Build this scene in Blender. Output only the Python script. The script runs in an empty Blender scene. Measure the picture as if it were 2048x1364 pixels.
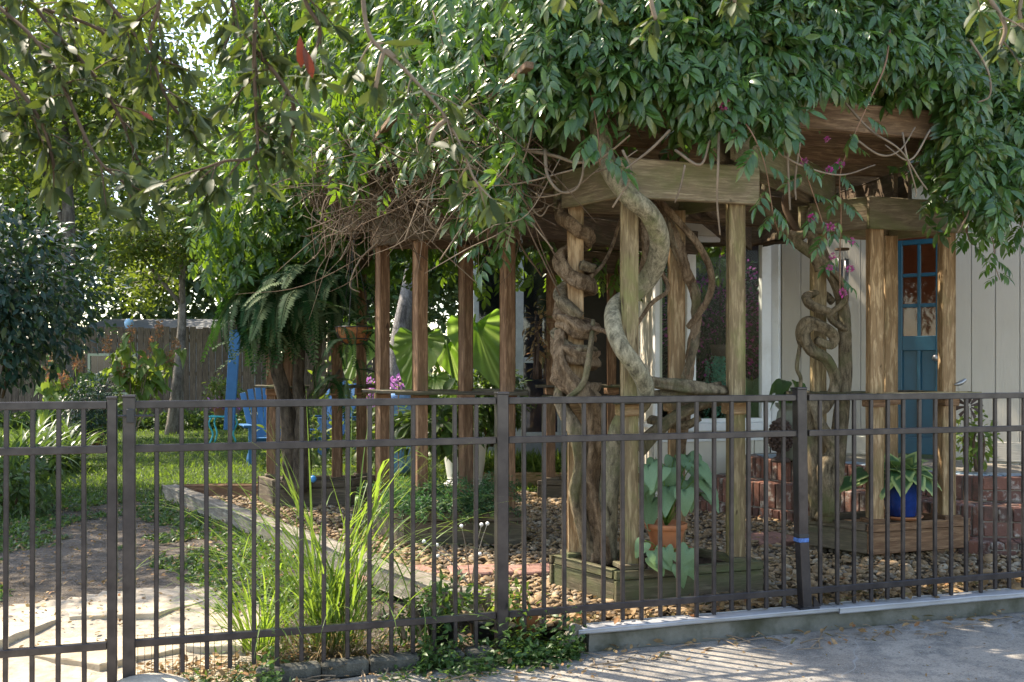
import bpy, bmesh, math, random
import numpy as np
from mathutils import Vector, Matrix

S = bpy.context.scene
COL = S.collection
R = random.Random(11)
rng = np.random.default_rng(11)

# ------------------------------------------------------------------ camera
F = 2000.0      # focal length in pixels of the 2048 wide photograph
VH = 735.0      # horizon row
H = 1.40        # eye height
cam = bpy.data.cameras.new('camera')
co = bpy.data.objects.new('camera', cam)
COL.objects.link(co)
co.location = (0, 0, H)
co.rotation_euler = (math.pi / 2, 0, 0)
cam.sensor_width = 36
cam.lens = 36 * F / 2048
cam.shift_y = (VH - 682) / 2048
cam.clip_start = 0.05
cam.clip_end = 600
cam.dof.use_dof = True
cam.dof.focus_distance = 7.0
cam.dof.aperture_fstop = 9.0
S.camera = co

# ------------------------------------------------------------------ light
SUN = Vector((-0.72, 0.42, 1.12)).normalized()
w = bpy.data.worlds.new("World")
S.world = w
w.use_nodes = True
nt = w.node_tree
nt.nodes.clear()
sky = nt.nodes.new('ShaderNodeTexSky')
sky.sky_type = 'NISHITA'
sky.sun_disc = False
sky.sun_elevation = math.asin(SUN.z)
sky.sun_rotation = math.atan2(SUN.x, SUN.y)
bg = nt.nodes.new('ShaderNodeBackground')
bg.inputs['Strength'].default_value = 0.14
wo = nt.nodes.new('ShaderNodeOutputWorld')
nt.links.new(sky.outputs[0], bg.inputs[0])
nt.links.new(bg.outputs[0], wo.inputs[0])
sl = bpy.data.lights.new('sun', 'SUN')
sl.energy = 2.75
sl.angle = math.radians(0.55)
sl.color = (1.0, 0.95, 0.86)
so = bpy.data.objects.new('sun', sl)
COL.objects.link(so)
so.rotation_euler = SUN.to_track_quat('Z', 'Y').to_euler()
S.view_settings.view_transform = 'Standard'
S.view_settings.look = 'None'
S.view_settings.gamma = 1
S.view_settings.exposure = 2.15
try:
    S.view_settings.use_curve_mapping = False
except Exception:
    pass
try:
    S.view_settings.use_white_balance = True
    S.view_settings.white_balance_temperature = 7450
    S.view_settings.white_balance_tint = 11
except Exception:
    pass
S.cycles.max_bounces = 10
S.cycles.diffuse_bounces = 3
S.cycles.transparent_max_bounces = 12
S.cycles.caustics_reflective = False
S.cycles.caustics_refractive = False
S.cycles.sample_clamp_indirect = 6

# ------------------------------------------------------------------ measuring
def P(u, v, Y):
    return Vector(((u - 1024) / F * Y, Y, H - (v - VH) / F * Y))
def XY(u, Y):
    return (u - 1024) / F * Y
def Zv(v, Y):
    return H - (v - VH) / F * Y

# ------------------------------------------------------------------ objects
WM = {}
def link(o, parent=None, M=None):
    COL.objects.link(o)
    M = M if M is not None else Matrix()
    WM[o.name] = M
    if parent is not None:
        o.parent = parent
        o.matrix_parent_inverse = WM[parent.name].inverted()
    o.matrix_basis = M
    return o

def tag(o, label=None, cat=None, group=None, kind=None):
    if label: o['label'] = label
    if cat: o['category'] = cat
    if group: o['group'] = group
    if kind: o['kind'] = kind
    return o

def thing(name, label, cat, loc=(0, 0, 0), group=None):
    o = bpy.data.objects.new(name, None)
    o.empty_display_size = 0.1
    link(o, None, Matrix.Translation(Vector(loc)))
    return tag(o, label, cat, group)

def mesh_from(name, V, Fc, mat=None, smooth=False):
    me = bpy.data.meshes.new(name)
    if isinstance(Fc, np.ndarray):
        V = np.asarray(V, dtype=np.float32)
        n, k = Fc.shape
        me.vertices.add(len(V)); me.vertices.foreach_set('co', V.ravel())
        me.loops.add(n * k); me.loops.foreach_set('vertex_index', Fc.astype(np.int32).ravel())
        me.polygons.add(n)
        me.polygons.foreach_set('loop_start', np.arange(0, n * k, k, dtype=np.int32))
        me.polygons.foreach_set('loop_total', np.full(n, k, dtype=np.int32))
        me.update(calc_edges=True)
    else:
        me.from_pydata([tuple(v) for v in V], [], Fc)
        me.update()
    if smooth:
        me.polygons.foreach_set('use_smooth', np.ones(len(me.polygons), dtype=bool))
    if mat: me.materials.append(mat)
    return me

def obj(name, me, parent=None, M=None, **kw):
    o = bpy.data.objects.new(name, me)
    link(o, parent, M)
    tag(o, **kw)
    return o

class MB:
    """collects geometry for one mesh"""
    def __init__(s): s.v = []; s.f = []
    def add(s, V, Fc):
        n = len(s.v)
        s.v += [tuple(v) for v in V]
        s.f += [[i + n for i in f] for f in Fc]
        return s
    def box(s, c, d, M=None, ch=0):
        V, Fc = cbox(*d, ch)
        V = [Vector(v) for v in V]
        if M is not None: V = [M @ v for v in V]
        c = Vector(c)
        return s.add([v + c for v in V], Fc)
    def tube(s, pts, rad, n=8, res=4, **kw):
        return s.add(*tube(pts, rad, n, res, **kw))
    def lathe(s, prof, c, n=24):
        return s.add(*lathe(prof, c, n))
    def build(s, name, mat, parent=None, smooth=False, **kw):
        return obj(name, mesh_from(name, s.v, s.f, mat, smooth), parent, **kw)

def cbox(lx, ly, lz, ch=0.004):
    h = (lx / 2, ly / 2, lz / 2)
    if ch <= 0:
        V = [(x * h[0], y * h[1], z * h[2]) for x in (-1, 1) for y in (-1, 1) for z in (-1, 1)]
        return V, [(0, 1, 3, 2), (4, 6, 7, 5), (0, 4, 5, 1), (2, 3, 7, 6), (0, 2, 6, 4), (1, 5, 7, 3)]
    ch = min(ch, min(h) * 0.8)
    V = []; idx = {}
    for x in (-1, 1):
        for y in (-1, 1):
            for z in (-1, 1):
                s = (x, y, z)
                for a in range(3):
                    p = [s[i] * (h[i] - (0 if i == a else ch)) for i in range(3)]
                    idx[s, a] = len(V); V.append(tuple(p))
    Fc = []
    for a in range(3):
        b, c = (a + 1) % 3, (a + 2) % 3
        for sg in (-1, 1):
            q = []
            for tb, tc in ((-1, -1), (1, -1), (1, 1), (-1, 1)):
                s = [0, 0, 0]; s[a] = sg; s[b] = tb; s[c] = tc
                q.append(idx[tuple(s), a])
            Fc.append(q if sg > 0 else q[::-1])
        for tb in (-1, 1):
            for tc in (-1, 1):
                s0 = [0, 0, 0]; s0[a] = -1; s0[b] = tb; s0[c] = tc
                s1 = list(s0); s1[a] = 1
                q = [idx[tuple(s0), b], idx[tuple(s1), b], idx[tuple(s1), c], idx[tuple(s0), c]]
                Fc.append(q if tb * tc > 0 else q[::-1])
    for x in (-1, 1):
        for y in (-1, 1):
            for z in (-1, 1):
                q = [idx[(x, y, z), a] for a in range(3)]
                Fc.append(q if x * y * z > 0 else q[::-1])
    return V, Fc

def frame(p0, p1, up=(0, 0, 1)):
    x = (Vector(p1) - Vector(p0)).normalized()
    up = Vector(up)
    if abs(x.dot(up)) > 0.98: up = Vector((0.95, 0.31, 0))
    y = up.cross(x).normalized()
    z = x.cross(y)
    M = Matrix.Identity(4)
    for i, a in enumerate((x, y, z)):
        for j in range(3): M[j][i] = a[j]
    return M

def board(name, p0, p1, wd, th, mat, parent=None, up=(0, 0, 1), ch=0.005, wear=0.0, **kw):
    """a length of timber from p0 to p1: wd across, th along 'up'; its own x axis runs with the grain"""
    p0 = Vector(p0); p1 = Vector(p1)
    L = (p1 - p0).length
    M = frame(p0, p1, up)
    M.translation = (p0 + p1) / 2
    if wear > 0 and L > 0.5:
        n = max(3, int(L / 0.16))
        V = []; Fc = []
        for i in range(n + 1):
            x = -L / 2 + L * i / n
            ring = []
            for k, (a, b) in enumerate(((-1, -1), (1, -1), (1, 1), (-1, 1))):
                w1 = wear * R.uniform(-1, 1); w2 = wear * R.uniform(-1, 1)
                for t in (0, 1):
                    cy = ch if (t == 0) == (k % 2 == 0) else 0
                    cz = ch - cy
                    V.append((x, a * (wd / 2 - cy) + w1, b * (th / 2 - cz) + w2))
        for i in range(n):
            for k in range(8):
                a = i * 8 + k; b = i * 8 + (k + 1) % 8
                Fc.append((a, a + 8, b + 8, b))
        Fc.append(list(range(8))); Fc.append([n * 8 + k for k in range(8)][::-1])
        Fc = [f[::-1] for f in Fc]
    else:
        V, Fc = cbox(L, wd, th, ch)
    return obj(name, mesh_from(name, V, Fc, mat), parent, M, **kw)

def catmull(pts, res):
    pts = [Vector(p) for p in pts]
    if len(pts) < 3 or res <= 1: return pts
    out = []
    q = [pts[0] * 2 - pts[1]] + pts + [pts[-1] * 2 - pts[-2]]
    for i in range(1, len(q) - 2):
        p0, p1, p2, p3 = q[i - 1:i + 3]
        for k in range(res):
            t = k / res
            out.append(0.5 * ((2 * p1) + (-p0 + p2) * t + (2 * p0 - 5 * p1 + 4 * p2 - p3) * t * t + (-p0 + 3 * p1 - 3 * p2 + p3) * t ** 3))
    out.append(pts[-1])
    return out

def tube(pts, rad, n=8, res=4, ridge=0.0, ridges=3, twist=6.0, bump=0.0, cap=True, flat=1.0):
    P_ = catmull(pts, res)
    m = len(P_)
    if not hasattr(rad, '__len__'): rad = [rad] * len(pts)
    rr = np.interp(np.linspace(0, len(rad) - 1, m), range(len(rad)), rad)
    V = []; Fc = []
    T0 = (P_[1] - P_[0]).normalized()
    N = T0.orthogonal().normalized()
    s = 0
    ph = R.uniform(0, 6)
    for i in range(m):
        T = (P_[min(i + 1, m - 1)] - P_[max(i - 1, 0)])
        if T.length < 1e-9: T = T0.copy()
        T.normalize()
        N = (N - T * N.dot(T))
        if N.length < 1e-6: N = T.orthogonal()
        N.normalize()
        B = T.cross(N)
        if i: s += (P_[i] - P_[i - 1]).length
        for k in range(n):
            a = 2 * math.pi * k / n
            r = rr[i]
            if ridge: r *= 1 + ridge * math.cos(ridges * a + twist * s + ph) + ridge * 0.5 * math.cos(5 * a - twist * 1.7 * s)
            if ridge > 0.05: r *= 1 - ridge * 1.1 * (1 - abs(math.sin(3 * a + twist * 0.7 * s + ph))) ** 3 - ridge * 0.9 * (1 - abs(math.sin(5 * a - twist * 0.45 * s + 2 * ph))) ** 4
            if bump: r *= 1 + R.uniform(-bump, bump)
            V.append(P_[i] + N * (math.cos(a) * r) + B * (math.sin(a) * r * flat))
    for i in range(m - 1):
        for k in range(n):
            a = i * n + k; b = i * n + (k + 1) % n
            Fc.append((a, b, b + n, a + n))
    if cap:
        Fc.append([k for k in range(n)][::-1]); Fc.append([(m - 1) * n + k for k in range(n)])
    return V, Fc

def lathe(prof, c, n=24, wob=0):
    V = []; Fc = []
    for (r, z) in prof:
        for k in range(n):
            a = 2 * math.pi * k / n
            rr = r * (1 + wob * math.sin(8 * a))
            V.append((c[0] + rr * math.cos(a), c[1] + rr * math.sin(a), c[2] + z))
    for i in range(len(prof) - 1):
        for k in range(n):
            a = i * n + k; b = i * n + (k + 1) % n
            Fc.append((a, b, b + n, a + n))
    return V, Fc

# ------------------------------------------------------------------ materials
class NT:
    def __init__(s, name):
        s.m = bpy.data.materials.new(name)
        s.m.use_nodes = True
        s.t = s.m.node_tree
        s.t.nodes.clear()
        s.out = s.n('OutputMaterial')
    def n(s, typ, ins=None, **kw):
        x = s.t.nodes.new('ShaderNode' + typ)
        for k, v in kw.items(): setattr(x, k, v)
        for k, v in (ins or {}).items(): s.set(x, k, v)
        return x
    def set(s, x, k, v):
        i = x.inputs[k]
        if isinstance(v, bpy.types.NodeSocket): s.t.links.new(v, i)
        elif isinstance(v, bpy.types.Node): s.t.links.new(v.outputs[0], i)
        else:
            if isinstance(v, tuple) and len(v) == 3 and i.type == 'RGBA': v = (*v, 1)
            i.default_value = v
    def coord(s, kind='Object', scale=(1, 1, 1), rnd=False):
        tc = s.n('TexCoord')
        mp = s.n('Mapping', {'Vector': tc.outputs[kind], 'Scale': scale})
        if rnd:
            oi = s.n('ObjectInfo')
            ml = s.n('Math', {0: oi.outputs['Random'], 1: 37.0}, operation='MULTIPLY')
            cx = s.n('CombineXYZ', {0: ml, 1: ml, 2: ml})
            s.set(mp, 'Location', cx.outputs[0])
        return mp.outputs[0]
    def noise(s, vec, scale=5, detail=4, rough=0.6, dist=0):
        return s.n('TexNoise', {'Vector': vec, 'Scale': scale, 'Detail': detail, 'Roughness': rough, 'Distortion': dist}).outputs[0]
    def ramp(s, fac, stops):
        x = s.n('ValToRGB', {0: fac})
        e = x.color_ramp.elements
        while len(e) > 1: e.remove(e[-1])
        for i, (p, c) in enumerate(stops):
            q = e[0] if i == 0 else e.new(p)
            q.position = p
            q.color = (*c, 1) if len(c) == 3 else c
        return x.outputs[0]
    def fac(s, x, lo, hi):
        return s.n('MapRange', {0: x, 1: lo, 2: hi}).outputs[0]
    def mix(s, f, a, b, mode='MIX'):
        x = s.n('MixRGB', {0: f, 1: a, 2: b}, blend_type=mode)
        return x.outputs[0]
    def bump(s, h, strength=0.3, dist=0.01):
        return s.n('Bump', {'Height': h, 'Strength': strength, 'Distance': dist}).outputs[0]
    def pbr(s, col, rough=0.6, normal=None, spec=0.4, metal=0, **kw):
        b = s.n('BsdfPrincipled', {'Base Color': col, 'Roughness': rough, 'Specular IOR Level': spec, 'Metallic': metal, **kw})
        if normal is not None: s.set(b, 'Normal', normal)
        return b
    def done(s, sh):
        s.set(s.out, 'Surface', sh)
        return s.m

def wood(name, c0, c1, green=0.35, gcol=(0.075, 0.085, 0.03), rough=0.8, grain=1.0, dark=None):
    t = NT(name)
    v = t.coord('Object', (2.0, 13 * grain, 13 * grain), rnd=True)
    n1 = t.noise(v, 3.0, 6, 0.65, 0.6)
    v2 = t.coord('Object', (2.0, 110, 110), rnd=True)
    n2 = t.noise(v2, 2.0, 3, 0.7)
    col = t.ramp(n1, [(0.25, tuple(x * 0.75 for x in c0)), (0.48, c0), (0.62, c1), (0.8, tuple(x * 1.12 for x in c1))])
    col = t.mix(t.fac(n2, 0.30, 0.62), t.mix(0.7, col, tuple(x * 0.4 for x in c0)), col)
    oi = t.n('ObjectInfo')
    hs = t.n('HueSaturation', {'Color': col, 'Value': t.fac(oi.outputs['Random'], -0.6, 1.5), 'Saturation': 0.95})
    t.set(hs, 'Value', t.n('MapRange', {0: oi.outputs['Random'], 3: 0.8, 4: 1.18}).outputs[0])
    col = hs.outputs[0]
    gv = t.coord('Object', (1.3, 2.6, 2.6), rnd=True)
    g = t.noise(gv, 1.6, 5, 0.65, 0.3)
    col = t.mix(t.n('Math', {0: t.fac(g, 0.62 - green * 0.5, 0.86 - green * 0.5), 1: min(0.95, 0.55 + green)}, operation='MULTIPLY').outputs[0], col, gcol)
    # small dark cracks and knots
    k = t.noise(t.coord('Object', (2.2, 9, 9), rnd=True), 2.2, 2, 0.5, 1.2)
    col = t.mix(t.fac(k, 0.70, 0.78), col, tuple(x * 0.3 for x in c0))
    h = t.n('Math', {0: n1, 1: n2}, operation='ADD').outputs[0]
    return t.done(t.pbr(col, rough, t.bump(h, 0.55, 0.006), 0.25))

def leafmat(name, cols, tcol, trans=0.4, rough=0.42, spec=0.5, rim=None, vein=None):
    t = NT(name)
    g = t.n('NewGeometry')
    rnd = g.outputs['Random Per Island']
    n = len(cols)
    col = t.ramp(rnd, [(i / max(1, n - 1), c) for i, c in enumerate(cols)])
    if rim is not None:
        at = t.n('Attribute', attribute_name='rim')
        nn = t.noise(t.coord('Object', (1, 1, 1)), 60, 3, 0.6)
        e = t.n('Math', {0: at.outputs['Fac'], 1: t.fac(nn, -1.8, 2.5)}, operation='ADD').outputs[0]
        col = t.mix(t.fac(e, rim[1], rim[1] + 0.12), col, rim[0])
    mo = t.noise(t.coord('Object'), 38, 4, 0.65)
    col = t.mix(t.fac(mo, 0.32, 0.68), t.mix(0.45, col, (0.012, 0.018, 0.006)), t.n('HueSaturation', {'Color': col, 'Value': 1.18}).outputs[0])
    bk = t.mix(g.outputs['Backfacing'], col, t.mix(0.5, col, (0.16, 0.2, 0.10)))
    p = t.pbr(bk, rough, None, spec)
    tr = t.n('BsdfTranslucent', {'Color': t.mix(0.6, col, tcol)})
    # translucent colour is brighter than the reflecting one
    t.set(tr, 'Color', t.mix(t.n('MapRange', {0: rnd, 3: 0.0, 4: 0.35}).outputs[0], tcol, col))
    if vein is not None:
        av = t.n('Attribute', attribute_name='vein').outputs['Fac']
        nn = t.noise(t.coord('Object', (1, 1, 1)), 7, 3)
        t.set(tr, 'Color', t.mix(av, t.mix(t.fac(nn, .3, .7), tuple(x * .55 for x in tcol), tuple(x * .85 for x in tcol)), vein))
    mx = t.n('MixShader', {0: trans, 1: p.outputs[0], 2: tr.outputs[0]})
    return t.done(mx.outputs[0])

def plain(name, c, rough=0.6, spec=0.4, var=0.15, scale=12, bump=0.0, metal=0, dirt=None, **kw):
    t = NT(name)
    v = t.coord('Object', (1, 1, 1))
    n1 = t.noise(v, scale, 5, 0.65)
    col = t.mix(t.fac(n1, 0.3, 0.7), tuple(x * (1 - var) for x in c), tuple(x * (1 + var) for x in c))
    if dirt is not None:
        n2 = t.noise(v, scale * 0.25, 5, 0.7)
        col = t.mix(t.fac(n2, 0.48, 0.72), col, dirt)
    nm = t.bump(t.noise(v, scale * 6, 3), bump, 0.01) if bump else None
    return t.done(t.pbr(col, rough, nm, spec, metal, **kw))

def bark(name, c0, c1, scale=14, lichen=None, bump=0.8):
    t = NT(name)
    v = t.coord('Object', (1, 1, 0.35))
    n1 = t.noise(v, scale, 7, 0.7, 0.5)
    w1 = t.noise(t.coord('Object', (1, 1, 0.8)), scale * 5, 4, 0.7)
    col = t.ramp(n1, [(0.30, tuple(x * 0.25 for x in c0)), (0.43, c0), (0.60, c1), (0.75, tuple(x * 1.3 for x in c1))])
    col = t.mix(t.fac(w1, 0.35, 0.65), t.mix(0.4, col, (0.02, 0.017, 0.012)), col)
    if lichen:
        l = t.noise(t.coord('Object'), 3.2, 5, 0.7)
        col = t.mix(t.fac(l, 0.5, 0.68), col, lichen)
    h = t.n('Math', {0: n1, 1: w1}, operation='ADD').outputs[0]
    return t.done(t.pbr(col, 0.85, t.bump(h, bump, 0.03), 0.25))

M_ = {}
M_['post'] = wood('weathered_cedar', (0.34, 0.205, 0.095), (0.60, 0.405, 0.215), 0.18, (0.15,0.14,0.05))
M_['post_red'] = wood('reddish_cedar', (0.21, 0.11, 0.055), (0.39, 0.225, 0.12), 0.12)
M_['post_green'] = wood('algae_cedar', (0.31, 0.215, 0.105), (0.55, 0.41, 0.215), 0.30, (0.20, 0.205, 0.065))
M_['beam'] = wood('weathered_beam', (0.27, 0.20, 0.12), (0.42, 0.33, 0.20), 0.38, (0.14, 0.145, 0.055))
M_['beam_dark'] = wood('dark_old_beam', (0.13, 0.085, 0.05), (0.22, 0.15, 0.09), 0.3, (0.07, 0.07, 0.035))  # darker brown boards for the back columns, inner beams and rear rafters
M_['rafter'] = wood('brown_rafter', (0.17, 0.10, 0.055), (0.29, 0.18, 0.10), 0.12)
M_['box_green'] = wood('mossy_planter_board', (0.12, 0.09, 0.055), (0.22, 0.175, 0.11), 0.45, (0.095, 0.105, 0.045))
M_['box_grey'] = wood('grey_planter_board', (0.12, 0.09, 0.06), (0.2, 0.155, 0.1), 0.30, (0.06, 0.062, 0.03))
M_['box_warm'] = wood('warm_planter_board', (0.19, 0.095, 0.045), (0.30, 0.17, 0.085), 0.10)
M_['timber'] = wood('silvered_timber', (0.19, 0.165, 0.13), (0.34, 0.305, 0.25), 0.2, (0.09, 0.085, 0.05))
M_['fence_board'] = wood('old_fence_board', (0.12, 0.085, 0.06), (0.21, 0.155, 0.11), 0.18, (0.06, 0.05, 0.035))
M_['shelf'] = wood('dark_shelf_board', (0.085, 0.07, 0.05), (0.15, 0.125, 0.09), 0.35, (0.075, 0.08, 0.03))
M_['vine_brown'] = bark('brown_vine_bark', (0.25, 0.155, 0.085), (0.56, 0.385, 0.235), 27, None, 1.0)
M_['vine_shaded'] = bark('shaded_vine_bark', (0.07, 0.052, 0.036), (0.15, 0.115, 0.08), 22)  # darker bark copy, with the shade at the far left posts in its colour
M_['vine_grey'] = bark('grey_green_vine_bark', (0.21, 0.18, 0.115), (0.42, 0.36, 0.235), 36, (0.19, 0.20, 0.08), 0.4)
M_['vine_olive'] = bark('olive_vine_bark', (0.15, 0.11, 0.065), (0.34, 0.26, 0.16), 30, (0.12, 0.12, 0.05), 0.6)
M_['bark'] = bark('tree_bark', (0.14, 0.115, 0.095), (0.28, 0.24, 0.2), 7)
M_['twig'] = plain('dry_twig', (0.21, 0.155, 0.105), 0.85, 0.2, 0.4, 6)
M_['twig_dark'] = plain('dark_twig', (0.10, 0.065, 0.04), 0.85, 0.2, 0.35, 6)
M_['stem_red'] = plain('reddish_stem', (0.22, 0.12, 0.07), 0.7, 0.3, 0.3, 5)
M_['metal'] = plain('bronze_powder_coat', (0.038, 0.034, 0.037), 0.28, 0.6, 0.35, 9, 0.06, 0.5, (0.068, 0.06, 0.058))
M_['steel'] = plain('dull_steel', (0.32, 0.32, 0.32), 0.4, 0.5, 0.15, 20, 0, 0.9)
M_['black_metal'] = plain('black_iron', (0.02, 0.02, 0.02), 0.5, 0.5)
M_['rust'] = plain('rusty_iron', (0.07, 0.045, 0.035), 0.8, 0.3, 0.4, 20)
M_['white'] = plain('white_paint', (0.78, 0.78, 0.76), 0.5, 0.4, 0.04, 8, 0.0, 0, (0.6, 0.58, 0.53))
M_['cream'] = plain('cream_paint', (0.72, 0.64, 0.5), 0.6, 0.35, 0.06, 8)
M_['blue_door'] = plain('teal_blue_paint', (0.003, 0.07, 0.112), 0.38, 0.5, 0.1, 6)
M_['blue_chair'] = plain('sky_blue_paint', (0.032, 0.14, 0.30), 0.55, 0.4, 0.12, 10)
M_['turq'] = plain('turquoise_paint', (0.03, 0.42, 0.47), 0.5, 0.4, 0.1, 10)
M_['cobalt'] = plain('cobalt_glaze', (0.008, 0.035, 0.17), 0.14, 0.7, 0.45, 7)
M_['terra'] = plain('terracotta', (0.42, 0.16, 0.07), 0.75, 0.3, 0.18, 9, 0.15, 0, (0.36, 0.22, 0.13))
M_['coir'] = plain('coir_liner', (0.30, 0.12, 0.045), 0.9, 0.2, 0.4, 40, 0.6)
M_['urn'] = plain('grey_green_glaze', (0.17, 0.18, 0.13), 0.45, 0.5, 0.25, 8, 0.1, 0, (0.09, 0.09, 0.06))
M_['pot_white'] = plain('white_ceramic', (0.66, 0.64, 0.58), 0.4, 0.5, 0.06, 8, 0.0, 0, (0.5, 0.47, 0.4))
M_['blue_ceramic'] = plain('pale_blue_ceramic', (0.13, 0.28, 0.5), 0.25, 0.6, 0.5, 18)
M_['soil'] = plain('potting_soil', (0.045, 0.032, 0.022), 0.95, 0.1, 0.4, 30, 0.8)
M_['red_fill'] = plain('deep_red_paint', (0.35, 0.03, 0.025), 0.5)
# ================================================================== ground
FA = Vector((-1.793, 4.676, 0)); FD = Vector((0.9527, 0.3040, 0)); FN = Vector((-0.3040, 0.9527, 0))
def FL(u, off=0.0, z=0.0):
    """a point of the metal fence line, off metres behind it"""
    Y = 2600.0 / (576 - 0.0787 * u)
    p = Vector(((u - 1024) / F * Y, Y, z))
    return p + FN * off
def sd(x, y):
    return ((x - FA.x) * FD.x + (y - FA.y) * FD.y, (x - FA.x) * FN.x + (y - FA.y) * FN.y)
def hground(x, y):
    s, d = sd(x, y)
    t = np.clip((d - 0.02) / 1.9, 0, 1)
    h = -0.125 + 0.125 * t * t * (3 - 2 * t)
    return h
def smoothn(x, y, k=1.0, seed=0):
    """cheap value noise made of sines"""
    a = np.sin(x * 1.7 * k + 1.3 + seed) * np.cos(y * 2.1 * k - 0.7 + seed)
    b = np.sin(x * 3.9 * k - y * 2.7 * k + seed * 2) * 0.5
    c = np.sin(x * 7.3 * k + y * 6.1 * k + 2 + seed) * 0.3
    return (a + b + c) / 1.8

def build_ground():
    xs = np.unique(np.concatenate([np.arange(-150, -9, 12), np.arange(-9, 6, 0.13), np.arange(6, 160, 12)]))
    ys = np.unique(np.concatenate([np.arange(-40, 3.5, 4), np.arange(3.5, 12, 0.13), np.arange(12, 26, 1.0), np.arange(26, 220, 14)]))
    X, Yg = np.meshgrid(xs, ys)
    Z = hground(X, Yg) + 0.012 * smoothn(X, Yg, 1.4) + 0.006 * smoothn(X, Yg, 5.0, 3)
    Z -= 0.012
    V = np.stack([X.ravel(), Yg.ravel(), Z.ravel()], 1)
    nx = len(xs)
    i, j = np.meshgrid(np.arange(nx - 1), np.arange(len(ys) - 1))
    a = (j * nx + i).ravel()
    Fc = np.stack([a, a + 1, a + 1 + nx, a + nx], 1)
    t = NT('yard_soil')
    v = t.coord('Object')
    n = t.noise(v, 1.3, 6, 0.65)
    f = t.noise(v, 34, 4, 0.7)
    col = t.mix(t.fac(n, 0.35, 0.65), (0.20, 0.175, 0.15), (0.135, 0.112, 0.09))
    col = t.mix(t.fac(f, 0.50, 0.66), col, (0.085, 0.065, 0.045))
    f2 = t.noise(v, 55, 2, 0.6)
    col = t.mix(t.fac(f2, 0.64, 0.70), col, (0.30, 0.24, 0.17))
    sx = t.n('SeparateXYZ', {0: v})
    ly = t.n('Math', {0: sx.outputs[1], 1: t.fac(n, -0.6, 1.6)}, operation='ADD').outputs[0]
    col = t.mix(t.fac(ly, 10.9, 11.7), col, t.mix(t.fac(f, 0.4, 0.6), (0.045, 0.075, 0.02), (0.07, 0.10, 0.03)))
    f3 = t.noise(v, 130, 3, 0.7)
    col = t.mix(t.fac(f3, 0.55, 0.68), col, (0.06, 0.048, 0.036))
    h = t.n('Math', {0: t.n('Math', {0: f, 1: f2}, operation='ADD').outputs[0], 1: f3}, operation='ADD').outputs[0]
    m = t.done(t.pbr(col, 0.95, t.bump(h, 0.9, 0.03), 0.15))
    return obj('ground', mesh_from('ground', V, Fc, m, True), kind='structure')
build_ground()

# ------------------------------------------------------------------ driveway
def poly_sheet(name, pts, z, mat, step=None, **kw):
    bm = bmesh.new()
    vs = [bm.verts.new((p[0], p[1], z)) for p in pts]
    bm.faces.new(vs)
    bmesh.ops.triangulate(bm, faces=bm.faces[:])
    me = bpy.data.meshes.new(name); bm.to_mesh(me); bm.free()
    for p in me.polygons: pass
    me.materials.append(mat)
    return obj(name, me, **kw)
def concrete():
    t = NT('driveway_concrete')
    v = t.coord('Object')
    a = t.noise(v, 0.9, 6, 0.7, 0.6)
    b = t.noise(v, 70, 3, 0.7)
    c = t.noise(v, 5, 5, 0.7)
    col = t.mix(t.fac(a, 0.36, 0.62), (0.215, 0.188, 0.155), (0.325, 0.293, 0.248))
    col = t.mix(t.fac(c, 0.46, 0.66), col, (0.13, 0.125, 0.115))
    col = t.mix(t.fac(b, 0.50, 0.62), col, t.mix(0.5, col, (0.09, 0.085, 0.08)))
    sp = t.noise(v, 190, 2, 0.6)
    col = t.mix(t.fac(sp, 0.60, 0.68), col, (0.38, 0.37, 0.35))
    col = t.mix(t.fac(t.noise(v, 24, 3, 0.7), 0.63, 0.70), col, (0.085, 0.08, 0.07))
    vo = t.n('TexVoronoi', {'Vector': t.n('VectorMath', {0: v, 1: t.n('TexNoise', {'Vector': v, 'Scale': 1.5}).outputs[1]}).outputs[0], 'Scale': 0.85}, feature='DISTANCE_TO_EDGE')
    col = t.mix(t.fac(vo.outputs[0], 0.006, 0.0), col, (0.27, 0.27, 0.26))
    return t.done(t.pbr(col, 0.9, t.bump(t.n('Math', {0: b, 1: c}, operation='ADD').outputs[0], 0.35, 0.006), 0.25))
M_['concrete'] = concrete()
dp = [FL(560, -0.16), FL(760, -0.07), FL(1000, -0.06), FL(1160, -0.05), FL(1600, -0.05), FL(2500, -0.05)]
dp = [(p.x, p.y) for p in dp] + [(14, 3), (9, -8), (-4.0, -8), (-1.9, 2.0), (-1.45, 3.6), (-1.15, 4.3)]
poly_sheet('driveway', dp, -0.118, M_['concrete'], kind='structure')

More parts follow.
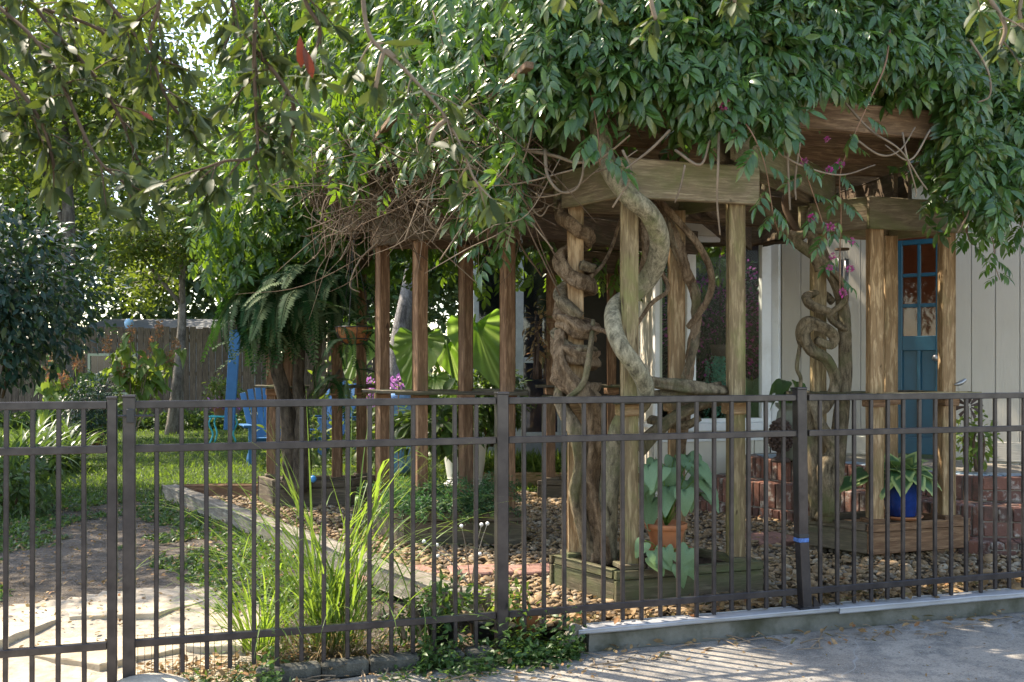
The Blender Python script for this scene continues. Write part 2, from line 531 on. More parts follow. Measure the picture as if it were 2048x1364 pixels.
# ------------------------------------------------------------------ kerb under the fence
def kerb():
    t = NT('kerb_concrete')
    v = t.coord('Object')
    a = t.noise(v, 3, 6, 0.7); b = t.noise(v, 60, 3, 0.7)
    col = t.mix(t.fac(a, 0.35, 0.65), (0.17, 0.165, 0.145), (0.085, 0.085, 0.065))
    col = t.mix(t.fac(t.noise(v, 1.5, 5, 0.7), 0.5, 0.66), col, (0.055, 0.055, 0.035))
    m = t.done(t.pbr(col, 0.92, t.bump(b, 0.5, 0.008), 0.2))
    k = thing('kerb', 'long low concrete kerb with grey cap boards under the metal fence beside the driveway', 'kerb', FL(1600))
    p0, p1 = FL(1172, 0, -0.075), FL(2560, 0, -0.075)
    board('curb', p0, p1, 0.09, 0.125, m, k, ch=0.012, wear=0.004)
    cap = plain('grey_cap_board', (0.33, 0.33, 0.34), 0.6, 0.35, 0.2, 7, 0.1, 0, (0.2, 0.2, 0.19))
    board('cap', FL(1148, -0.012, 0.0), FL(1663, -0.012, 0.002), 0.125, 0.026, cap, k, ch=0.006, wear=0.0025)
    board('cap', FL(1664, -0.014, -0.004), FL(2560, -0.014, -0.004), 0.13, 0.034, cap, k, ch=0.006, wear=0.003)
    st = plain('dark_mossy_stone', (0.075, 0.072, 0.06), 0.95, 0.15, 0.5, 14, 0.9)
    k2 = thing('stone_kerb', 'dark rough stone edging under the fence panel beside the tall grass clump', 'kerb', FL(760))
    for a, b in ((512, 640), (642, 735), (738, 838), (840, 925), (928, 985)):
        board('stone', FL(a, -0.01, -0.095 + R.uniform(-.006, .006)), FL(b, -0.01, -0.095 + R.uniform(-.006, .006)), 0.10 + R.uniform(-.01, .01), 0.085, st, k2, ch=0.014, wear=0.008)
kerb()

# ------------------------------------------------------------------ gravel bed
GPOLY = [FL(985, 0.10), FL(1160, 0.07), FL(1600, 0.05), FL(2400, 0.05)]
GPOLY = [(p.x, p.y) for p in GPOLY] + [(5.6, 7.35), (3.3, 7.52), (2.70, 8.9), (1.9, 9.85), (0.9, 11.3), (-3.66, 10.68), (-0.36, 5.83)]
def inpoly(x, y, poly):
    x = np.asarray(x); y = np.asarray(y)
    c = np.zeros(x.shape, bool)
    n = len(poly)
    for i in range(n):
        x0, y0 = poly[i][:2]; x1, y1 = poly[i - 1][:2]
        cond = ((y0 > y) != (y1 > y)) & (x < (x1 - x0) * (y - y0) / (y1 - y0 + 1e-12) + x0)
        c ^= cond
    return c
poly_sheet('gravel_base', GPOLY, -0.016, plain('gravel_base_soil', (0.09, 0.07, 0.05), 0.95, 0.1, 0.4, 30, 0.6), kind='structure')

def ico(sub):
    bm = bmesh.new()
    bmesh.ops.create_icosphere(bm, subdivisions=sub, radius=1)
    V = np.array([v.co[:] for v in bm.verts]); Fc = np.array([[v.index for v in f.verts] for f in bm.faces])
    bm.free()
    return V, Fc
def rand_rot(n, tilt=1.0):
    """random turns about z with a tilt"""
    a = rng.uniform(0, 2 * np.pi, n); b = rng.normal(0, 0.3 * tilt, n); c = rng.normal(0, 0.3 * tilt, n)
    ca, sa, cb, sb, cc, sc = np.cos(a), np.sin(a), np.cos(b), np.sin(b), np.cos(c), np.sin(c)
    z = np.zeros(n); o = np.ones(n)
    Rz = np.stack([ca, -sa, z, sa, ca, z, z, z, o], 1).reshape(-1, 3, 3)
    Ry = np.stack([cb, z, sb, z, o, z, -sb, z, cb], 1).reshape(-1, 3, 3)
    Rx = np.stack([o, z, z, z, cc, -sc, z, sc, cc], 1).reshape(-1, 3, 3)
    return Rz @ Ry @ Rx
def scatter(TV, TF, pos, Rm, sc):
    """copies of one template as big arrays; sc is (N,) or (N,3)"""
    sc = np.asarray(sc, float)
    if sc.ndim == 1: sc = sc[:, None]
    V = (TV[None] * sc[:, None, :])
    V = np.einsum('nij,nkj->nki', Rm, V) + np.asarray(pos)[:, None, :]
    n, k = len(pos), len(TV)
    Fc = (TF[None] + (np.arange(n) * k)[:, None, None]).reshape(-1, TF.shape[1])
    return V.reshape(-1, 3), Fc
def cat(parts):
    Vs, Fs, o = [], [], 0
    for V, Fc in parts:
        Vs.append(V); Fs.append(Fc + o); o += len(V)
    return np.concatenate(Vs), np.concatenate(Fs)

def gravel():
    t = NT('river_pebble')
    g = t.n('NewGeometry')
    rnd = g.outputs['Random Per Island']
    col = t.ramp(rnd, [(0, (0.10, 0.075, 0.05)), (0.2, (0.27, 0.195, 0.115)), (0.4, (0.20, 0.16, 0.11)), (0.55, (0.34, 0.255, 0.16)), (0.7, (0.24, 0.17, 0.10)), (0.85, (0.36, 0.33, 0.28)), (0.93, (0.15, 0.135, 0.12)), (1, (0.45, 0.41, 0.34))])
    n = t.noise(t.coord('Object'), 45, 4, 0.6)
    col = t.mix(0.8, col, (1.05, 0.90, 0.70), 'MULTIPLY')
    col = t.mix(t.fac(n, 0.45, 0.7), col, t.mix(0.5, col, (0.09, 0.07, 0.05)))
    m = t.done(t.pbr(col, 0.72, t.bump(n, 0.2, 0.004), 0.35))
    N = 40000
    x = rng.uniform(-3.8, 5.4, N); y = rng.uniform(5.2, 11.3, N)
    keep = inpoly(x, y, GPOLY) & (np.abs(x) < 0.56 * y + 0.4)
    x, y = x[keep], y[keep]
    n = len(x)
    size = rng.lognormal(math.log(0.0172), 0.36, n)
    sc = np.stack([size * rng.uniform(1.0, 1.5, n), size * rng.uniform(0.75, 1.0, n), size * rng.uniform(0.4, 0.65, n)], 1)
    z = -0.006 + rng.uniform(0, 0.022, n) + 0.01 * smoothn(x, y, 1.2)
    near = y < 7.4
    parts = []
    for sub, msk in ((2, near), (1, ~near)):
        TV, TF = ico(sub)
        for q in range(4):
            sel = np.where(msk)[0][q::4]
            W = TV * (1 + 0.22 * np.sin(TV @ rng.normal(0, 1.6, (3, 3)) + rng.uniform(0, 6, 3)))
            parts.append(scatter(W, TF, np.stack([x[sel], y[sel], z[sel]], 1), rand_rot(len(sel), 0.8), sc[sel]))
    V, Fc = cat(parts)
    obj('gravel', mesh_from('gravel', V, Fc, m, True), kind='stuff', label='brown and grey river pebbles spread under the pergola')
gravel()

# ------------------------------------------------------------------ flagstone path through the gate
def clip(poly, p, nrm):
    out = []
    for i in range(len(poly)):
        a, b = poly[i - 1], poly[i]
        da = (a[0] - p[0]) * nrm[0] + (a[1] - p[1]) * nrm[1]; db = (b[0] - p[0]) * nrm[0] + (b[1] - p[1]) * nrm[1]
        if (da <= 0) != (db <= 0):
            t = da / (da - db); out.append((a[0] + (b[0] - a[0]) * t, a[1] + (b[1] - a[1]) * t))
        if db <= 0: out.append(b)
    return out
def flagstones():
    t = NT('pale_flagstone')
    v = t.coord('Object', (1, 1, 1), rnd=True)
    a = t.noise(v, 2.2, 6, 0.7, 0.5); b = t.noise(v, 26, 4, 0.7)
    oi = t.n('ObjectInfo')
    base = t.ramp(oi.outputs['Random'], [(0, (0.40, 0.35, 0.27)), (0.4, (0.48, 0.43, 0.34)), (0.8, (0.44, 0.37, 0.27)), (1, (0.34, 0.335, 0.32))])
    col = t.mix(t.fac(a, 0.42, 0.66), base, t.mix(0.55, base, (0.25, 0.18, 0.11)))
    col = t.mix(t.fac(b, 0.58, 0.7), col, t.mix(0.5, col, (0.1, 0.08, 0.06)))
    m = t.done(t.pbr(col, 0.9, t.bump(t.n('Math', {0: a, 1: b}, operation='ADD').outputs[0], 0.6, 0.008), 0.2))
    gx = np.arange(-4.6, -1.0, 0.07); gy = np.arange(3.2, 6.6, 0.07)
    X, Yg = np.meshgrid(gx, gy); Z = hground(X, Yg) + 0.012 * smoothn(X, Yg, 1.4) + 0.006 * smoothn(X, Yg, 5.0, 3) - 0.004
    nx = len(gx); i_, j_ = np.meshgrid(np.arange(nx - 1), np.arange(len(gy) - 1)); a_ = (j_ * nx + i_).ravel()
    Fq = np.stack([a_, a_ + 1, a_ + 1 + nx, a_ + nx], 1)
    cx_, cy_ = X.ravel()[a_] + .035, Yg.ravel()[a_] + .035
    Fq = Fq[inpoly(cx_ + .05 * np.sin(cy_ * 9), cy_ + .05 * np.sin(cx_ * 8), [(-4.6, 3.2), (-1.25, 3.4), (-1.22, 5.0), (-1.5, 6.2), (-2.0, 6.5), (-3.2, 5.9), (-4.4, 5.45)])]
    path = obj('path', mesh_from('path', np.stack([X.ravel(), Yg.ravel(), Z.ravel()], 1), Fq, plain('path_sand', (0.33, 0.285, 0.225), 0.95, 0.1, 0.3, 20, 0.5), True), kind='structure')
    region = [(-3.9, 3.3), (-1.40, 3.45), (-1.32, 4.75), (-1.52, 5.9), (-2.0, 6.45), (-3.0, 5.85), (-4.0, 5.25)]
    seeds = [(-2.9, 4.0), (-2.0, 3.95), (-2.45, 4.75), (-1.65, 4.75), (-3.3, 4.95), (-2.2, 5.4), (-1.65, 5.75), (-3.0, 5.65), (-2.3, 6.1), (-1.5, 3.5)]
    for i, s in enumerate(seeds):
        poly = region
        for j, q in enumerate(seeds):
            if i == j: continue
            mid = ((s[0] + q[0]) / 2, (s[1] + q[1]) / 2); nr = (q[0] - s[0], q[1] - s[1])
            poly = clip(poly, mid, nr)
            if len(poly) < 3: break
        if len(poly) < 3: continue
        cx = sum(p[0] for p in poly) / len(poly); cy = sum(p[1] for p in poly) / len(poly)
        # resample and roughen the outline
        out = []
        for k in range(len(poly)):
            a0, b0 = Vector(poly[k - 1]), Vector(poly[k])
            nn = max(1, int((b0 - a0).length / 0.07))
            for q in range(nn): out.append(a0.lerp(b0, q / nn))
        c = Vector((cx, cy))
        ring = []
        for p in out:
            dd = (p - c); L = dd.length
            ring.append(c + dd * ((L - 0.014 - R.uniform(0, 0.02)) / L))
        z0 = float(hground(cx, cy)) + R.uniform(-0.004, 0.010)
        tx, ty = R.uniform(-.012, .012), R.uniform(-.012, .012)
        zz = lambda p: z0 + tx * (p.x - cx) + ty * (p.y - cy)
        n = len(ring); V = []; Fc = []
        for lvl, (sh, dz) in enumerate(((1.0, -0.06), (1.0, -0.005), (0.988, 0.0))):
            for p in ring:
                q = c + (p - c) * sh; V.append((q.x, q.y, zz(q) + dz + (R.uniform(-.003, .003) if lvl == 2 else 0)))
        for lvl in range(2):
            for k in range(n):
                Fc.append((lvl * n + k, lvl * n + (k + 1) % n, (lvl + 1) * n + (k + 1) % n, (lvl + 1) * n + k))
        V.append((c.x, c.y, zz(c) + 0.002))
        for k in range(n): Fc.append((2 * n + k, 2 * n + (k + 1) % n, 3 * n))
        obj('flagstone', mesh_from('flagstone', V, Fc, m), path)
flagstones()

# ------------------------------------------------------------------ timber edging
tb = thing('timber_edging', 'silvery square timber running back along the gravel edge', 'timber', (-2, 8.2, 0))
board('timber', (-3.68, 10.72, 0.07), (-0.36, 5.80, 0.055), 0.15, 0.16, M_['timber'], tb, ch=0.010, wear=0.006)
tb2 = thing('timber_edging', 'short pale timber end block behind the weeds at the near gravel corner', 'timber', (-.1, 5.72, 0))
board('timber', (-0.318, 5.76, 0.056), (-0.13, 5.72, 0.056), 0.13, 0.15, M_['timber'], tb2, ch=0.010, wear=0.004)
tb3 = thing('timber_edging', 'brown timber at the back of the gravel, beside the lawn and the far left planter', 'timber', (-2.5, 10.8, 0))
board('timber', (-3.62, 10.80, 0.06), (-1.6, 11.0, 0.06), 0.13, 0.15, M_['post_red'], tb3, ch=0.010, wear=0.004)
tb4 = thing('timber_edging', 'tan timber edging at the back of the gravel beyond the pebble gap', 'timber', (0.2, 11.5, 0))
board('timber', (-0.55, 11.9, 0.07), (1.3, 11.9, 0.07), 0.10, 0.16, M_['post'], tb4, ch=0.008, wear=0.003)

# ================================================================== metal fence
def metal_fence():
    m = M_['metal']
    f = thing('metal_fence', 'dark bronze metal picket fence with three rails and square posts along the kerb', 'fence', FL(1003, 0, -0.1))
    g = thing('metal_gate', 'dark bronze metal gate leaf closing against the fence post over the pale flagstones', 'gate', FL(120, 0, -0.1))
    pk, Fk = cbox(0.0215, 0.0215, 1, 0.003)
    pme = mesh_from('picket', pk, Fk, m)
    def picket(par, p, z0, z1, lean=0.0):
        M = Matrix.Translation((p.x, p.y, (z0 + z1) / 2)) @ frame((0, 0, 0), FD).to_3x3().to_4x4() @ Matrix.Rotation(lean, 4, 'Y') @ Matrix.Diagonal((1, 1, z1 - z0, 1))
        obj('picket', pme, par, M)
    def rails(par, a, b, dz=(0, 0, 0)):
        for z, t in ((1.226 + dz[0], 0.036), (1.020 + dz[1], 0.036), (0.108 + dz[2], 0.036)):
            board('rail', Vector((a.x, a.y, z)), Vector((b.x, b.y, z)), 0.030, t, m, par, ch=0.003)
    def post(par, p, z0, z1, w=0.062):
        o = board('post', (p.x, p.y, z0), (p.x, p.y, z1), w, w, m, par, up=tuple(FN), ch=0.004)
        V, Fc = cbox(w + 0.006, w + 0.006, 0.014, 0.004)
        M = Matrix.Translation((p.x, p.y, z1 + 0.004)) @ frame((0, 0, 0), FD).to_3x3().to_4x4()
        obj('post_cap', mesh_from('post_cap', V, Fc, m), o, M)
        return o
    # posts
    post(f, FL(258.5), -0.16, 1.262, 0.056)
    post(f, FL(1003), -0.17, 1.262, 0.062)
    # the right post is kinked and mended with blue tape
    p = FL(1603)
    a, b, c = Vector((p.x, p.y, 0.012)), Vector((p.x - 0.002, p.y, 0.40)), Vector((p.x - 0.012, p.y, 1.275))
    off = FD * 0.024
    o = board('post', b + Vector((0, 0, -0.006)), c, 0.062, 0.062, m, f, up=tuple(FN), ch=0.004)
    board('lower_post', a + off, b + FD * 0.004, 0.060, 0.060, m, o, up=tuple(FN), ch=0.004)
    V, Fc = cbox(0.068, 0.068, 0.014, 0.004)
    obj('post_cap', mesh_from('post_cap', V, Fc, m), o, Matrix.Translation((c.x, c.y, 1.279)) @ frame((0, 0, 0), FD).to_3x3().to_4x4())
    board('blue_tape', b + Vector((0, 0, -0.008)), b + Vector((0, 0, 0.020)), 0.0655, 0.0655, plain('blue_tape', (0.06, 0.14, 0.36), 0.5, 0.3, 0.5, 60), o, up=tuple(FN), ch=0.004)
    board('black_tape', b + Vector((0, 0, 0.020)), b + Vector((0, 0, 0.042)), 0.0665, 0.0665, M_['black_metal'], o, up=tuple(FN), ch=0.004)
    mb = MB()
    Mx = frame((0, 0, 0), FD).to_3x3().to_4x4()
    mb.box(a + off + Vector((0, 0, 0.005)), (0.13, 0.11, 0.008), Mx, 0.002)
    q = a + off - FN * 0.032 + FD * 0.035
    n0 = len(mb.v)
    for s in (-0.004, 0.004):
        for dx, dz in ((0, 0.0), (0.05, 0.0), (0, 0.06)):
            mb.v.append(tuple(q + FN * s + FD * dx + Vector((0, 0, dz + 0.009))))
    mb.f += [[n0, n0 + 1, n0 + 2], [n0 + 5, n0 + 4, n0 + 3], [n0, n0 + 3, n0 + 4, n0 + 1], [n0 + 1, n0 + 4, n0 + 5, n0 + 2], [n0 + 2, n0 + 5, n0 + 3, n0]]
    mb.build('base_bracket', m, o)
    def run(par, u0, u1, us, zb=-0.035):
        a, b = FL(u0), FL(u1)
        rails(par, a, b)
        for u in us:
            picket(par, FL(u), zb + R.uniform(-0.012, 0.012), 1.212, R.uniform(-0.004, 0.004))
    run(f, 270, 991, [313, 364, 413, 460, 508, 555, 603, 648, 695, 739, 783, 826, 868, 910, 952], -0.05)
    run(f, 1016, 1592, [1048, 1088, 1128, 1168, 1207, 1245, 1283, 1320, 1357, 1393, 1428, 1463, 1497, 1532, 1567], 0.018)
    us = [1640, 1674, 1708, 1742, 1775, 1806, 1838, 1870, 1902, 1932, 1961, 1990, 2018, 2047, 2075, 2103, 2130, 2157]
    run(f, 1616, 2180, us, 0.018)
    # gate
    post(g, FL(224.5), -0.13, 1.256, 0.044)
    run(g, -160, 214, [-140, -90, -39, 12, 65, 117, 168], -0.075)
    # latch on the fence post
    lt = thing('gate_latch', 'black latch bolted to the left fence post beside the gate', 'latch', FL(257, -0.04, 1.16))
    mb = MB()
    c = FL(262, -0.042, 1.175)
    mb.box(c, (0.035, 0.022, 0.065), Mx, 0.003)
    mb.build('latch_body', M_['black_metal'], lt)
    mb = MB(); mb.tube([c + FD * -0.055, c + FD * 0.1], 0.006, 8, 1); mb.build('bolt', M_['black_metal'], lt)
metal_fence()

# ================================================================== pergola
PT = {
 'A': dict(F=(0.705, 6.02), L=(0.405, 6.40), R=(1.395, 6.24), B=(1.085, 6.60)),
 'B': dict(F=(2.670, 7.36), L=(2.345, 7.66), R=(3.285, 7.56), B=(2.965, 7.86)),
 'C': dict(F=(-0.736, 8.00), L=(-1.095, 8.45), R=(-0.036, 7.95), B=(-0.390, 8.42)),
 'D': dict(F=(-2.26, 10.1), L=(-2.50, 10.42), R=(-1.775, 10.15), B=(-1.58, 10.5)),
 'E': dict(F=(0.415, 10.72), L=(0.75, 11.25), R=(1.075, 10.82), B=(1.55, 11.3)),
}
MATS = {
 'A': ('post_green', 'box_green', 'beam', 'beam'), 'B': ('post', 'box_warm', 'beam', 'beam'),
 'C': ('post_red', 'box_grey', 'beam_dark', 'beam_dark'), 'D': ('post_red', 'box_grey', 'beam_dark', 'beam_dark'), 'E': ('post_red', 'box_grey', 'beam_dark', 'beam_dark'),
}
pergola = thing('pergola', 'large weathered timber pergola on groups of four posts standing in planter boxes', 'pergola', (0.7, 8, 0))
BOXTOP = {'A': 0.20, 'B': 0.265, 'C': 0.255, 'D': 0.265, 'E': 0.20}
PLANT = {
 'A': 'mossy green planter box around the front posts wrapped in the thick vine',
 'B': 'warm brown planter box holding the blue hosta pot',
 'C': 'grey brown planter box with feathery fern behind the tall grass clump',
 'D': 'dark planter box at the far end of the long silvery timber',
 'E': 'grey planter box at the back of the gravel, in front of the screened porch',
}
boxes = {}
for key, q in PT.items():
    pm, bxm, hm, _ = MATS[key]
    pts = {k: Vector((*v, 0)) for k, v in q.items()}
    cen = sum(pts.values(), Vector()) / 4
    loop = ['F', 'R', 'B', 'L']
    for k in loop:
        p = pts[k]
        m = M_[pm]
        if key == 'A' and k == 'L': m = M_['post']
        if key == 'A' and k == 'B': m = M_['post']
        if key == 'B' and k == 'L': m = M_['post_green']
        wv = 0.102 if key in 'AB' else 0.096
        post = board('post', (p.x, p.y, 0.02), (p.x, p.y, 2.43), wv, wv, m, pergola, up=tuple((FN * 0.95 + FD * 0.3 * (1 if key != 'C' else -1))), ch=0.006, wear=0.0015)
        # foot trim and the little block that carries the shelf
        Mx = frame((0, 0, 0), FD).to_3x3().to_4x4()
        V, Fc = cbox(wv + 0.05, wv + 0.05, 0.03, 0.004)
        obj('post_foot', mesh_from('post_foot', V, Fc, M_[bxm]), post, Matrix.Translation((p.x, p.y, BOXTOP[key] + 0.012)) @ Mx)
        V, Fc = cbox(wv + 0.032, wv + 0.032, 0.075, 0.008)
        obj('shelf_block', mesh_from('shelf_block', V, Fc, M_['post_red' if key != 'A' else 'post']), post, Matrix.Translation((p.x, p.y, 1.148)) @ Mx)
    # planter box
    bx = thing('planter_box', PLANT[key], 'planter', (cen.x, cen.y, 0), 'planter boxes at the feet of the pergola posts')
    boxes[key] = bx
    z0 = 0.045 if key == 'B' else -0.01
    zt = BOXTOP[key]
    cor = {k: cen + (pts[k] - cen) * (1 + 0.14 / (pts[k] - cen).length) for k in loop}
    for i in range(4):
        a, b = cor[loop[i]], cor[loop[(i + 1) % 4]]
        dz = 0.004 * (i % 2)
        d = (b - a).normalized()
        hh = (zt - z0)
        m = M_[bxm]
        if key == 'B' and i in (3, 2): m = M_['box_grey']
        s0, s1 = (0.022, -0.022) if i % 2 else (-0.022, 0.022)
        board('side_board', a + d * s0 + Vector((0, 0, z0 + hh * 0.36 + dz)), b + d * s1 + Vector((0, 0, z0 + hh * 0.36 + dz)), 0.040, hh * 0.72, m, bx, ch=0.005, wear=0.002)
        board('top_board', a + d * (s0 + 0.012 if i % 2 else s0) + Vector((0, 0, z0 + hh * 0.86 + dz + 0.003)), b + d * (s1 - 0.012 if i % 2 else s1) + Vector((0, 0, z0 + hh * 0.86 + dz + 0.003)), 0.046, hh * 0.26, m, bx, ch=0.005, wear=0.002)
        if key == 'B':
            V, Fc = cbox(0.09, 0.09, 0.06, 0.004)
            for tt in (0.12, 0.8):
                pp = a.lerp(b, tt)
                pp += (cen - pp).normalized() * 0.08
                obj('foot', mesh_from('foot', V, Fc, m), bx, Matrix.Translation((pp.x, pp.y, 0.014 + 0.001 * i)) @ Mx)
    sm = MB()
    n0 = [tuple(cor[k] + (cen - cor[k]) * 0.06 + Vector((0, 0, zt - 0.045))) for k in loop]
    sm.add(n0, [(0, 1, 2, 3)])
    sm.build('soil', M_['soil'], bx)
    # shelf boards and headers
    for i in range(4):
        a, b = pts[loop[i]], pts[loop[(i + 1) % 4]]
        d = (b - a).normalized(); o = Vector((d.y, -d.x, 0))
        if o.dot((a + b) / 2 - cen) < 0: o = -o
        e = 0.17 if i in (0, 2) else 0.05
        zs = 1.20 + 0.006 * (i % 2)
        A1 = a + o * 0.10 - d * e; B1 = b + o * 0.10 + d * e
        board('shelf', A1 + Vector((0, 0, zs)), B1 + Vector((0, 0, zs + R.uniform(-.006, .006))), 0.145, 0.028, M_['shelf' if key != 'B' else ('post_green' if i == 0 else 'shelf')], pergola, ch=0.006, wear=0.003)
        e = 0.115 if i in (0, 2) else 0.03
        zh = 2.525 + 0.006 * (i % 2)
        A1 = a + o * 0.074 - d * e; B1 = b + o * 0.074 + d * e
        board('header', A1 + Vector((0, 0, zh)), B1 + Vector((0, 0, zh)), 0.042, 0.235, M_[hm], pergola, ch=0.006, wear=0.0025)

def beamline(p0, p1, z, m='beam', hgt=0.235, th=0.042, ext=0.35, dbl=True):
    p0 = Vector((*p0, z)); p1 = Vector((*p1, z))
    d = (p1 - p0).normalized(); o = Vector((d.y, -d.x, 0))
    for s in ((-0.06, 0.06) if dbl else (0,)):
        board('beam', p0 - d * ext + o * s, p1 + d * ext + o * s, th, hgt, M_[m], pergola, ch=0.005, wear=0.003)
a = PT
beamline(a['A']['L'], a['C']['R'], 2.775, 'beam', ext=0.3)
beamline(a['A']['R'], a['B']['L'], 2.776, 'beam', ext=0.2)
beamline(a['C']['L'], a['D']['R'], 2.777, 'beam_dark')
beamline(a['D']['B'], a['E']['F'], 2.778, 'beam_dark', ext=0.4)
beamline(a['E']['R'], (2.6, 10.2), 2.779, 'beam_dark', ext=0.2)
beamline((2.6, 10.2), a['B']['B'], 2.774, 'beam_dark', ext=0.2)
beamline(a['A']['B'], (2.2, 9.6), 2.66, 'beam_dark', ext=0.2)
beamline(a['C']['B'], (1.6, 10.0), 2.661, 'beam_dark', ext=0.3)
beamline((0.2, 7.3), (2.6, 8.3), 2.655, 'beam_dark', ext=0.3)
AF = Vector((*PT['A']['F'], 0))
ds = [-0.12 + 0.40 * i for i in range(14)]
for i, d in enumerate(ds):
    s0 = float(np.interp(d, [0, 2.3, 5], [-0.2, -1.0, -1.8])); s1 = 2.95 + R.uniform(-.05, .05)
    p0 = AF + FD * s0 + FN * d; p1 = AF + FD * s1 + FN * d
    z = 2.985 + 0.003 * (i % 2)
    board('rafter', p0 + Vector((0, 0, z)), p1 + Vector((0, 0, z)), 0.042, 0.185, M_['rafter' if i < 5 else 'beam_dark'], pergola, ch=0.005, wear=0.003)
for i in range(9):
    s = -1.2 + 0.5 * i
    d0 = -0.2 if s > -0.8 else 1.2
    p0 = AF + FD * s + FN * d0; p1 = AF + FD * s + FN * 5.2
    board('purlin', p0 + Vector((0, 0, 3.10)), p1 + Vector((0, 0, 3.10)), 0.05, 0.04, M_['rafter'], pergola, ch=0.004)

# ================================================================== house
house = thing('house', 'cream sided house with a teal glazed door and large sunroom windows behind the pergola', 'house', (3.5, 9.8, 0))
W0 = Vector((2.735, 10.5, 0)); W1 = Vector((5.6, 8.30, 0))
WD = (W1 - W0).normalized(); WN = Vector((WD.y, -WD.x, 0))
if WN.y > 0: WN = -WN
def siding_mat(name, c, sc=1.0):
    t = NT(name)
    v = t.coord('Object', (1, 1, 1), rnd=True)
    v2 = t.coord('Object', (3, 40, 40), rnd=True)
    a = t.noise(v2, 2.0, 4, 0.6); b = t.noise(v, 2.0, 4, 0.6)
    br = t.n('TexBrick', {'Vector': t.coord('Object', (16, 16, 16)), 'Color1': (1, 1, 1), 'Color2': (0.94, 0.94, 0.94), 'Mortar': (0.82, 0.82, 0.82), 'Mortar Size': 0.01, 'Scale': 1.6})
    col = t.mix(t.fac(b, 0.3, 0.7), tuple(x * 0.94 for x in c), c)
    return t.done(t.pbr(col, 0.6, t.bump(a, 0.8, 0.006), 0.3))
M_['siding'] = siding_mat('pale_siding_paint', (0.52, 0.475, 0.40))
M_['siding_cream'] = siding_mat('cream_siding_paint', (0.66, 0.60, 0.49))
def tu(u, off=0.0):
    """distance along the door wall where image column u meets it"""
    k = (u - 1024) / F
    o = W0 + WN * off
    # (o.x + t d.x) = k (o.y + t d.y)
    return (k * o.y - o.x) / (WD.x - k * WD.y)
def wp(t, off, z): 
    p = W0 + WD * t + WN * off
    return Vector((p.x, p.y, z))
ZB, ZTOP, ZD = 0.54, 3.25, 2.66
tdoor0, tdoor1 = tu(1795) - 0.03, tu(1888)
Lw = (W1 - W0).length
backing = plain('siding_groove', (0.40, 0.37, 0.31), 0.8)
board('wall', wp(0, -0.05, (0.1 + ZTOP) / 2), wp(tdoor0, -0.05, (0.1 + ZTOP) / 2), 0.05, ZTOP - 0.1, backing, house)
board('wall', wp(tdoor1, -0.05, (0.1 + ZTOP) / 2), wp(Lw, -0.05, (0.1 + ZTOP) / 2), 0.05, ZTOP - 0.1, backing, house)
board('wall', wp(tdoor0, -0.05, (ZD + ZTOP) / 2 + .04), wp(tdoor1, -0.05, (ZD + ZTOP) / 2 + .04), 0.05, ZTOP - ZD - 0.08, backing, house)
def planks(p0, d, n, L, z0, z1, mat, w=0.205, gap=0.006, skip=None, th=0.022):
    t = 0.0
    up = Vector((n.x, n.y, 0))
    while t < L - 0.02:
        ww = min(w, L - t)
        spans = [(t, t + ww)]
        if skip and t + ww > skip[0] and t < skip[1]:
            spans = []
            if t < skip[0] - 0.02: spans.append((t, skip[0]))
            if t + ww > skip[1] + 0.02: spans.append((skip[1], t + ww))
        for s0, s1 in spans:
            c = p0 + d * ((s0 + s1) / 2)
            board('plank', (c.x, c.y, z0), (c.x, c.y, z1), s1 - s0 - gap, th, mat, house, up=tuple(n), ch=0.003)
        if skip and t < skip[1] and t + ww > skip[0]:
            c = None
        t += w
planks(W0 + WN * -0.013 + WD * 0.10, WD, WN, Lw - 0.1, 0.1, ZTOP, M_['siding'], skip=(tdoor0 - 0.1, tdoor1 - 0.1))
board('fascia_board', wp(tdoor0, -0.012, (ZD + ZTOP) / 2 + .04), wp(tdoor1, -0.012, (ZD + ZTOP) / 2 + .04), 0.024, ZTOP - ZD - 0.09, M_['siding'], house, ch=0.003)
board('baseboard', wp(0.1, 0.012, ZB + 0.09), wp(tdoor0 - 0.02, 0.012, ZB + 0.09), 0.03, 0.18, M_['siding'], house)
board('baseboard', wp(tdoor1 + 0.02, 0.012, ZB + 0.09), wp(Lw, 0.012, ZB + 0.09), 0.03, 0.18, M_['siding'], house)
board('corner_board', wp(0.04, 0.0, 0.1), wp(0.04, 0.0, ZTOP), 0.09, 0.07, M_['white'], house, up=tuple(WN))

def glass(name, tint=(0.8, 0.86, 0.84), refl=1.0, dark=None):
    t = NT(name)
    fr = t.n('Fresnel', {'IOR': 1.5})
    f = t.n('Math', {0: fr.outputs[0], 1: refl}, operation='MULTIPLY', use_clamp=True).outputs[0]
    nm = t.bump(t.noise(t.coord('Object', (1, 1, 1)), 1.2, 1), 0.03, 0.02)
    gl = t.n('BsdfGlossy', {'Color': (0.95, 0.97, 1.0), 'Roughness': 0.03, 'Normal': nm})
    tr = t.n('BsdfTransparent', {'Color': tint})
    return t.done(t.n('MixShader', {0: f, 1: tr.outputs[0], 2: gl.outputs[0]}).outputs[0])
M_['glass'] = glass('window_glass', (0.9, 0.94, 0.92), 0.07)
M_['glass_porch'] = glass('porch_glass', (0.5, 0.54, 0.6), 1.2)
M_['glass_door'] = glass('door_glass', (0.8, 0.76, 0.72), 0.7)

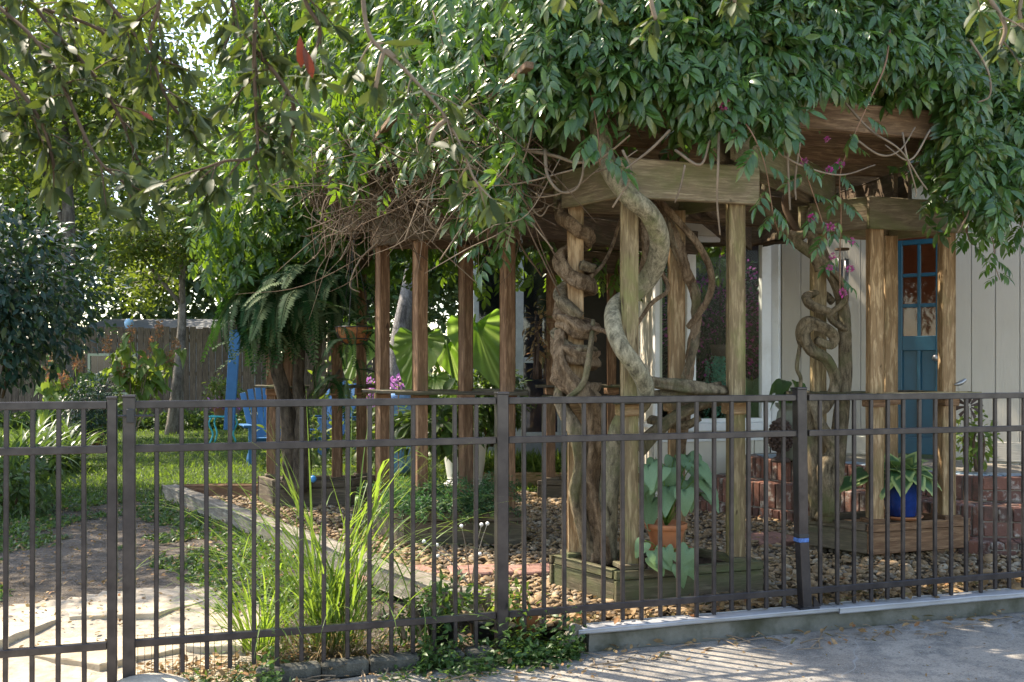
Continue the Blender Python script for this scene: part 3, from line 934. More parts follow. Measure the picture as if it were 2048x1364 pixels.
# the door: teal stiles and rails, six panes, two panels below
door = MB()
def dbox(mb, t0, t1, z0, z1, off=0.0, th=0.045, ch=0.004):
    c = wp((t0 + t1) / 2, off, (z0 + z1) / 2)
    mb.box(c, (t1 - t0, th, z1 - z0), frame((0, 0, 0), WD).to_3x3().to_4x4(), ch)
DW = tdoor1 - tdoor0 - 0.05; t0 = tdoor0 + 0.03; z0 = ZB + 0.03; z1 = ZD - 0.03
st = 0.05
px = [t0 + st, t0 + st + (DW - 2 * st - 0.03) / 2, t0 + st + (DW - 2 * st - 0.03) / 2 + 0.03, t0 + DW - st]
dbox(door, t0, t0 + st, z0, z1); dbox(door, t0 + DW - st, t0 + DW, z0, z1)
zs_ = [Zv(672, 9.6) - 0.0, 0, 0, z1 - 0.05]
zg0 = zs_[0]; zg1 = z1 - 0.05
dbox(door, t0 + st, t0 + DW - st, zg1, z1)
dbox(door, t0 + st, t0 + DW - st, zg0 - 0.14, zg0)
dbox(door, t0 + st, t0 + DW - st, z0, z0 + 0.16)
dbox(door, px[1], px[2], z0 + 0.16, zg0 - 0.14)
for a0, a1 in ((px[0], px[1]), (px[2], px[3])):
    dbox(door, a0, a1, z0 + 0.16, zg0 - 0.14, -0.012, 0.014, 0.002)
dob = door.build('door', M_['blue_door'], house)
mt = MB()
dbox(mt, px[1], px[2], zg0, zg1, 0, 0.04)
hz = (zg1 - zg0) / 3
for k in (1, 2):
    for a0, a1 in ((px[0], px[1]), (px[2], px[3])):
        dbox(mt, a0, a1, zg0 + hz * k - 0.018, zg0 + hz * k + 0.018, 0, 0.036)
mt.build('muntin', M_['blue_door'], dob)
for k in range(3):
    for a0, a1 in ((px[0], px[1]), (px[2], px[3])):
        pn = MB(); dbox(pn, a0, a1, zg0 + hz * k + (0.018 if k else 0), zg0 + hz * (k + 1) - (0.018 if k < 2 else 0), -0.005, 0.004, 0)
        pn.build('pane', M_['glass_door'], dob)
kn = MB(); kn.add(*lathe([(0.0, 0), (0.03, 0.004), (0.034, 0.02), (0.022, 0.035), (0, 0.038)], (0, 0, 0), 12))
Mk = Matrix.Translation(wp(t0 + DW - 0.04, 0.045, ZB + 0.95)) @ WN.to_track_quat('Z', 'Y').to_matrix().to_4x4()
obj('handle', mesh_from('handle', kn.v, kn.f, M_['steel'], True), dob, Mk)
fr = MB()
dbox(fr, tdoor0 - 0.03, tdoor0 + 0.028, ZB, ZD, 0.01, 0.07); dbox(fr, tdoor1 - 0.0, tdoor1 + 0.06, ZB, ZD, 0.01, 0.07); dbox(fr, tdoor0 - 0.03, tdoor1 + 0.06, ZD + 0.001, ZD + 0.07, 0.012, 0.07)
fr.build('door_frame', M_['siding'], house)
# the room behind the door
rm = MB()
Mr = frame((0, 0, 0), WD).to_3x3().to_4x4()
rm.box(wp((tdoor0 + tdoor1) / 2, -2.2, 1.9), (3.0, 0.05, 3.0), Mr, 0)
rm.box(wp(tdoor0 - 0.9, -1.2, 1.9), (0.05, 2.1, 3.0), Mr, 0)
rm.build('room_wall', plain('terracotta_room_wall', (0.42, 0.16, 0.09), 0.8), house)

# sunroom windows
B0 = Vector((1.44, 10.15, 0)); B1 = Vector((2.70, 10.48, 0))
BD = (B1 - B0).normalized(); BN = Vector((BD.y, -BD.x, 0)); 
if BN.y > 0: BN = -BN
Lb = (B1 - B0).length
ZS = 0.80
planks(B0, BD, BN, Lb, 0.16, ZS - 0.05, M_['siding_cream'], 0.16, 0.008)
def bb(name, t0, t1, z0, z1, mat, off=0.0, th=0.06, parent=None, ch=0.004):
    mb = MB()
    c = B0 + BD * ((t0 + t1) / 2) + BN * off
    mb.box((c.x, c.y, (z0 + z1) / 2), (t1 - t0, th, z1 - z0), frame((0, 0, 0), BD).to_3x3().to_4x4(), ch)
    return mb.build(name, mat, parent or house)
bb('wall', 0, Lb, 0.1, ZS - 0.02, backing, -0.045, 0.05)
bb('sill_board', -0.03, Lb + 0.02, ZS - 0.05, ZS + 0.03, M_['white'], 0.03, 0.12)
bb('apron_board', -0.02, Lb + 0.01, ZS - 0.16, ZS - 0.052, M_['white'], 0.016, 0.03)
bb('head_board', -0.02, Lb, 2.75, 3.25, M_['siding_cream'], 0.0, 0.08)
win_edges = [(0.0, 0.40), (0.40, Lb)]
for k, (e0, e1) in enumerate(win_edges):
    wf = MB()
    def q(t0, t1, z0, z1, th=0.07):
        c = B0 + BD * ((t0 + t1) / 2)
        wf.box((c.x, c.y, (z0 + z1) / 2), (t1 - t0, th, z1 - z0), frame((0, 0, 0), BD).to_3x3().to_4x4(), 0.004)
    fw = 0.05
    q(e0, e0 + fw, ZS + 0.03, 2.75); q(e1 - fw - (0.06 if k else 0), e1, ZS + 0.03, 2.75)
    q(e0 + fw, e1 - fw, 2.69, 2.748, 0.066); q(e0 + fw, e1 - fw, ZS + 0.032, ZS + 0.075, 0.066)
    wob = wf.build('window', M_['white'], house)
    bb('pane', e0 + fw, e1 - fw, ZS + 0.075, 2.69, M_['glass'], -0.008, 0.005, wob, 0)
# sunroom interior: floor ledge and a far wall
bb('ledge', 0, Lb, ZS - 0.02, ZS + 0.02, M_['white'], -0.3, 0.5)
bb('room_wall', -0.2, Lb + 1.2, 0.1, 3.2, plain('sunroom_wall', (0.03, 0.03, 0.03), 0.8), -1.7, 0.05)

# screened porch
Q0 = Vector((-0.50, 13.0, 0)); Q1 = Vector((1.46, 13.0, 0))
def qb(name, x0, x1, z0, z1, mat, y=13.0, th=0.08, parent=None):
    mb = MB(); mb.box(((x0 + x1) / 2, y, (z0 + z1) / 2), (x1 - x0, th, z1 - z0), None, 0.004)
    return mb.build(name, mat, parent or house)
frame_m = plain('grey_white_trim', (0.55, 0.58, 0.62), 0.6)
for k, (x0, x1) in enumerate(((-0.50, 0.08), (0.08, 0.62), (0.62, 1.10), (1.10, 1.46))):
    wf = MB()
    for (a0, a1, c0, c1, th) in ((x0, x0 + 0.07, 0.5, 3.1, 0.09), (x1 - 0.03, x1, 0.5, 3.1, 0.09), (x0 + 0.07, x1 - 0.03, 1.46, 1.53, 0.08), (x0 + 0.07, x1 - 0.03, 3.0, 3.09, 0.08), (x0 + 0.07, x1 - 0.03, 0.5, 0.56, 0.08)):
        wf.box(((a0 + a1) / 2, 13.0, (c0 + c1) / 2), (a1 - a0, th, c1 - c0), None, 0.004)
    wob = wf.build('window', frame_m, house)
    qb('pane', x0 + 0.07, x1 - 0.03, 1.53, 3.0, M_['glass_porch'], 13.0, 0.006, wob)
    qb('pane', x0 + 0.07, x1 - 0.03, 0.56, 1.46, M_['glass_porch'], 13.0, 0.006, wob)
qb('wall', -0.52, 1.46, 0.0, 0.5, plain('porch_skirt', (0.28, 0.30, 0.34), 0.7), 13.0, 0.1)
qb('room_wall', -0.52, 1.6, 0.0, 3.2, plain('porch_back_wall', (0.26, 0.26, 0.31), 0.8), 15.0, 0.1)
mb = MB(); mb.box((-0.49, 14.0, 1.6), (0.05, 1.9, 3.2), None, 0); mb.build('room_wall', plain('porch_side', (0.2, 0.2, 0.23), 0.8), house)
mb = MB(); mb.box((1.5, 11.6, 1.6), (0.08, 2.7, 3.2), None, 0); mb.build('wall', M_['siding_cream'], house)
# roof: a low slab cut back over the sunroom to let light in on its plants
rf = MB()
rt = [(-0.9, 12.6), (1.5, 12.5), (3.05, 12.5), (3.05, 10.0), (5.6, 7.85), (12, 7.5), (12, 18), (-0.9, 18)]
n = len(rt)
V = [(x, y, 3.27) for x, y in rt] + [(x, y, 3.42) for x, y in rt]
rf.add(V, [list(range(n))[::-1], list(range(n, 2 * n))] + [(i, (i + 1) % n, n + (i + 1) % n, n + i) for i in range(n)])
rf.build('roof', plain('grey_shingle_roof', (0.16, 0.15, 0.14), 0.9, 0.2, 0.3, 30, 0.5), house)

# ================================================================== brick steps
def brick_steps():
    t = NT('old_brick')
    v = t.coord('Object', (1, 1, 1), rnd=True)
    oi = t.n('ObjectInfo')
    base = t.ramp(oi.outputs['Random'], [(0, (0.11, 0.055, 0.045)), (0.3, (0.18, 0.08, 0.055)), (0.55, (0.14, 0.075, 0.06)), (0.75, (0.24, 0.105, 0.07)), (1, (0.09, 0.06, 0.05))])
    a = t.noise(v, 9, 5, 0.7); b = t.noise(v, 60, 4, 0.7)
    col = t.mix(t.fac(a, 0.54, 0.66), base, (0.38, 0.34, 0.29))
    col = t.mix(t.fac(t.noise(v, 5, 4, 0.7), 0.5, 0.7), col, (0.06, 0.05, 0.04))
    m = t.done(t.pbr(col, 0.9, t.bump(t.n('Math', {0: a, 1: b}, operation='ADD').outputs[0], 0.6, 0.01), 0.2))
    mortar = plain('grey_mortar', (0.24, 0.21, 0.17), 0.95, 0.1, 0.3, 25, 0.5)
    tread = plain('worn_brick_tread', (0.20, 0.14, 0.11), 0.9, 0.2, 0.4, 9, 0.5, 0, (0.13, 0.12, 0.11))
    tile = plain('blue_grey_tile', (0.16, 0.22, 0.27), 0.45, 0.5, 0.6, 11)
    stp = thing('brick_steps', 'old brick steps in three tiers curving round to the teal door', 'steps', (3, 9, 0))
    tiers = [
        ([(1.72, 10.0), (1.84, 9.78), (2.20, 9.40), (2.62, 8.86), (2.95, 8.25), (3.30, 7.62), (3.55, 7.42), (4.9, 7.34)], -0.02, 0.10),
        ([(1.98, 9.95), (2.02, 9.62), (2.30, 9.28), (2.66, 8.95), (3.0, 8.45), (3.35, 7.86), (3.60, 7.64), (4.9, 7.56)], 0.10, 0.335),
        ([(2.32, 10.0), (2.34, 9.62), (2.52, 9.30), (2.86, 9.10), (3.15, 8.62), (3.5, 8.12), (3.72, 7.92), (4.9, 7.84)], 0.335, 0.535),
    ]
    for ti, (line, z0, z1) in enumerate(tiers):
        back = [(5.2, 8.2), (4.0, 9.6), (2.9, 10.4), (line[0][0] + 0.15, 10.2)]
        pts = [Vector((x, y, 0)) for x, y in line]
        # mortar core, set in from the faces of the bricks
        inn = []
        for i, p in enumerate(pts):
            d = (pts[min(i + 1, len(pts) - 1)] - pts[max(i - 1, 0)]).normalized()
            inn.append(p + Vector((-d.y, d.x, 0)) * 0.012)
        ring = [(p.x, p.y) for p in inn] + back
        n = len(ring)
        mb = MB()
        zt = z1 - 0.012
        mb.add([(x, y, z0 - 0.01) for x, y in ring] + [(x, y, zt) for x, y in ring], [list(range(n, 2 * n))] + [(i, (i + 1) % n, n + (i + 1) % n, n + i) for i in range(n)])
        mb.build('step_core', mortar, stp)
        for i in range(len(pts) - 1):
            a0, b0 = pts[i], pts[i + 1]
            d = (b0 - a0); L = d.length; d.normalize(); inw = Vector((-d.y, d.x, 0))
            last = i >= len(pts) - 2
            if last:   # courses of stretchers with a row of headers on top
                wk = [(0.205, 0.5), (0.105, 0.5)] if ti != 2 else [(0.205, 0.45), (0.105, 0.55)]
            else:
                wk = [(0.078, 1.0)]
            zc = z0 + 0.002
            for (bw, fr_) in wk:
                hh = (z1 - z0) * fr_
                nb = max(1, round(L / bw)); w_ = L / nb
                for k in range(nb):
                    c = a0 + d * (w_ * (k + 0.5)) + inw * (0.055 + R.uniform(-.006, .006))
                    V, Fc = cbox(w_ - 0.011, 0.115, hh - 0.010, 0.006)
                    M = Matrix.Translation((c.x, c.y, zc + hh / 2 + R.uniform(-.002, .002))) @ frame((0, 0, 0), d).to_3x3().to_4x4() @ Matrix.Rotation(R.uniform(-.02, .02), 4, 'Z')
                    obj('brick', mesh_from('brick', V, Fc, m), stp, M)
                zc += hh
            # tread bricks behind the edge row
            nb = max(1, round(L / 0.11)); w_ = L / nb
            for k in range(nb):
                c = a0 + d * (w_ * (k + 0.5)) + inw * 0.22
                V, Fc = cbox(w_ - 0.010, 0.195, 0.03, 0.004)
                M = Matrix.Translation((c.x, c.y, z1 - 0.016 + R.uniform(-.003, .003))) @ frame((0, 0, 0), d).to_3x3().to_4x4()
                obj('tread_brick' if ti < 2 else 'tile', mesh_from('tread_brick', V, Fc, m if ti < 2 else tile), stp, M)
    return stp
brick_steps()
# flat red brick stepping slabs in the gravel
for k, (u, v, sx, sy, rz) in enumerate(((790, 1142, 0.30, 0.55, 0.5), (960, 1135, 0.28, 0.42, 0.2), (1080, 1133, 0.28, 0.38, 0.3), (1540, 1072, 0.45, 0.4, 0.4))):
    Y = F * (H - 0.03) / (v - VH)
    V, Fc = cbox(sy, sx, 0.05, 0.008)
    lab = ['faded red paving slab in the gravel behind the tall grass clump', 'faded red paving slab in the gravel beside the middle fence post', 'faded red paving slab in the gravel touching the mossy planter', 'faded pink paving slab in the gravel in front of the brick steps'][k]
    o = obj('paving_slab', mesh_from('paving_slab', V, Fc, plain('faded_red_paver', (0.27, 0.15, 0.12), 0.9, 0.2, 0.3, 12, 0.4)), None, Matrix.Translation((XY(u, Y), Y, 0.0)) @ Matrix.Rotation(rz, 4, 'Z'))
    tag(o, lab, 'paver', 'paving slabs set in the gravel')
# ================================================================== leaves
def leafT(W=0.2, n=4, fold=0.25, droop=0.25, peak=0.42, tip=1.0, wave=0.0):
    """one leaf along +x, unit length, folded on its midrib"""
    V = []; mid = []; lf = []; rt = []
    for i in range(n + 1):
        x = i / n
        z = -droop * x * x
        mid.append(len(V)); V.append((x, 0, z))
        if 0 < i < n:
            s = (x / peak) if x < peak else ((1 - x) / (1 - peak)) ** tip
            ww = W * math.sin(min(1, s) * math.pi / 2)
            zz = z + fold * ww + wave * math.sin(i * 2.4)
            lf.append(len(V)); V.append((x, ww, zz))
            rt.append(len(V)); V.append((x, -ww, zz + wave * 0.6))
        else: lf.append(None); rt.append(None)
    Fc = []
    for i in range(n):
        a, b = mid[i], mid[i + 1]
        for sd_, flip in ((lf, False), (rt, True)):
            c, d = sd_[i], sd_[i + 1]
            tr = []
            if c is None: tr = [(a, b, d)]
            elif d is None: tr = [(a, b, c)]
            else: tr = [(a, b, d), (a, d, c)]
            for t in tr: Fc.append(t[::-1] if flip else t)
    return np.array(V, float), np.array(Fc, int)

def pinnateT(seed, k=4, L=1.0, lw=0.078, ll=0.44):
    """a compound leaf: pairs of drooping leaflets on a thin stalk, and one at the end"""
    r = random.Random(seed)
    parts = []
    side = r.uniform(-.08, .08)
    def sp(t): return np.array([t * L * 0.62, side * t * t, -0.22 * t * t * L])
    pts = [sp(t) for t in (0, 0.5, 1.0)]
    V = []
    for p in pts:
        for a in (0, 2.1, 4.2): V.append(p + 0.006 * np.array([0, math.cos(a), math.sin(a)]))
    Fc = []
    for i in range(2):
        for q in range(3):
            a = i * 3 + q; b = i * 3 + (q + 1) % 3
            Fc += [(a, b, b + 3), (a, b + 3, a + 3)]
    parts.append((np.array(V), np.array(Fc)))
    def put(base, d, up, s):
        TV, TF = leafT(lw / ll * r.uniform(0.85, 1.1), 4, r.uniform(0.15, 0.4), r.uniform(0.15, 0.42), 0.40, 0.85)
        Rm = basis(np.array([d]), np.array([up]))
        parts.append(scatter(TV, TF, np.array([base]), Rm, np.array([s])))
    for i in range(k):
        t = 0.28 + 0.62 * i / max(1, k - 1)
        for s in (-1, 1):
            d = np.array([0.55 + r.uniform(-.15, .15), s * 0.85, -0.45 + r.uniform(-.3, .2)])
            put(sp(t + s * 0.02), d, np.array([0.2, s * 0.2, 1.0]), ll * r.uniform(0.75, 1.05) * (0.8 if i == 0 else 1))
    put(sp(1.0), np.array([1, side, -0.5]), np.array([0.2, 0, 1]), ll * 1.05)
    return cat(parts)

def basis(d, up):
    d = np.asarray(d, float); up = np.asarray(up, float)
    x = d / (np.linalg.norm(d, axis=1, keepdims=True) + 1e-9)
    y = np.cross(up, x); ny = np.linalg.norm(y, axis=1, keepdims=True)
    bad = ny[:, 0] < 1e-4
    if bad.any():
        y[bad] = np.cross(np.tile([0.3, 0.9, 0.1], (bad.sum(), 1)), x[bad]); ny = np.linalg.norm(y, axis=1, keepdims=True)
    y = y / ny
    z = np.cross(x, y)
    return np.stack([x, y, z], 2)

def uv_of(pos):
    y = np.maximum(pos[:, 1], 0.01)
    return pos[:, 0] / y * F + 1024, VH - (pos[:, 2] - H) / y * F

def leaves(parent, name, temps, pos, Rm, sc, mat, nparts=0, stuff='foliage', smooth=True, bias=None):
    """the leaves that show largest become objects that share meshes, the rest one mass"""
    pos = np.asarray(pos, float); sc = np.asarray(sc, float); n = len(pos)
    tid = rng.integers(0, len(temps), n)
    first = np.zeros(n, bool)
    if nparts > 0:
        u, v = uv_of(pos)
        vis = (u > -20) & (u < 2068) & (v > -20) & (v < 1380)
        score = pos[:, 1] - 1.5 * sc + (0 if bias is None else bias) + np.where(vis, 0, 1e3)
        order = np.argsort(score)[:nparts]
        first[order[vis[order]]] = True
    mes = {}
    for i in np.where(first)[0]:
        k = tid[i]
        if k not in mes: mes[k] = mesh_from(name, temps[k][0], temps[k][1], mat, smooth)
        M = Matrix([[*(Rm[i, a] * sc[i]), pos[i, a]] for a in range(3)] + [[0, 0, 0, 1]])
        obj(name, mes[k], parent, M)
    rest = ~first
    if rest.any():
        parts = [scatter(temps[k][0], temps[k][1], pos[rest & (tid == k)], Rm[rest & (tid == k)], sc[rest & (tid == k)]) for k in range(len(temps)) if (rest & (tid == k)).any()]
        V, Fc = cat(parts)
        return obj(stuff, mesh_from(stuff, V, Fc, mat, smooth), parent, kind='stuff')

def unit(n): 
    a = rng.normal(0, 1, (n, 3)); return a / np.linalg.norm(a, axis=1, keepdims=True)

LM = {}  # many ramps hold dark tones that stand in for shade between leaves
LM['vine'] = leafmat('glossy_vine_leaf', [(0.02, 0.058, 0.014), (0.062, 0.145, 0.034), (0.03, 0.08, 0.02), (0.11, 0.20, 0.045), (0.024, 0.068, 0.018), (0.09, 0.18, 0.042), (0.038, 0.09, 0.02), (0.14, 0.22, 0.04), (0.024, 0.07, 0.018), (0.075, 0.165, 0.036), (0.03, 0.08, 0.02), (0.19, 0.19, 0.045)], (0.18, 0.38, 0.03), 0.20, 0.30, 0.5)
LM['vine_sun'] = leafmat('backlit_vine_leaf', [(0.018, 0.055, 0.012), (0.05, 0.125, 0.018), (0.025, 0.075, 0.015), (0.08, 0.155, 0.022), (0.02, 0.065, 0.014)], (0.26, 0.43, 0.025), 0.36, 0.38, 0.5)  # vine leaf copy with backlight put into its colour: yellower, more translucent
LM['oak'] = leafmat('olive_oak_leaf', [(0.014, 0.026, 0.007), (0.032, 0.05, 0.012), (0.02, 0.034, 0.010), (0.055, 0.075, 0.018)], (0.17, 0.23, 0.02), 0.20, 0.55, 0.22)  # colour and translucency lowered to imitate the shade on the sprays
LM['red'] = leafmat('dead_red_leaf', [(0.13, 0.025, 0.012), (0.10, 0.02, 0.01)], (0.22, 0.03, 0.01), 0.2, 0.5)
LM['dark'] = leafmat('dark_camellia_leaf', [(0.006, 0.026, 0.016), (0.014, 0.048, 0.028), (0.008, 0.032, 0.02)], (0.05, 0.14, 0.03), 0.12, 0.38, 0.4)
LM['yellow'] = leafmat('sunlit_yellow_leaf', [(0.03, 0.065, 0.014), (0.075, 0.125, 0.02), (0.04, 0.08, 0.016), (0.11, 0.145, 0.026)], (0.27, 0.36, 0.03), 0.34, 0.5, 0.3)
LM['mid'] = leafmat('mid_green_leaf', [(0.018, 0.05, 0.013), (0.04, 0.085, 0.02), (0.055, 0.105, 0.025), (0.022, 0.06, 0.02)], (0.18, 0.30, 0.03), 0.30, 0.45, 0.4)
LM['far'] = leafmat('far_tree_leaf', [(0.022, 0.05, 0.022), (0.042, 0.075, 0.028), (0.03, 0.06, 0.024), (0.065, 0.10, 0.035)], (0.15, 0.23, 0.04), 0.25, 0.5, 0.3)
LM['grass'] = leafmat('lawn_blade', [(0.045, 0.10, 0.018), (0.07, 0.135, 0.022), (0.09, 0.15, 0.03), (0.06, 0.115, 0.02)], (0.28, 0.42, 0.04), 0.35, 0.5, 0.3)
LM['weed'] = leafmat('weed_leaf', [(0.025, 0.07, 0.016), (0.04, 0.095, 0.022), (0.055, 0.11, 0.025)], (0.18, 0.32, 0.03), 0.3, 0.45, 0.4)
LM['lemon'] = leafmat('tall_grass_blade', [(0.10, 0.19, 0.03), (0.15, 0.25, 0.04), (0.12, 0.21, 0.05), (0.19, 0.28, 0.06)], (0.40, 0.58, 0.05), 0.42, 0.42, 0.4)
LM['straw'] = leafmat('dry_straw', [(0.30, 0.21, 0.10), (0.38, 0.28, 0.13), (0.24, 0.13, 0.06)], (0.5, 0.33, 0.12), 0.3, 0.6, 0.3)
LM['fern'] = leafmat('fern_frond', [(0.009, 0.036, 0.012), (0.018, 0.06, 0.018)], (0.06, 0.17, 0.02), 0.18, 0.7, 0.1)  # dark green lowered further to imitate the shade the ferns hang in
LM['elephant'] = leafmat('elephant_ear_leaf', [(0.08, 0.19, 0.03), (0.10, 0.22, 0.035)], (0.30, 0.56, 0.05), 0.5, 0.42, 0.4, vein=(0.5, 0.7, 0.16))
LM['caladium'] = leafmat('pale_arrow_leaf', [(0.16, 0.27, 0.14), (0.20, 0.32, 0.17), (0.13, 0.24, 0.10)], (0.3, 0.48, 0.15), 0.3, 0.45, 0.4)
LM['hosta'] = leafmat('hosta_leaf', [(0.05, 0.12, 0.045), (0.06, 0.14, 0.05)], (0.22, 0.4, 0.08), 0.3, 0.45, 0.4, rim=((0.42, 0.50, 0.17), 1.27))
LM['aspid'] = leafmat('dark_strap_leaf', [(0.03, 0.07, 0.02), (0.045, 0.09, 0.025), (0.06, 0.11, 0.03)], (0.2, 0.33, 0.04), 0.25, 0.38, 0.5)
LM['hydra'] = leafmat('hydrangea_leaf', [(0.07, 0.14, 0.03), (0.10, 0.17, 0.035), (0.13, 0.19, 0.05)], (0.34, 0.46, 0.05), 0.42, 0.5, 0.3)
LM['panicle'] = leafmat('brown_panicle', [(0.30, 0.13, 0.06), (0.38, 0.18, 0.09), (0.25, 0.09, 0.04)], (0.5, 0.22, 0.1), 0.3, 0.8, 0.2)
LM['pink'] = leafmat('magenta_petal', [(0.42, 0.03, 0.20), (0.52, 0.06, 0.28), (0.36, 0.02, 0.12)], (0.7, 0.1, 0.4), 0.3, 0.5, 0.3)
LM['orchid'] = leafmat('orchid_petal', [(0.40, 0.05, 0.36), (0.5, 0.10, 0.44), (0.3, 0.04, 0.3)], (0.6, 0.15, 0.55), 0.3, 0.5, 0.3)
LM['lilac'] = leafmat('lilac_petal', [(0.45, 0.13, 0.50), (0.58, 0.2, 0.6), (0.38, 0.1, 0.45)], (0.7, 0.3, 0.75), 0.35, 0.5, 0.3)
LM['teal'] = leafmat('teal_succulent', [(0.10, 0.42, 0.31), (0.13, 0.5, 0.38), (0.07, 0.34, 0.26)], (0.1, 0.4, 0.25), 0.2, 0.5, 0.4)
LM['asparagus'] = leafmat('feathery_needle', [(0.02, 0.075, 0.03), (0.03, 0.10, 0.04)], (0.1, 0.28, 0.06), 0.3, 0.5, 0.3)
LM['litter'] = leafmat('fallen_leaf', [(0.20, 0.115, 0.05), (0.30, 0.19, 0.09), (0.13, 0.075, 0.035), (0.36, 0.25, 0.13), (0.25, 0.10, 0.04)], (0.4, 0.25, 0.1), 0.15, 0.7, 0.2)

TL = [leafT(0.20, 4, R.uniform(.1, .4), R.uniform(.1, .5), 0.42, 0.9) for _ in range(4)]       # pointed leaf
TO = [leafT(0.15, 5, R.uniform(.1, .4), R.uniform(0, .4), 0.58, 0.55, 0.012) for _ in range(5)]  # blunt oak leaf
TS = [leafT(0.26, 2, 0.3, R.uniform(0, .3), 0.5) for _ in range(3)]                              # cheap far leaf
TC = [leafT(0.24, 3, 0.3, R.uniform(.1, .5), 0.5) for _ in range(3)]
TP = [pinnateT(100 + i, 3 + i % 3) for i in range(8)]

# ================================================================== trees
def tree(name, label, base, h, crown, nleaf, size, mat, bk, temps=None, trunk=0.12, nlimb=7, clusters=70, lean=(0, 0), seed=1, group=None, spread=0.16, nparts=0, first_fork=0.45, bare=None):
    """crown = (cx, cy, cz, rx, ry, rz) in metres from the base"""
    r = random.Random(seed); g = np.random.default_rng(seed)
    base = Vector(base)
    t = thing(name, label, 'tree', base, group)
    cx, cy, cz, rx, ry, rz = crown
    top = base + Vector((cx, cy, cz + rz * 0.5))
    p = [base + Vector((0, 0, -0.1))]
    for k in (0.25, 0.5, 0.75, 1.0):
        q = base.lerp(top, k); q.x += lean[0] * math.sin(k * 3.1) + r.uniform(-.04, .04) * h * 0.3; q.y += lean[1] * math.sin(k * 3.1); p.append(q)
    mb = MB(); mb.tube(p, [trunk * 1.25, trunk, trunk * 0.8, trunk * 0.5, trunk * 0.15], 9, 4, bump=0.05)
    tr = mb.build('trunk', bk, t, True)
    axis = catmull(p, 6)
    cl = []
    c0 = base + Vector((cx, cy, cz))
    for k in range(nlimb):
        s = axis[int(len(axis) * r.uniform(first_fork, 0.9))]
        a = 2 * math.pi * (k + r.uniform(0, .6)) / nlimb
        e = c0 + Vector((math.cos(a) * rx * r.uniform(.5, .95), math.sin(a) * ry * r.uniform(.5, .95), rz * r.uniform(-.5, .75)))
        m1 = s.lerp(e, 0.5) + Vector((r.uniform(-.1, .1) * rx, r.uniform(-.1, .1) * ry, 0.12 * rz))
        lm = MB(); lm.tube([s, m1, e], [trunk * 0.4, trunk * 0.25, trunk * 0.06], 6, 5, bump=0.06)
        for q in range(5):
            w = s.lerp(e, r.uniform(.35, .95)) + Vector((0, 0, 0.08 * rz))
            e2 = w + Vector((r.uniform(-1, 1) * rx, r.uniform(-1, 1) * ry, r.uniform(-.7, .8) * rz)) * 0.45
            lm.tube([w, w.lerp(e2, .5) + Vector((0, 0, .03)), e2], [trunk * 0.14, trunk * 0.1, trunk * 0.04], 5, 3)
            cl.append(e2); cl.append(w.lerp(e2, 0.6))
        cl.append(e)
        lm.build('limb', bk, t, True)
    while len(cl) < clusters:
        d = Vector((r.gauss(0, 1), r.gauss(0, 1), r.gauss(0, 1))).normalized() * (r.random() ** 0.4)
        cl.append(c0 + Vector((d.x * rx, d.y * ry, d.z * rz)))
    C = np.array([c[:] for c in cl])
    wgt = g.uniform(0.3, 1.5, len(C)); wgt /= wgt.sum()
    ci = g.choice(len(C), nleaf, p=wgt)
    pos = C[ci] + g.normal(0, 1, (nleaf, 3)) * np.array([rx, ry, rz]) * spread * np.array([1, 1, 0.75])
    d = g.normal(0, 1, (nleaf, 3)); d[:, 2] = d[:, 2] * 0.5 - 0.35
    up = g.normal(0, 0.55, (nleaf, 3)); up[:, 2] += 1
    leaves(t, 'leaf', temps or TS, pos, basis(d, up), size * g.uniform(0.65, 1.25, nleaf), mat, nparts, 'crown')
    return t

def shrub(name, label, cat_, c, rad, n, size, mat, temps, nparts=0, group=None, stems=6, shell=0.45, smat='twig_dark', down=0.35, zmin=None):
    c = Vector(c)
    t = thing(name, label, cat_, (c.x, c.y, max(0, c.z - rad[2])), group)
    d = unit(n)
    pos = np.array(c[:]) + d * np.array(rad) * (rng.random((n, 1)) ** shell) * (1 + 0.22 * smoothn(d[:, 0] * 3 + c.x, d[:, 2] * 3, 1.3)[:, None])
    ax = d * 0.9 + rng.normal(0, 0.6, (n, 3)); ax[:, 2] -= down
    up = d * 0.4 + rng.normal(0, 0.35, (n, 3)); up[:, 2] += 0.9
    if zmin is not None:
        k = pos[:, 2] > zmin
        pos, ax, up = pos[k], ax[k], up[k]; n = len(pos)
    leaves(t, 'leaf', temps, pos, basis(ax, up), size * rng.uniform(0.65, 1.2, n), mat, nparts, 'foliage')
    for k in range(stems):
        a = R.uniform(0, 6.28)
        b = Vector((c.x + .06 * math.cos(a), c.y + .06 * math.sin(a), max(-0.02, c.z - rad[2] * 1.05)))
        e = c + Vector((math.cos(a) * rad[0] * R.uniform(.3, .8), math.sin(a) * rad[1] * R.uniform(.3, .8), rad[2] * R.uniform(0, .75)))
        mb = MB(); mb.tube([b, b.lerp(e, .5) + Vector((R.uniform(-.05, .05), R.uniform(-.05, .05), .05)), e], [0.016, 0.011, 0.004], 6, 4)
        mb.build('stem', M_[smat], t, True)
    return t

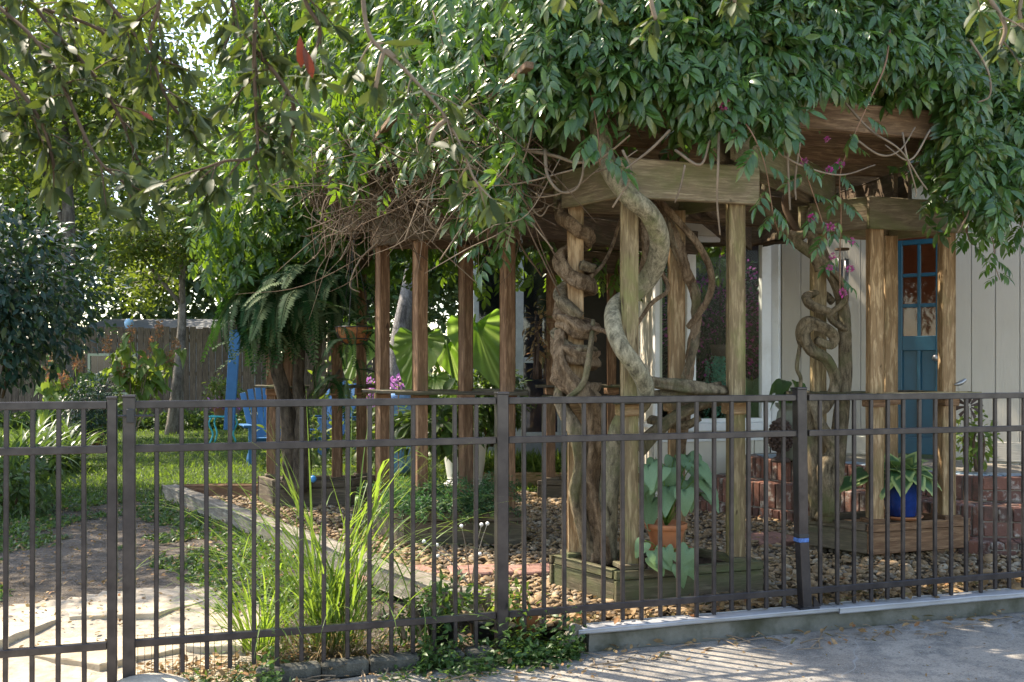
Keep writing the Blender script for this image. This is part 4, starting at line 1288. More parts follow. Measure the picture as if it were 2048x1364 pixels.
# --- far woods: one mass beyond the plot
def woods():
    n = 100000
    x = rng.uniform(-34, 30, n); 
    dep = rng.random(n)
    y = 38 + dep * 9
    hgt = 15.5 + 2.2 * smoothn(x * 0.35, x * 0.1, 1.0, 2) - 7.5 * np.exp(-((x + 13.2) / 1.5) ** 2)
    z = hgt * rng.random(n) ** 0.8
    k = rng.random(n) < (0.55 + 0.45 * (smoothn(x * 0.8, z * 0.9, 1.1, 5) > -0.1))
    x, y, z = x[k], y[k], z[k]; n = len(x)
    d = rng.normal(0, 1, (n, 3)); up = rng.normal(0, 0.6, (n, 3)); up[:, 2] += 1
    V, Fc = cat([scatter(TS[0][0], TS[0][1], np.stack([x, y, z], 1), basis(d, up), 0.50 * rng.uniform(.6, 1.3, n))])
    obj('woods', mesh_from('woods', V, Fc, LM['far']), kind='stuff', label='dense far green trees beyond the garden fence')
woods()
bkl = bark('limb_bark', (0.10, 0.08, 0.065), (0.2, 0.17, 0.14), 10)
G_ = 'trees standing beyond the lawn'
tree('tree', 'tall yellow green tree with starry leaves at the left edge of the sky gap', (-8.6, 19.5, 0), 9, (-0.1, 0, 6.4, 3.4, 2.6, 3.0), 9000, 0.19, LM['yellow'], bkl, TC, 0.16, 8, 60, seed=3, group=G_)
tree('tree', 'dull fine leaved tree rising right of the blue sky gap', (-7.6, 30, 0), 11, (0.2, 0, 7.6, 2.7, 2.6, 3.2), 16000, 0.19, LM['far'], bkl, TS, 0.2, 8, 80, seed=4, group=G_)
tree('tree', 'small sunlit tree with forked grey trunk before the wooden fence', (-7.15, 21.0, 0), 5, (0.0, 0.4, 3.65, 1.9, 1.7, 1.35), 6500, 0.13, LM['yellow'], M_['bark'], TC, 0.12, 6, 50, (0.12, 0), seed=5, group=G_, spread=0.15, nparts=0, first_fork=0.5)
tree('tree', 'deep green tree filling the upper left corner behind the oak sprays', (-8.0, 11.0, 0), 9, (0.5, -0.4, 5.2, 2.3, 1.9, 1.9), 11000, 0.13, LM['mid'], bkl, TC, 0.18, 8, 70, seed=6, group=G_)
tree('tree', 'tree with green crown over the fence corner by the blue post', (-5.2, 26, 0), 8, (0.2, 0, 5.0, 3.0, 2.4, 3.0), 13000, 0.18, LM['mid'], bkl, TC, 0.16, 8, 70, seed=7, group=G_)
tree('tree', 'tree with wavy grey furrowed trunk behind the elephant ear leaves', (-1.72, 14.6, 0), 8, (0.6, 1.2, 5.6, 2.6, 2.2, 1.9), 12000, 0.15, LM['mid'], bark('furrowed_grey_bark', (0.2, 0.18, 0.17), (0.38, 0.35, 0.34), 9), TC, 0.155, 7, 60, (-0.10, 0), seed=8, group=G_, first_fork=0.7)
tree('tree', 'dark leafy tree deep behind the pergola posts', (-0.9, 24, 0), 9, (0, 0, 4.2, 3.2, 2.6, 3.4), 15000, 0.18, LM['far'], bkl, TS, 0.2, 9, 80, seed=9, group=G_)
tree('tree', 'leafy tree standing between the wooden fence and the wavy trunk', (-3.3, 22.5, 0), 9, (0, 0, 3.9, 2.4, 2.2, 3.0), 13000, 0.17, LM['mid'], bkl, TC, 0.15, 8, 70, seed=10, group=G_)
tree('tree', 'dense green tree over the left end of the wooden fence', (-13.5, 27, 0), 10, (0, 0, 5.6, 4.0, 3.2, 4.2), 18000, 0.22, LM['mid'], bkl, TS, 0.25, 9, 90, seed=12, group=G_)

# camellia: dark dome at the left edge
shrub('camellia_bush', 'dark glossy camellia bush at the left edge above the strap leaved plants', 'bush', (-5.98, 11.6, 2.25), (1.28, 1.2, 1.15), 6000, 0.125, LM['dark'], TL, 260, stems=9)

# ------------------------------------------------------------------ oak with sprays hanging into view
def oak():
    t = thing('oak_tree', 'olive leaved oak sprays hanging close above the fence in the top of view', 'tree', (-5.2, 1.4, 0))
    mb = MB(); mb.tube([(-5.2, 1.4, -0.2), (-5.1, 1.4, 1.5), (-4.9, 1.5, 3.2), (-4.4, 1.7, 4.8)], [0.34, 0.27, 0.24, 0.18], 12, 5, bump=0.04)
    mb.build('trunk', bkl, t, True)
    limbs = [[(-4.9, 1.5, 3.0), (-3.6, 1.9, 3.5), (-2.2, 2.2, 3.4), (-1.0, 2.4, 3.25), (0.4, 2.5, 3.3), (1.6, 2.5, 3.2), (3.0, 2.6, 3.0)],
             [(-4.6, 1.6, 4.2), (-3.4, 1.0, 5.0), (-1.9, 0.4, 5.4), (-0.5, -0.4, 5.5)],
             [(-4.9, 1.5, 3.3), (-3.4, 2.4, 3.1), (-2.3, 2.75, 2.8)]]
    for l in limbs:
        mb = MB(); mb.tube(l, [0.09, 0.075, 0.055, 0.04, 0.03, 0.022, 0.012][:len(l)], 8, 5, bump=0.05); mb.build('limb', bkl, t, True)
    br = [
     [(-120, -80, 2.5), (-20, 0, 2.5), (70, 80, 2.45), (125, 170, 2.45), (190, 310, 2.4), (262, 378, 2.4)],
     [(0, -90, 2.6), (90, 40, 2.6), (170, 130, 2.6), (235, 225, 2.6), (280, 330, 2.6)],
     [(-90, 90, 2.4), (20, 160, 2.4), (85, 250, 2.4), (110, 340, 2.4)],
     [(-100, 220, 2.7), (0, 265, 2.7), (80, 280, 2.7), (160, 350, 2.7)],
     [(150, -90, 2.7), (230, 20, 2.7), (300, 110, 2.7), (330, 190, 2.7), (375, 250, 2.7)],
     [(290, -90, 2.5), (320, -10, 2.5), (300, 80, 2.5), (330, 130, 2.5)],
     [(520, -90, 2.3), (512, 20, 2.3), (508, 120, 2.3), (512, 220, 2.3), (510, 310, 2.3), (450, 322, 2.3), (400, 340, 2.3)],
     [(508, 100, 2.32), (560, 160, 2.32), (590, 230, 2.32), (560, 330, 2.32)],
     [(600, -80, 2.5), (610, 0, 2.5), (640, 60, 2.5), (620, 130, 2.5)],
     [(725, -90, 2.3), (728, 20, 2.3), (745, 80, 2.3), (790, 120, 2.3), (840, 172, 2.3), (892, 235, 2.3), (925, 300, 2.3), (950, 360, 2.3), (990, 405, 2.3)],
     [(790, 115, 2.3), (768, 105, 2.3), (750, 180, 2.3)],
     [(892, 240, 2.3), (870, 260, 2.3), (858, 290, 2.3)],
     [(1170, -70, 2.5), (1190, -15, 2.5), (1205, 10, 2.5)],
     [(1320, -80, 2.4), (1302, -10, 2.4), (1312, 40, 2.4)],
     [(1480, -80, 2.5), (1462, -30, 2.5), (1470, 5, 2.5)],
     [(1930, -90, 2.4), (1975, -10, 2.4), (2010, 50, 2.4), (2000, 95, 2.4)],
     [(2060, -80, 2.5), (2040, 10, 2.5), (2044, 60, 2.5)],
     [(420, -80, 2.8), (470, 20, 2.8), (450, 90, 2.8)],
     [(-60, -20, 2.9), (60, 10, 2.9), (200, 60, 2.9), (260, 130, 2.9)],
    ]
    pos = []; ax = []; sc = []; red = []
    for bi, b in enumerate(br):
        pts = catmull([P(*q) for q in b], 6)
        n = len(pts)
        mb = MB(); mb.tube([P(*q) for q in b], [0.006, 0.0055, 0.005, 0.0045, 0.004, 0.0035, 0.003, 0.0025, 0.002][:len(b)], 6, 5, bump=0.08)
        sparse = bi in (9, 10, 11, 12, 13, 14, 15, 16)
        twigs = []
        L = sum((pts[i + 1] - pts[i]).length for i in range(n - 1))
        cnt = int(L / (0.075 if sparse else 0.042))
        for k in range(cnt):
            i = int((k + R.random()) / cnt * (n - 2)) + 1
            if sparse and bi == 9 and i < n * 0.2: continue
            d = (pts[min(i + 1, n - 1)] - pts[i - 1]).normalized()
            o = Vector((R.gauss(0, 1), R.gauss(0, 0.7), R.gauss(0, 1)))
            tw = (d * 0.7 + o * 0.55 + Vector((0, 0, -0.25))).normalized() * R.uniform(0.04, 0.11 if sparse else 0.15)
            twigs.append((pts[i], pts[i] + tw * .5 + Vector((0, 0, .004)), pts[i] + tw))
        twigs.append((pts[-3], pts[-2], pts[-1]))
        for tw in twigs:
            mb.tube(tw, [0.0025, 0.002, 0.0012], 5, 2)
            L = (tw[2] - tw[0]).length
            nl = max(3, int(L / 0.015))
            for k in range(nl):
                q = Vector(tw[0]).lerp(Vector(tw[2]), 0.25 + 0.75 * k / nl)
                d = (tw[2] - tw[0]).normalized() * 0.6 + Vector((R.gauss(0, .6), R.gauss(0, .6), R.gauss(-.25, .5)))
                pos.append(q[:]); ax.append(d[:]); sc.append(R.uniform(0.044, 0.074))
            for k in range(5):
                d = (tw[2] - tw[0]).normalized() * 0.5 + Vector((R.gauss(0, .7), R.gauss(0, .7), R.gauss(-.1, .6)))
                pos.append(tw[2][:]); ax.append(d[:]); sc.append(R.uniform(0.042, 0.072))
        mb.build('branch', M_['twig_dark'] if not sparse else M_['twig'], t, True)
    n = len(pos)
    up = rng.normal(0, 0.45, (n, 3)); up[:, 2] += 1
    leaves(t, 'leaf', TO, np.array(pos), basis(np.array(ax), up), np.array(sc), LM['oak'], 300, 'foliage', bias=rng.uniform(0, .5, n))
    for (u, v, dx, dz) in ((600, 70, 0.02, -1), (606, 92, 0.35, -1), (278, 222, 0.8, -0.4)):
        q = P(u, v, 2.3); Rm = basis(np.array([[dx, 0.1, dz]]), np.array([[0.2, -1, 0.2]]))[0]; s = 0.07 if u > 590 and u < 620 else 0.035
        M = Matrix([[*(Rm[a] * s), q[a]] for a in range(3)] + [[0, 0, 0, 1]])
        o = obj('dead_leaf', mesh_from('dead_leaf', *TO[0], LM['red'], True), t, M); o['label'] = 'withered red leaf'
    # the crown above and behind the camera
    n = 5000
    C = np.array([(-3.4 + R.uniform(-1.6, 2.2), 0.2 + R.uniform(-2.5, 1.6), 5.4 + R.uniform(-.7, 1.4)) for _ in range(45)])
    pos = C[rng.integers(0, 45, n)] + rng.normal(0, .38, (n, 3)); d = rng.normal(0, 1, (n, 3)); up = rng.normal(0, .5, (n, 3)); up[:, 2] += 1
    pos[:1100] = np.array([-2.9, 6.4, 5.7]) + rng.normal(0, 1, (1100, 3)) * np.array([.95, .6, .35])  # unseen sparse cluster added over the yard to dapple the driveway with shade
    leaves(t, 'leaf', TC, pos, basis(d, up), 0.10 * rng.uniform(.7, 1.2, n), LM['oak'], 0, 'crown')
    mb = MB(); mb.tube([(-4.6, 1.6, 4.3), (-3.9, 3.4, 5.3), (-3.3, 5.2, 5.7), (-2.6, 6.9, 5.8)], [.08, .06, .04, .015], 8, 5); mb.build('limb', bkl, t, True)  # unseen limb added to carry the shading cluster
oak()

# ================================================================== vines on the pergola
FK = np.array([  # image column, depth of the front of the leaves, lowest row they hang to
 (420, 10.6, 430), (470, 10.3, 520), (520, 9.9, 560), (600, 9.5, 545), (650, 9.2, 420), (690, 8.5, 235), (780, 7.9, 220), (840, 7.3, 255), (900, 6.7, 330), (960, 6.2, 405), (1030, 5.8, 370),
 (1070, 5.65, 215), (1180, 5.6, 150), (1240, 5.6, 205), (1290, 5.55, 150), (1350, 5.5, 170), (1420, 5.5, 210), (1500, 5.55, 200), (1580, 5.65, 195), (1640, 5.75, 165),
 (1690, 5.85, 112), (1880, 6.15, 118), (1915, 6.2, 200), (1950, 6.25, 330), (1990, 6.3, 410), (2048, 6.4, 400), (2200, 6.6, 380)], float)
def fk(u): return np.interp(u, FK[:, 0], FK[:, 1]), np.interp(u, FK[:, 0], FK[:, 2])

def curtain(n, u0, u1, vtop=-150, thick=0.22):
    u = rng.uniform(u0, u1, n)
    Y, vl = fk(u)
    vl = vl + 26 * np.sin(u * 0.045) + rng.normal(0, 14, n)
    v = vl - (vl - vtop) * rng.random(n) ** 0.85
    rise = (vl - v) / F * Y
    back = rng.exponential(thick, n)
    Yd = Y + 0.30 * rise + back + 0.10 * smoothn(u * 0.02, v * 0.02, 1.4)
    x0 = (u - 1024) / F * Y
    z = H - (v - VH) / F * Y
    pos = np.stack([x0 - 0.1 * back, Yd, z], 1)
    # leave ragged holes so that wood and dark gaps show
    hole = smoothn(pos[:, 0] * 2.1, pos[:, 2] * 2.6, 1.5, 1)
    k = rng.random(n) < np.clip(1.25 + 1.1 * hole, 0.25, 1)
    return pos[k]
def roof_leaves(n, s0, s1, d0, d1):
    s = rng.uniform(s0, s1, n); d = rng.uniform(d0, d1, n)
    lo = np.interp(d, [0, 2.3, 5], [-0.9, -1.5, -2.3])
    k = s > lo
    s, d = s[k], d[k]; n = len(s)
    pos = np.array(AF[:]) + np.outer(s, FD[:]) + np.outer(d, FN[:])
    pos[:, 2] = 3.16 + 0.85 * rng.random(n) ** 1.1 * (0.75 + 0.35 * smoothn(s, d, 1.2))
    keep = smoothn(s * 1.8, d * 1.8, 1.2, 4) > -0.62
    return pos[keep]
def orient(pos, out=0.55, down=0.75, rnd=0.55):
    n = len(pos)
    d = np.tile(np.array([-0.10, -0.95, 0.0]) * out, (n, 1)); d[:, 2] -= down
    d += rng.normal(0, rnd, (n, 3))
    up = np.tile(np.array([0.0, -0.55, 0.8]), (n, 1)) + rng.normal(0, 0.3, (n, 3))
    return basis(d, up)

def spiral(cx, cy, zt, zb, rad, turns, r0, r1, a0=2.6, wob=0.02, n_per=9, **kw):
    n = int(turns * n_per)
    pts = []
    for i in range(n + 1):
        t = i / n
        a = a0 + t * turns * 2 * math.pi
        rr = rad * (1 + R.uniform(-.1, .1))
        z = zt + (zb - zt) * t
        # a slow climb at the back and a steep crossing at the front
        pts.append((cx + rr * math.cos(a), cy + rr * math.sin(a), z + R.uniform(-wob, wob) + 0.035 * math.sin(a)))
    rad_ = [r0 + (r1 - r0) * i / n + R.uniform(-.004, .004) for i in range(n + 1)]
    return tube(pts, rad_, 22, 4, **kw)

def pipe(parent, name, pts, rad, mat, ridge=0.10, n=11, res=6, twist=8, bump=0.03):
    mb = MB(); mb.tube([P(*p) for p in pts], rad, n + 8, res, ridge=ridge, twist=twist, bump=bump)
    return mb.build(name, M_[mat], parent, True)

def whip(parent, pts, r, mat, temps, lmat, n, size, flowers=0, seed=0):
    """a hanging stem with leaves along it and knots of flowers"""
    c = catmull([P(*p) for p in pts], 8)
    mb = MB(); mb.tube([P(*p) for p in pts], [r, r * .9] + [r * .6] * (len(pts) - 2) if len(pts) > 2 else r, 6, 6)
    mb.build('whip', M_[mat], parent, True)
    m = len(c)
    for k in range(n):
        i = min(m - 2, int((k + R.random() * .5) / n * (m - 1)))
        q = c[i]
        s = 1 if k % 2 else -1
        d = np.array([[s * R.uniform(.5, 1), -R.uniform(.1, .7), -R.uniform(.1, .7)]])
        Rm = basis(d, np.array([[0, -.4, .9]]) + rng.normal(0, .2, (1, 3)))[0]
        sz = size * R.uniform(.7, 1.15)
        M = Matrix([[*(Rm[a] * sz), q[a]] for a in range(3)] + [[0, 0, 0, 1]])
        obj('leaf', LEAFME[lmat][R.randrange(len(TP))], parent, M)
    for k in range(flowers):
        flower(parent, c[R.randrange(m // 3, m)] + Vector((R.uniform(-.03, .03), -0.03, R.uniform(-.02, .02))), 0.034)
LEAFME = {k: [mesh_from('leaf', *T, LM[k], True) for T in TP] for k in ('vine', 'vine_sun')}
def flower(parent, q, s):
    n = 46
    d = unit(n)
    TV, TF = leafT(0.3, 2, 0.3, 0.2)
    V, Fc = scatter(TV, TF, np.array(q[:]) + d * s * 0.35, basis(d, rng.normal(0, 1, (n, 3))), s * rng.uniform(.35, .8, n))
    obj('flower', mesh_from('flower', V, Fc, LM['pink']), parent, kind='stuff')

def vineA():
    t = thing('vine', 'thick brown vine coiled round the left post of the mossy planter, glossy leaves overhead', 'vine', (0.5, 6.3, 0))
    mb = MB()
    cx, cy = PT['A']['L']
    mb.add(*spiral(cx, cy, 2.42, 1.72, 0.092, 2.15, 0.042, 0.052, a0=2.7, ridge=0.13, ridges=3, twist=5, bump=0.04))
    mb.build('coil', M_['vine_brown'], t, True)
    mb = MB(); mb.add(*spiral(cx + .005, cy, 1.74, 1.20, 0.104, 2.7, 0.056, 0.066, a0=3.4, wob=0.025, ridge=0.2, ridges=4, twist=9, bump=0.06))
    mb.build('knot', M_['vine_brown'], t, True)
    mb = MB(); mb.add(*spiral(cx, cy, 1.64, 1.32, 0.118, 1.4, 0.032, 0.03, a0=2.2, wob=0.02, ridge=0.2, ridges=3, twist=9, bump=0.06))
    mb.build('knot', M_['vine_olive'], t, True)
    mb = MB(); mb.add(*spiral(cx, cy, 2.1, 1.75, 0.105, 1.0, 0.03, 0.04, a0=5.0, wob=0.02, ridge=0.15, ridges=3, twist=9, bump=0.05))
    mb.build('coil', M_['vine_olive'], t, True)
    pipe(t, 'trunk', [(1122, 660, 6.35), (1120, 720, 6.28), (1146, 770, 6.26), (1180, 810, 6.25), (1190, 880, 6.28), (1180, 960, 6.3), (1195, 1040, 6.3), (1200, 1125, 6.3)], [0.035, 0.042, 0.05, 0.055, 0.062, 0.066, 0.072, 0.085], 'vine_brown', 0.22, 14, 6, 5, 0.04)
    pipe(t, 'trunk', [(1130, 740, 6.5), (1120, 800, 6.36), (1150, 860, 6.25), (1160, 930, 6.27), (1150, 985, 6.26), (1168, 1060, 6.28), (1188, 1120, 6.3)], [0.035, 0.04, 0.044, 0.044, 0.042, 0.044, 0.052], 'vine_olive', 0.2, 12, 6, 6, 0.05)
    pipe(t, 'stem', [(1186, 640, 6.3), (1178, 720, 6.2), (1165, 770, 6.2), (1130, 800, 6.25)], [0.014, 0.02, 0.02, 0.016], 'vine_olive', 0.1)
    pipe(t, 'stem', [(1180, 555, 6.35), (1205, 530, 6.4), (1225, 490, 6.5), (1240, 440, 6.6)], [0.016, 0.012, 0.011, 0.01], 'vine_brown', 0.1)
    pipe(t, 'stem', [(1180, 655, 6.3), (1215, 665, 6.15), (1245, 690, 6.2), (1300, 610, 6.3), (1335, 580, 6.35), (1322, 540, 6.4)], [0.016, 0.014, 0.013, 0.013, 0.014, 0.016], 'vine_brown', 0.1)
    n = 3500
    pos = curtain(n, 850, 1580)
    rf = roof_leaves(1500, -1.2, 1.6, -0.35, 4.2)
    pos = np.concatenate([pos, rf])
    sz = np.where(pos[:, 0] > 0.2, 0.22, 0.23) * rng.uniform(.75, 1.2, len(pos))
    leaves(t, 'leaf', TP, pos, orient(pos), sz, LM['vine'], 290, 'foliage', bias=rng.uniform(0, .25, len(pos)))
    whip(t, [(1040, 270, 6.1), (1000, 380, 6.2), (975, 470, 6.4), (985, 520, 6.5)], 0.005, 'stem_red', TP, 'vine', 11, 0.27)
    whip(t, [(960, 330, 6.6), (940, 400, 6.7), (950, 470, 6.8)], 0.005, 'stem_red', TP, 'vine', 9, 0.27)
    whip(t, [(1180, 180, 5.75), (1195, 260, 5.65), (1200, 330, 5.6)], 0.005, 'stem_red', TP, 'vine', 8, 0.24)
    whip(t, [(1450, 200, 5.65), (1500, 260, 5.5), (1530, 330, 5.5), (1545, 420, 5.55), (1560, 475, 5.6)], 0.005, 'stem_red', TP, 'vine', 10, 0.2, 0)
    flower(t, P(1455, 195, 5.5), .03); flower(t, P(1446, 212, 5.5), .03)
    return t
vA = vineA()

def vineA2():
    t = thing('vine', 'smooth grey green vine snaking round the front post of the mossy planter', 'vine', (0.8, 6.0, 0))
    pipe(t, 'trunk', [(1190, 215, 6.0), (1203, 290, 5.92), (1222, 345, 5.86), (1258, 392, 5.83), (1297, 425, 5.88), (1318, 470, 5.98), (1315, 515, 6.08), (1296, 555, 6.16), (1262, 590, 6.19), (1232, 612, 6.1), (1227, 650, 5.95), (1243, 695, 5.86), (1272, 735, 5.88), (1290, 772, 5.95), (1286, 805, 6.02), (1266, 825, 6.12), (1240, 850, 6.2), (1225, 920, 6.25), (1215, 1020, 6.28), (1212, 1125, 6.3)],
         [.052, .055, .056, .058, .058, .06, .062, .062, .058, .055, .052, .052, .052, .052, .05, .05, .055, .06, .065, .07], 'vine_grey', 0.035, 14, 6, 3, 0.012)
    return t
vA2 = vineA2()
def vineA3():
    t = thing('vine', 'braided reddish brown vine looping past the back post of the mossy planter', 'vine', (1.1, 6.5, 0))
    a = [(1305, 395, 6.5), (1330, 430, 6.45), (1352, 480, 6.42), (1372, 540, 6.42), (1388, 585, 6.48), (1396, 620, 6.5), (1390, 655, 6.5), (1384, 695, 6.5), (1376, 760, 6.5), (1372, 830, 6.52), (1360, 930, 6.55), (1350, 1100, 6.6)]
    pipe(t, 'trunk', a, [.03, .033, .034, .034, .032, .03, .03, .03, .028, .028, .03, .035], 'vine_brown', 0.2, 11, 6, 22, 0.03)
    b = [(p[0] + 7 * math.sin(i * 2.2), p[1] + 4, p[2] + 0.03 * math.cos(i * 2.2)) for i, p in enumerate(a[:9])]
    pipe(t, 'trunk', b, .026, 'vine_olive', 0.2, 10, 6, 22, 0.03)
    pipe(t, 'trunk', [(1312, 392, 6.4), (1350, 435, 6.35), (1392, 485, 6.35), (1418, 530, 6.38), (1424, 570, 6.4), (1412, 605, 6.42), (1392, 635, 6.46), (1376, 655, 6.5)], [.022, .022, .022, .022, .022, .021, .02, .018], 'vine_brown', 0.12, 10, 7, 12, 0.03)
    pipe(t, 'trunk', [(1284, 400, 6.3), (1286, 450, 6.25), (1292, 500, 6.25), (1284, 545, 6.3), (1276, 600, 6.35)], [.02, .024, .026, .022, .018], 'vine_brown', 0.12)
    pipe(t, 'limb', [(1270, 758, 6.3), (1300, 763, 6.25), (1350, 770, 6.2), (1400, 778, 6.2), (1452, 782, 6.25)], [.03, .036, .04, .04, .03], 'vine_olive', 0.15)
    pipe(t, 'limb', [(1285, 792, 6.3), (1330, 790, 6.26), (1380, 782, 6.24), (1440, 772, 6.3)], [.03, .035, .035, .03], 'vine_olive', 0.15)
    pipe(t, 'limb', [(1275, 900, 6.3), (1305, 870, 6.3), (1345, 838, 6.3), (1400, 812, 6.3), (1455, 800, 6.3)], [.05, .045, .038, .03, .025], 'vine_olive', 0.15)
    pipe(t, 'limb', [(1300, 840, 6.5), (1330, 845, 6.4), (1370, 850, 6.35), (1400, 835, 6.35)], [.03, .03, .028, .02], 'vine_olive', 0.15)
    return t
vineA3()

def vineB():
    t = thing('vine', 'knotted olive brown vine climbing the left post of the warm planter, with trailing pink flowers', 'vine', (2.5, 7.6, 0))
    Y = 7.6
    def pp(n, pts, r, m='vine_olive', rg=0.1): pipe(t, n, [(u, v, Y + dy) for u, v, dy in pts], r, m, rg, 11, 6, 7, 0.03)
    pp('trunk', [(1648, 1040, -.1), (1662, 985, -.12), (1676, 900, -.1), (1684, 820, -.08), (1689, 740, -.08), (1690, 660, -.08), (1686, 610, -.06), (1670, 560, -.08), (1640, 520, -.08), (1600, 490, -.1), (1560, 455, -.1), (1537, 425, -.1), (1528, 390, -.1), (1540, 340, -.05)], [.085, .075, .062, .055, .05, .048, .046, .045, .042, .04, .037, .034, .032, .03])
    pp('trunk', [(1640, 1035, -.05), (1632, 960, -.14), (1622, 880, -.12), (1620, 815, -.14), (1648, 815, -.16), (1672, 765, -.14), (1655, 720, -.15), (1622, 700, -.16), (1608, 668, -.16), (1625, 650, -.17), (1656, 662, -.16), (1668, 680, -.1)], [.07, .06, .05, .045, .042, .04, .042, .044, .042, .04, .04, .03], rg=0.14)
    pp('knot', [(1668, 640, -.05), (1660, 625, -.14), (1625, 612, -.17), (1612, 598, -.12), (1622, 588, 0), (1650, 590, .08), (1665, 605, .05)], [.03, .034, .036, .034, .03, .03, .03])
    pp('knot', [(1604, 690, -.1), (1600, 665, -.15), (1615, 642, -.17), (1650, 655, -.18), (1668, 672, -.15), (1660, 690, -.15), (1632, 680, -.18)], [.03, .034, .038, .04, .036, .034, .03], rg=.14)
    pp('stem', [(1660, 1030, -.2), (1648, 940, -.22), (1668, 900, -.2), (1640, 850, -.2), (1622, 800, -.14)], [.055, .05, .05, .045, .04])
    pp('stem', [(1694, 660, -.12), (1672, 648, -.14), (1660, 630, -.16), (1690, 600, -.18), (1682, 560, -.16), (1650, 530, -.14), (1620, 505, -.12), (1602, 490, -.1)], [.018, .022, .024, .024, .022, .02, .018, .016])
    pp('stem', [(1640, 540, -.1), (1625, 500, -.12), (1622, 470, -.1), (1590, 470, -.12), (1560, 462, -.1)], [.036, .034, .03, .03, .028])
    pp('stem', [(1668, 560, -.08), (1650, 505, -.05), (1630, 470, -.02), (1618, 430, 0), (1632, 395, .05), (1640, 340, .1)], [.03, .026, .024, .024, .022, .02])
    pp('stem', [(1605, 480, -.05), (1580, 440, 0), (1570, 400, .05), (1590, 350, .1)], [.026, .026, .024, .02], 'twig_dark')
    pp('stem', [(1600, 690, -.12), (1594, 735, -.14), (1602, 760, -.14), (1596, 800, -.14)], [.014, .015, .014, .012])
    n = 3100
    pos = curtain(n, 1560, 2200)
    ex = curtain(600, 1925, 2150, 150, 0.15)
    rf = roof_leaves(1400, 1.5, 3.6, -0.4, 4.8)
    pos = np.concatenate([pos, ex, rf])
    sz = 0.218 * rng.uniform(.75, 1.2, len(pos))
    leaves(t, 'leaf', TP, pos, orient(pos), sz, LM['vine'], 290, 'foliage', bias=rng.uniform(0, .3, len(pos)))
    whip(t, [(1490, 150, 5.8), (1540, 200, 5.7), (1590, 290, 5.7), (1620, 370, 5.75), (1640, 430, 5.8), (1655, 480, 5.85)], 0.006, 'stem_red', TP, 'vine', 11, 0.16, 1)
    whip(t, [(1780, 60, 6.0), (1770, 130, 5.9), (1735, 210, 5.85), (1700, 290, 5.85), (1680, 350, 5.9), (1682, 420, 5.95), (1680, 500, 6.0), (1680, 590, 6.0)], 0.006, 'stem_red', TP, 'vine', 16, 0.17, 1)
    whip(t, [(1960, 420, 6.6), (1985, 480, 6.6), (1990, 530, 6.6), (2000, 560, 6.6)], 0.004, 'stem_red', TP, 'vine_sun', 9, 0.17)
    whip(t, [(1925, 420, 6.6), (1935, 470, 6.6), (1945, 490, 6.6)], 0.004, 'stem_red', TP, 'vine_sun', 6, 0.17)
    whip(t, [(2050, 420, 6.6), (2040, 470, 6.6), (2030, 500, 6.6)], 0.004, 'stem_red', TP, 'vine_sun', 7, 0.17)
    for u, v, s in ((1654, 278, .03), (1608, 324, .042), (1658, 340, .042), (1625, 436, .046), (1704, 482, .034), (1664, 512, .034), (1700, 538, .04), (1686, 586, .042), (1660, 535, .032)):
        flower(t, P(u, v, 5.78), s * .72)
    return t
vB = vineB()

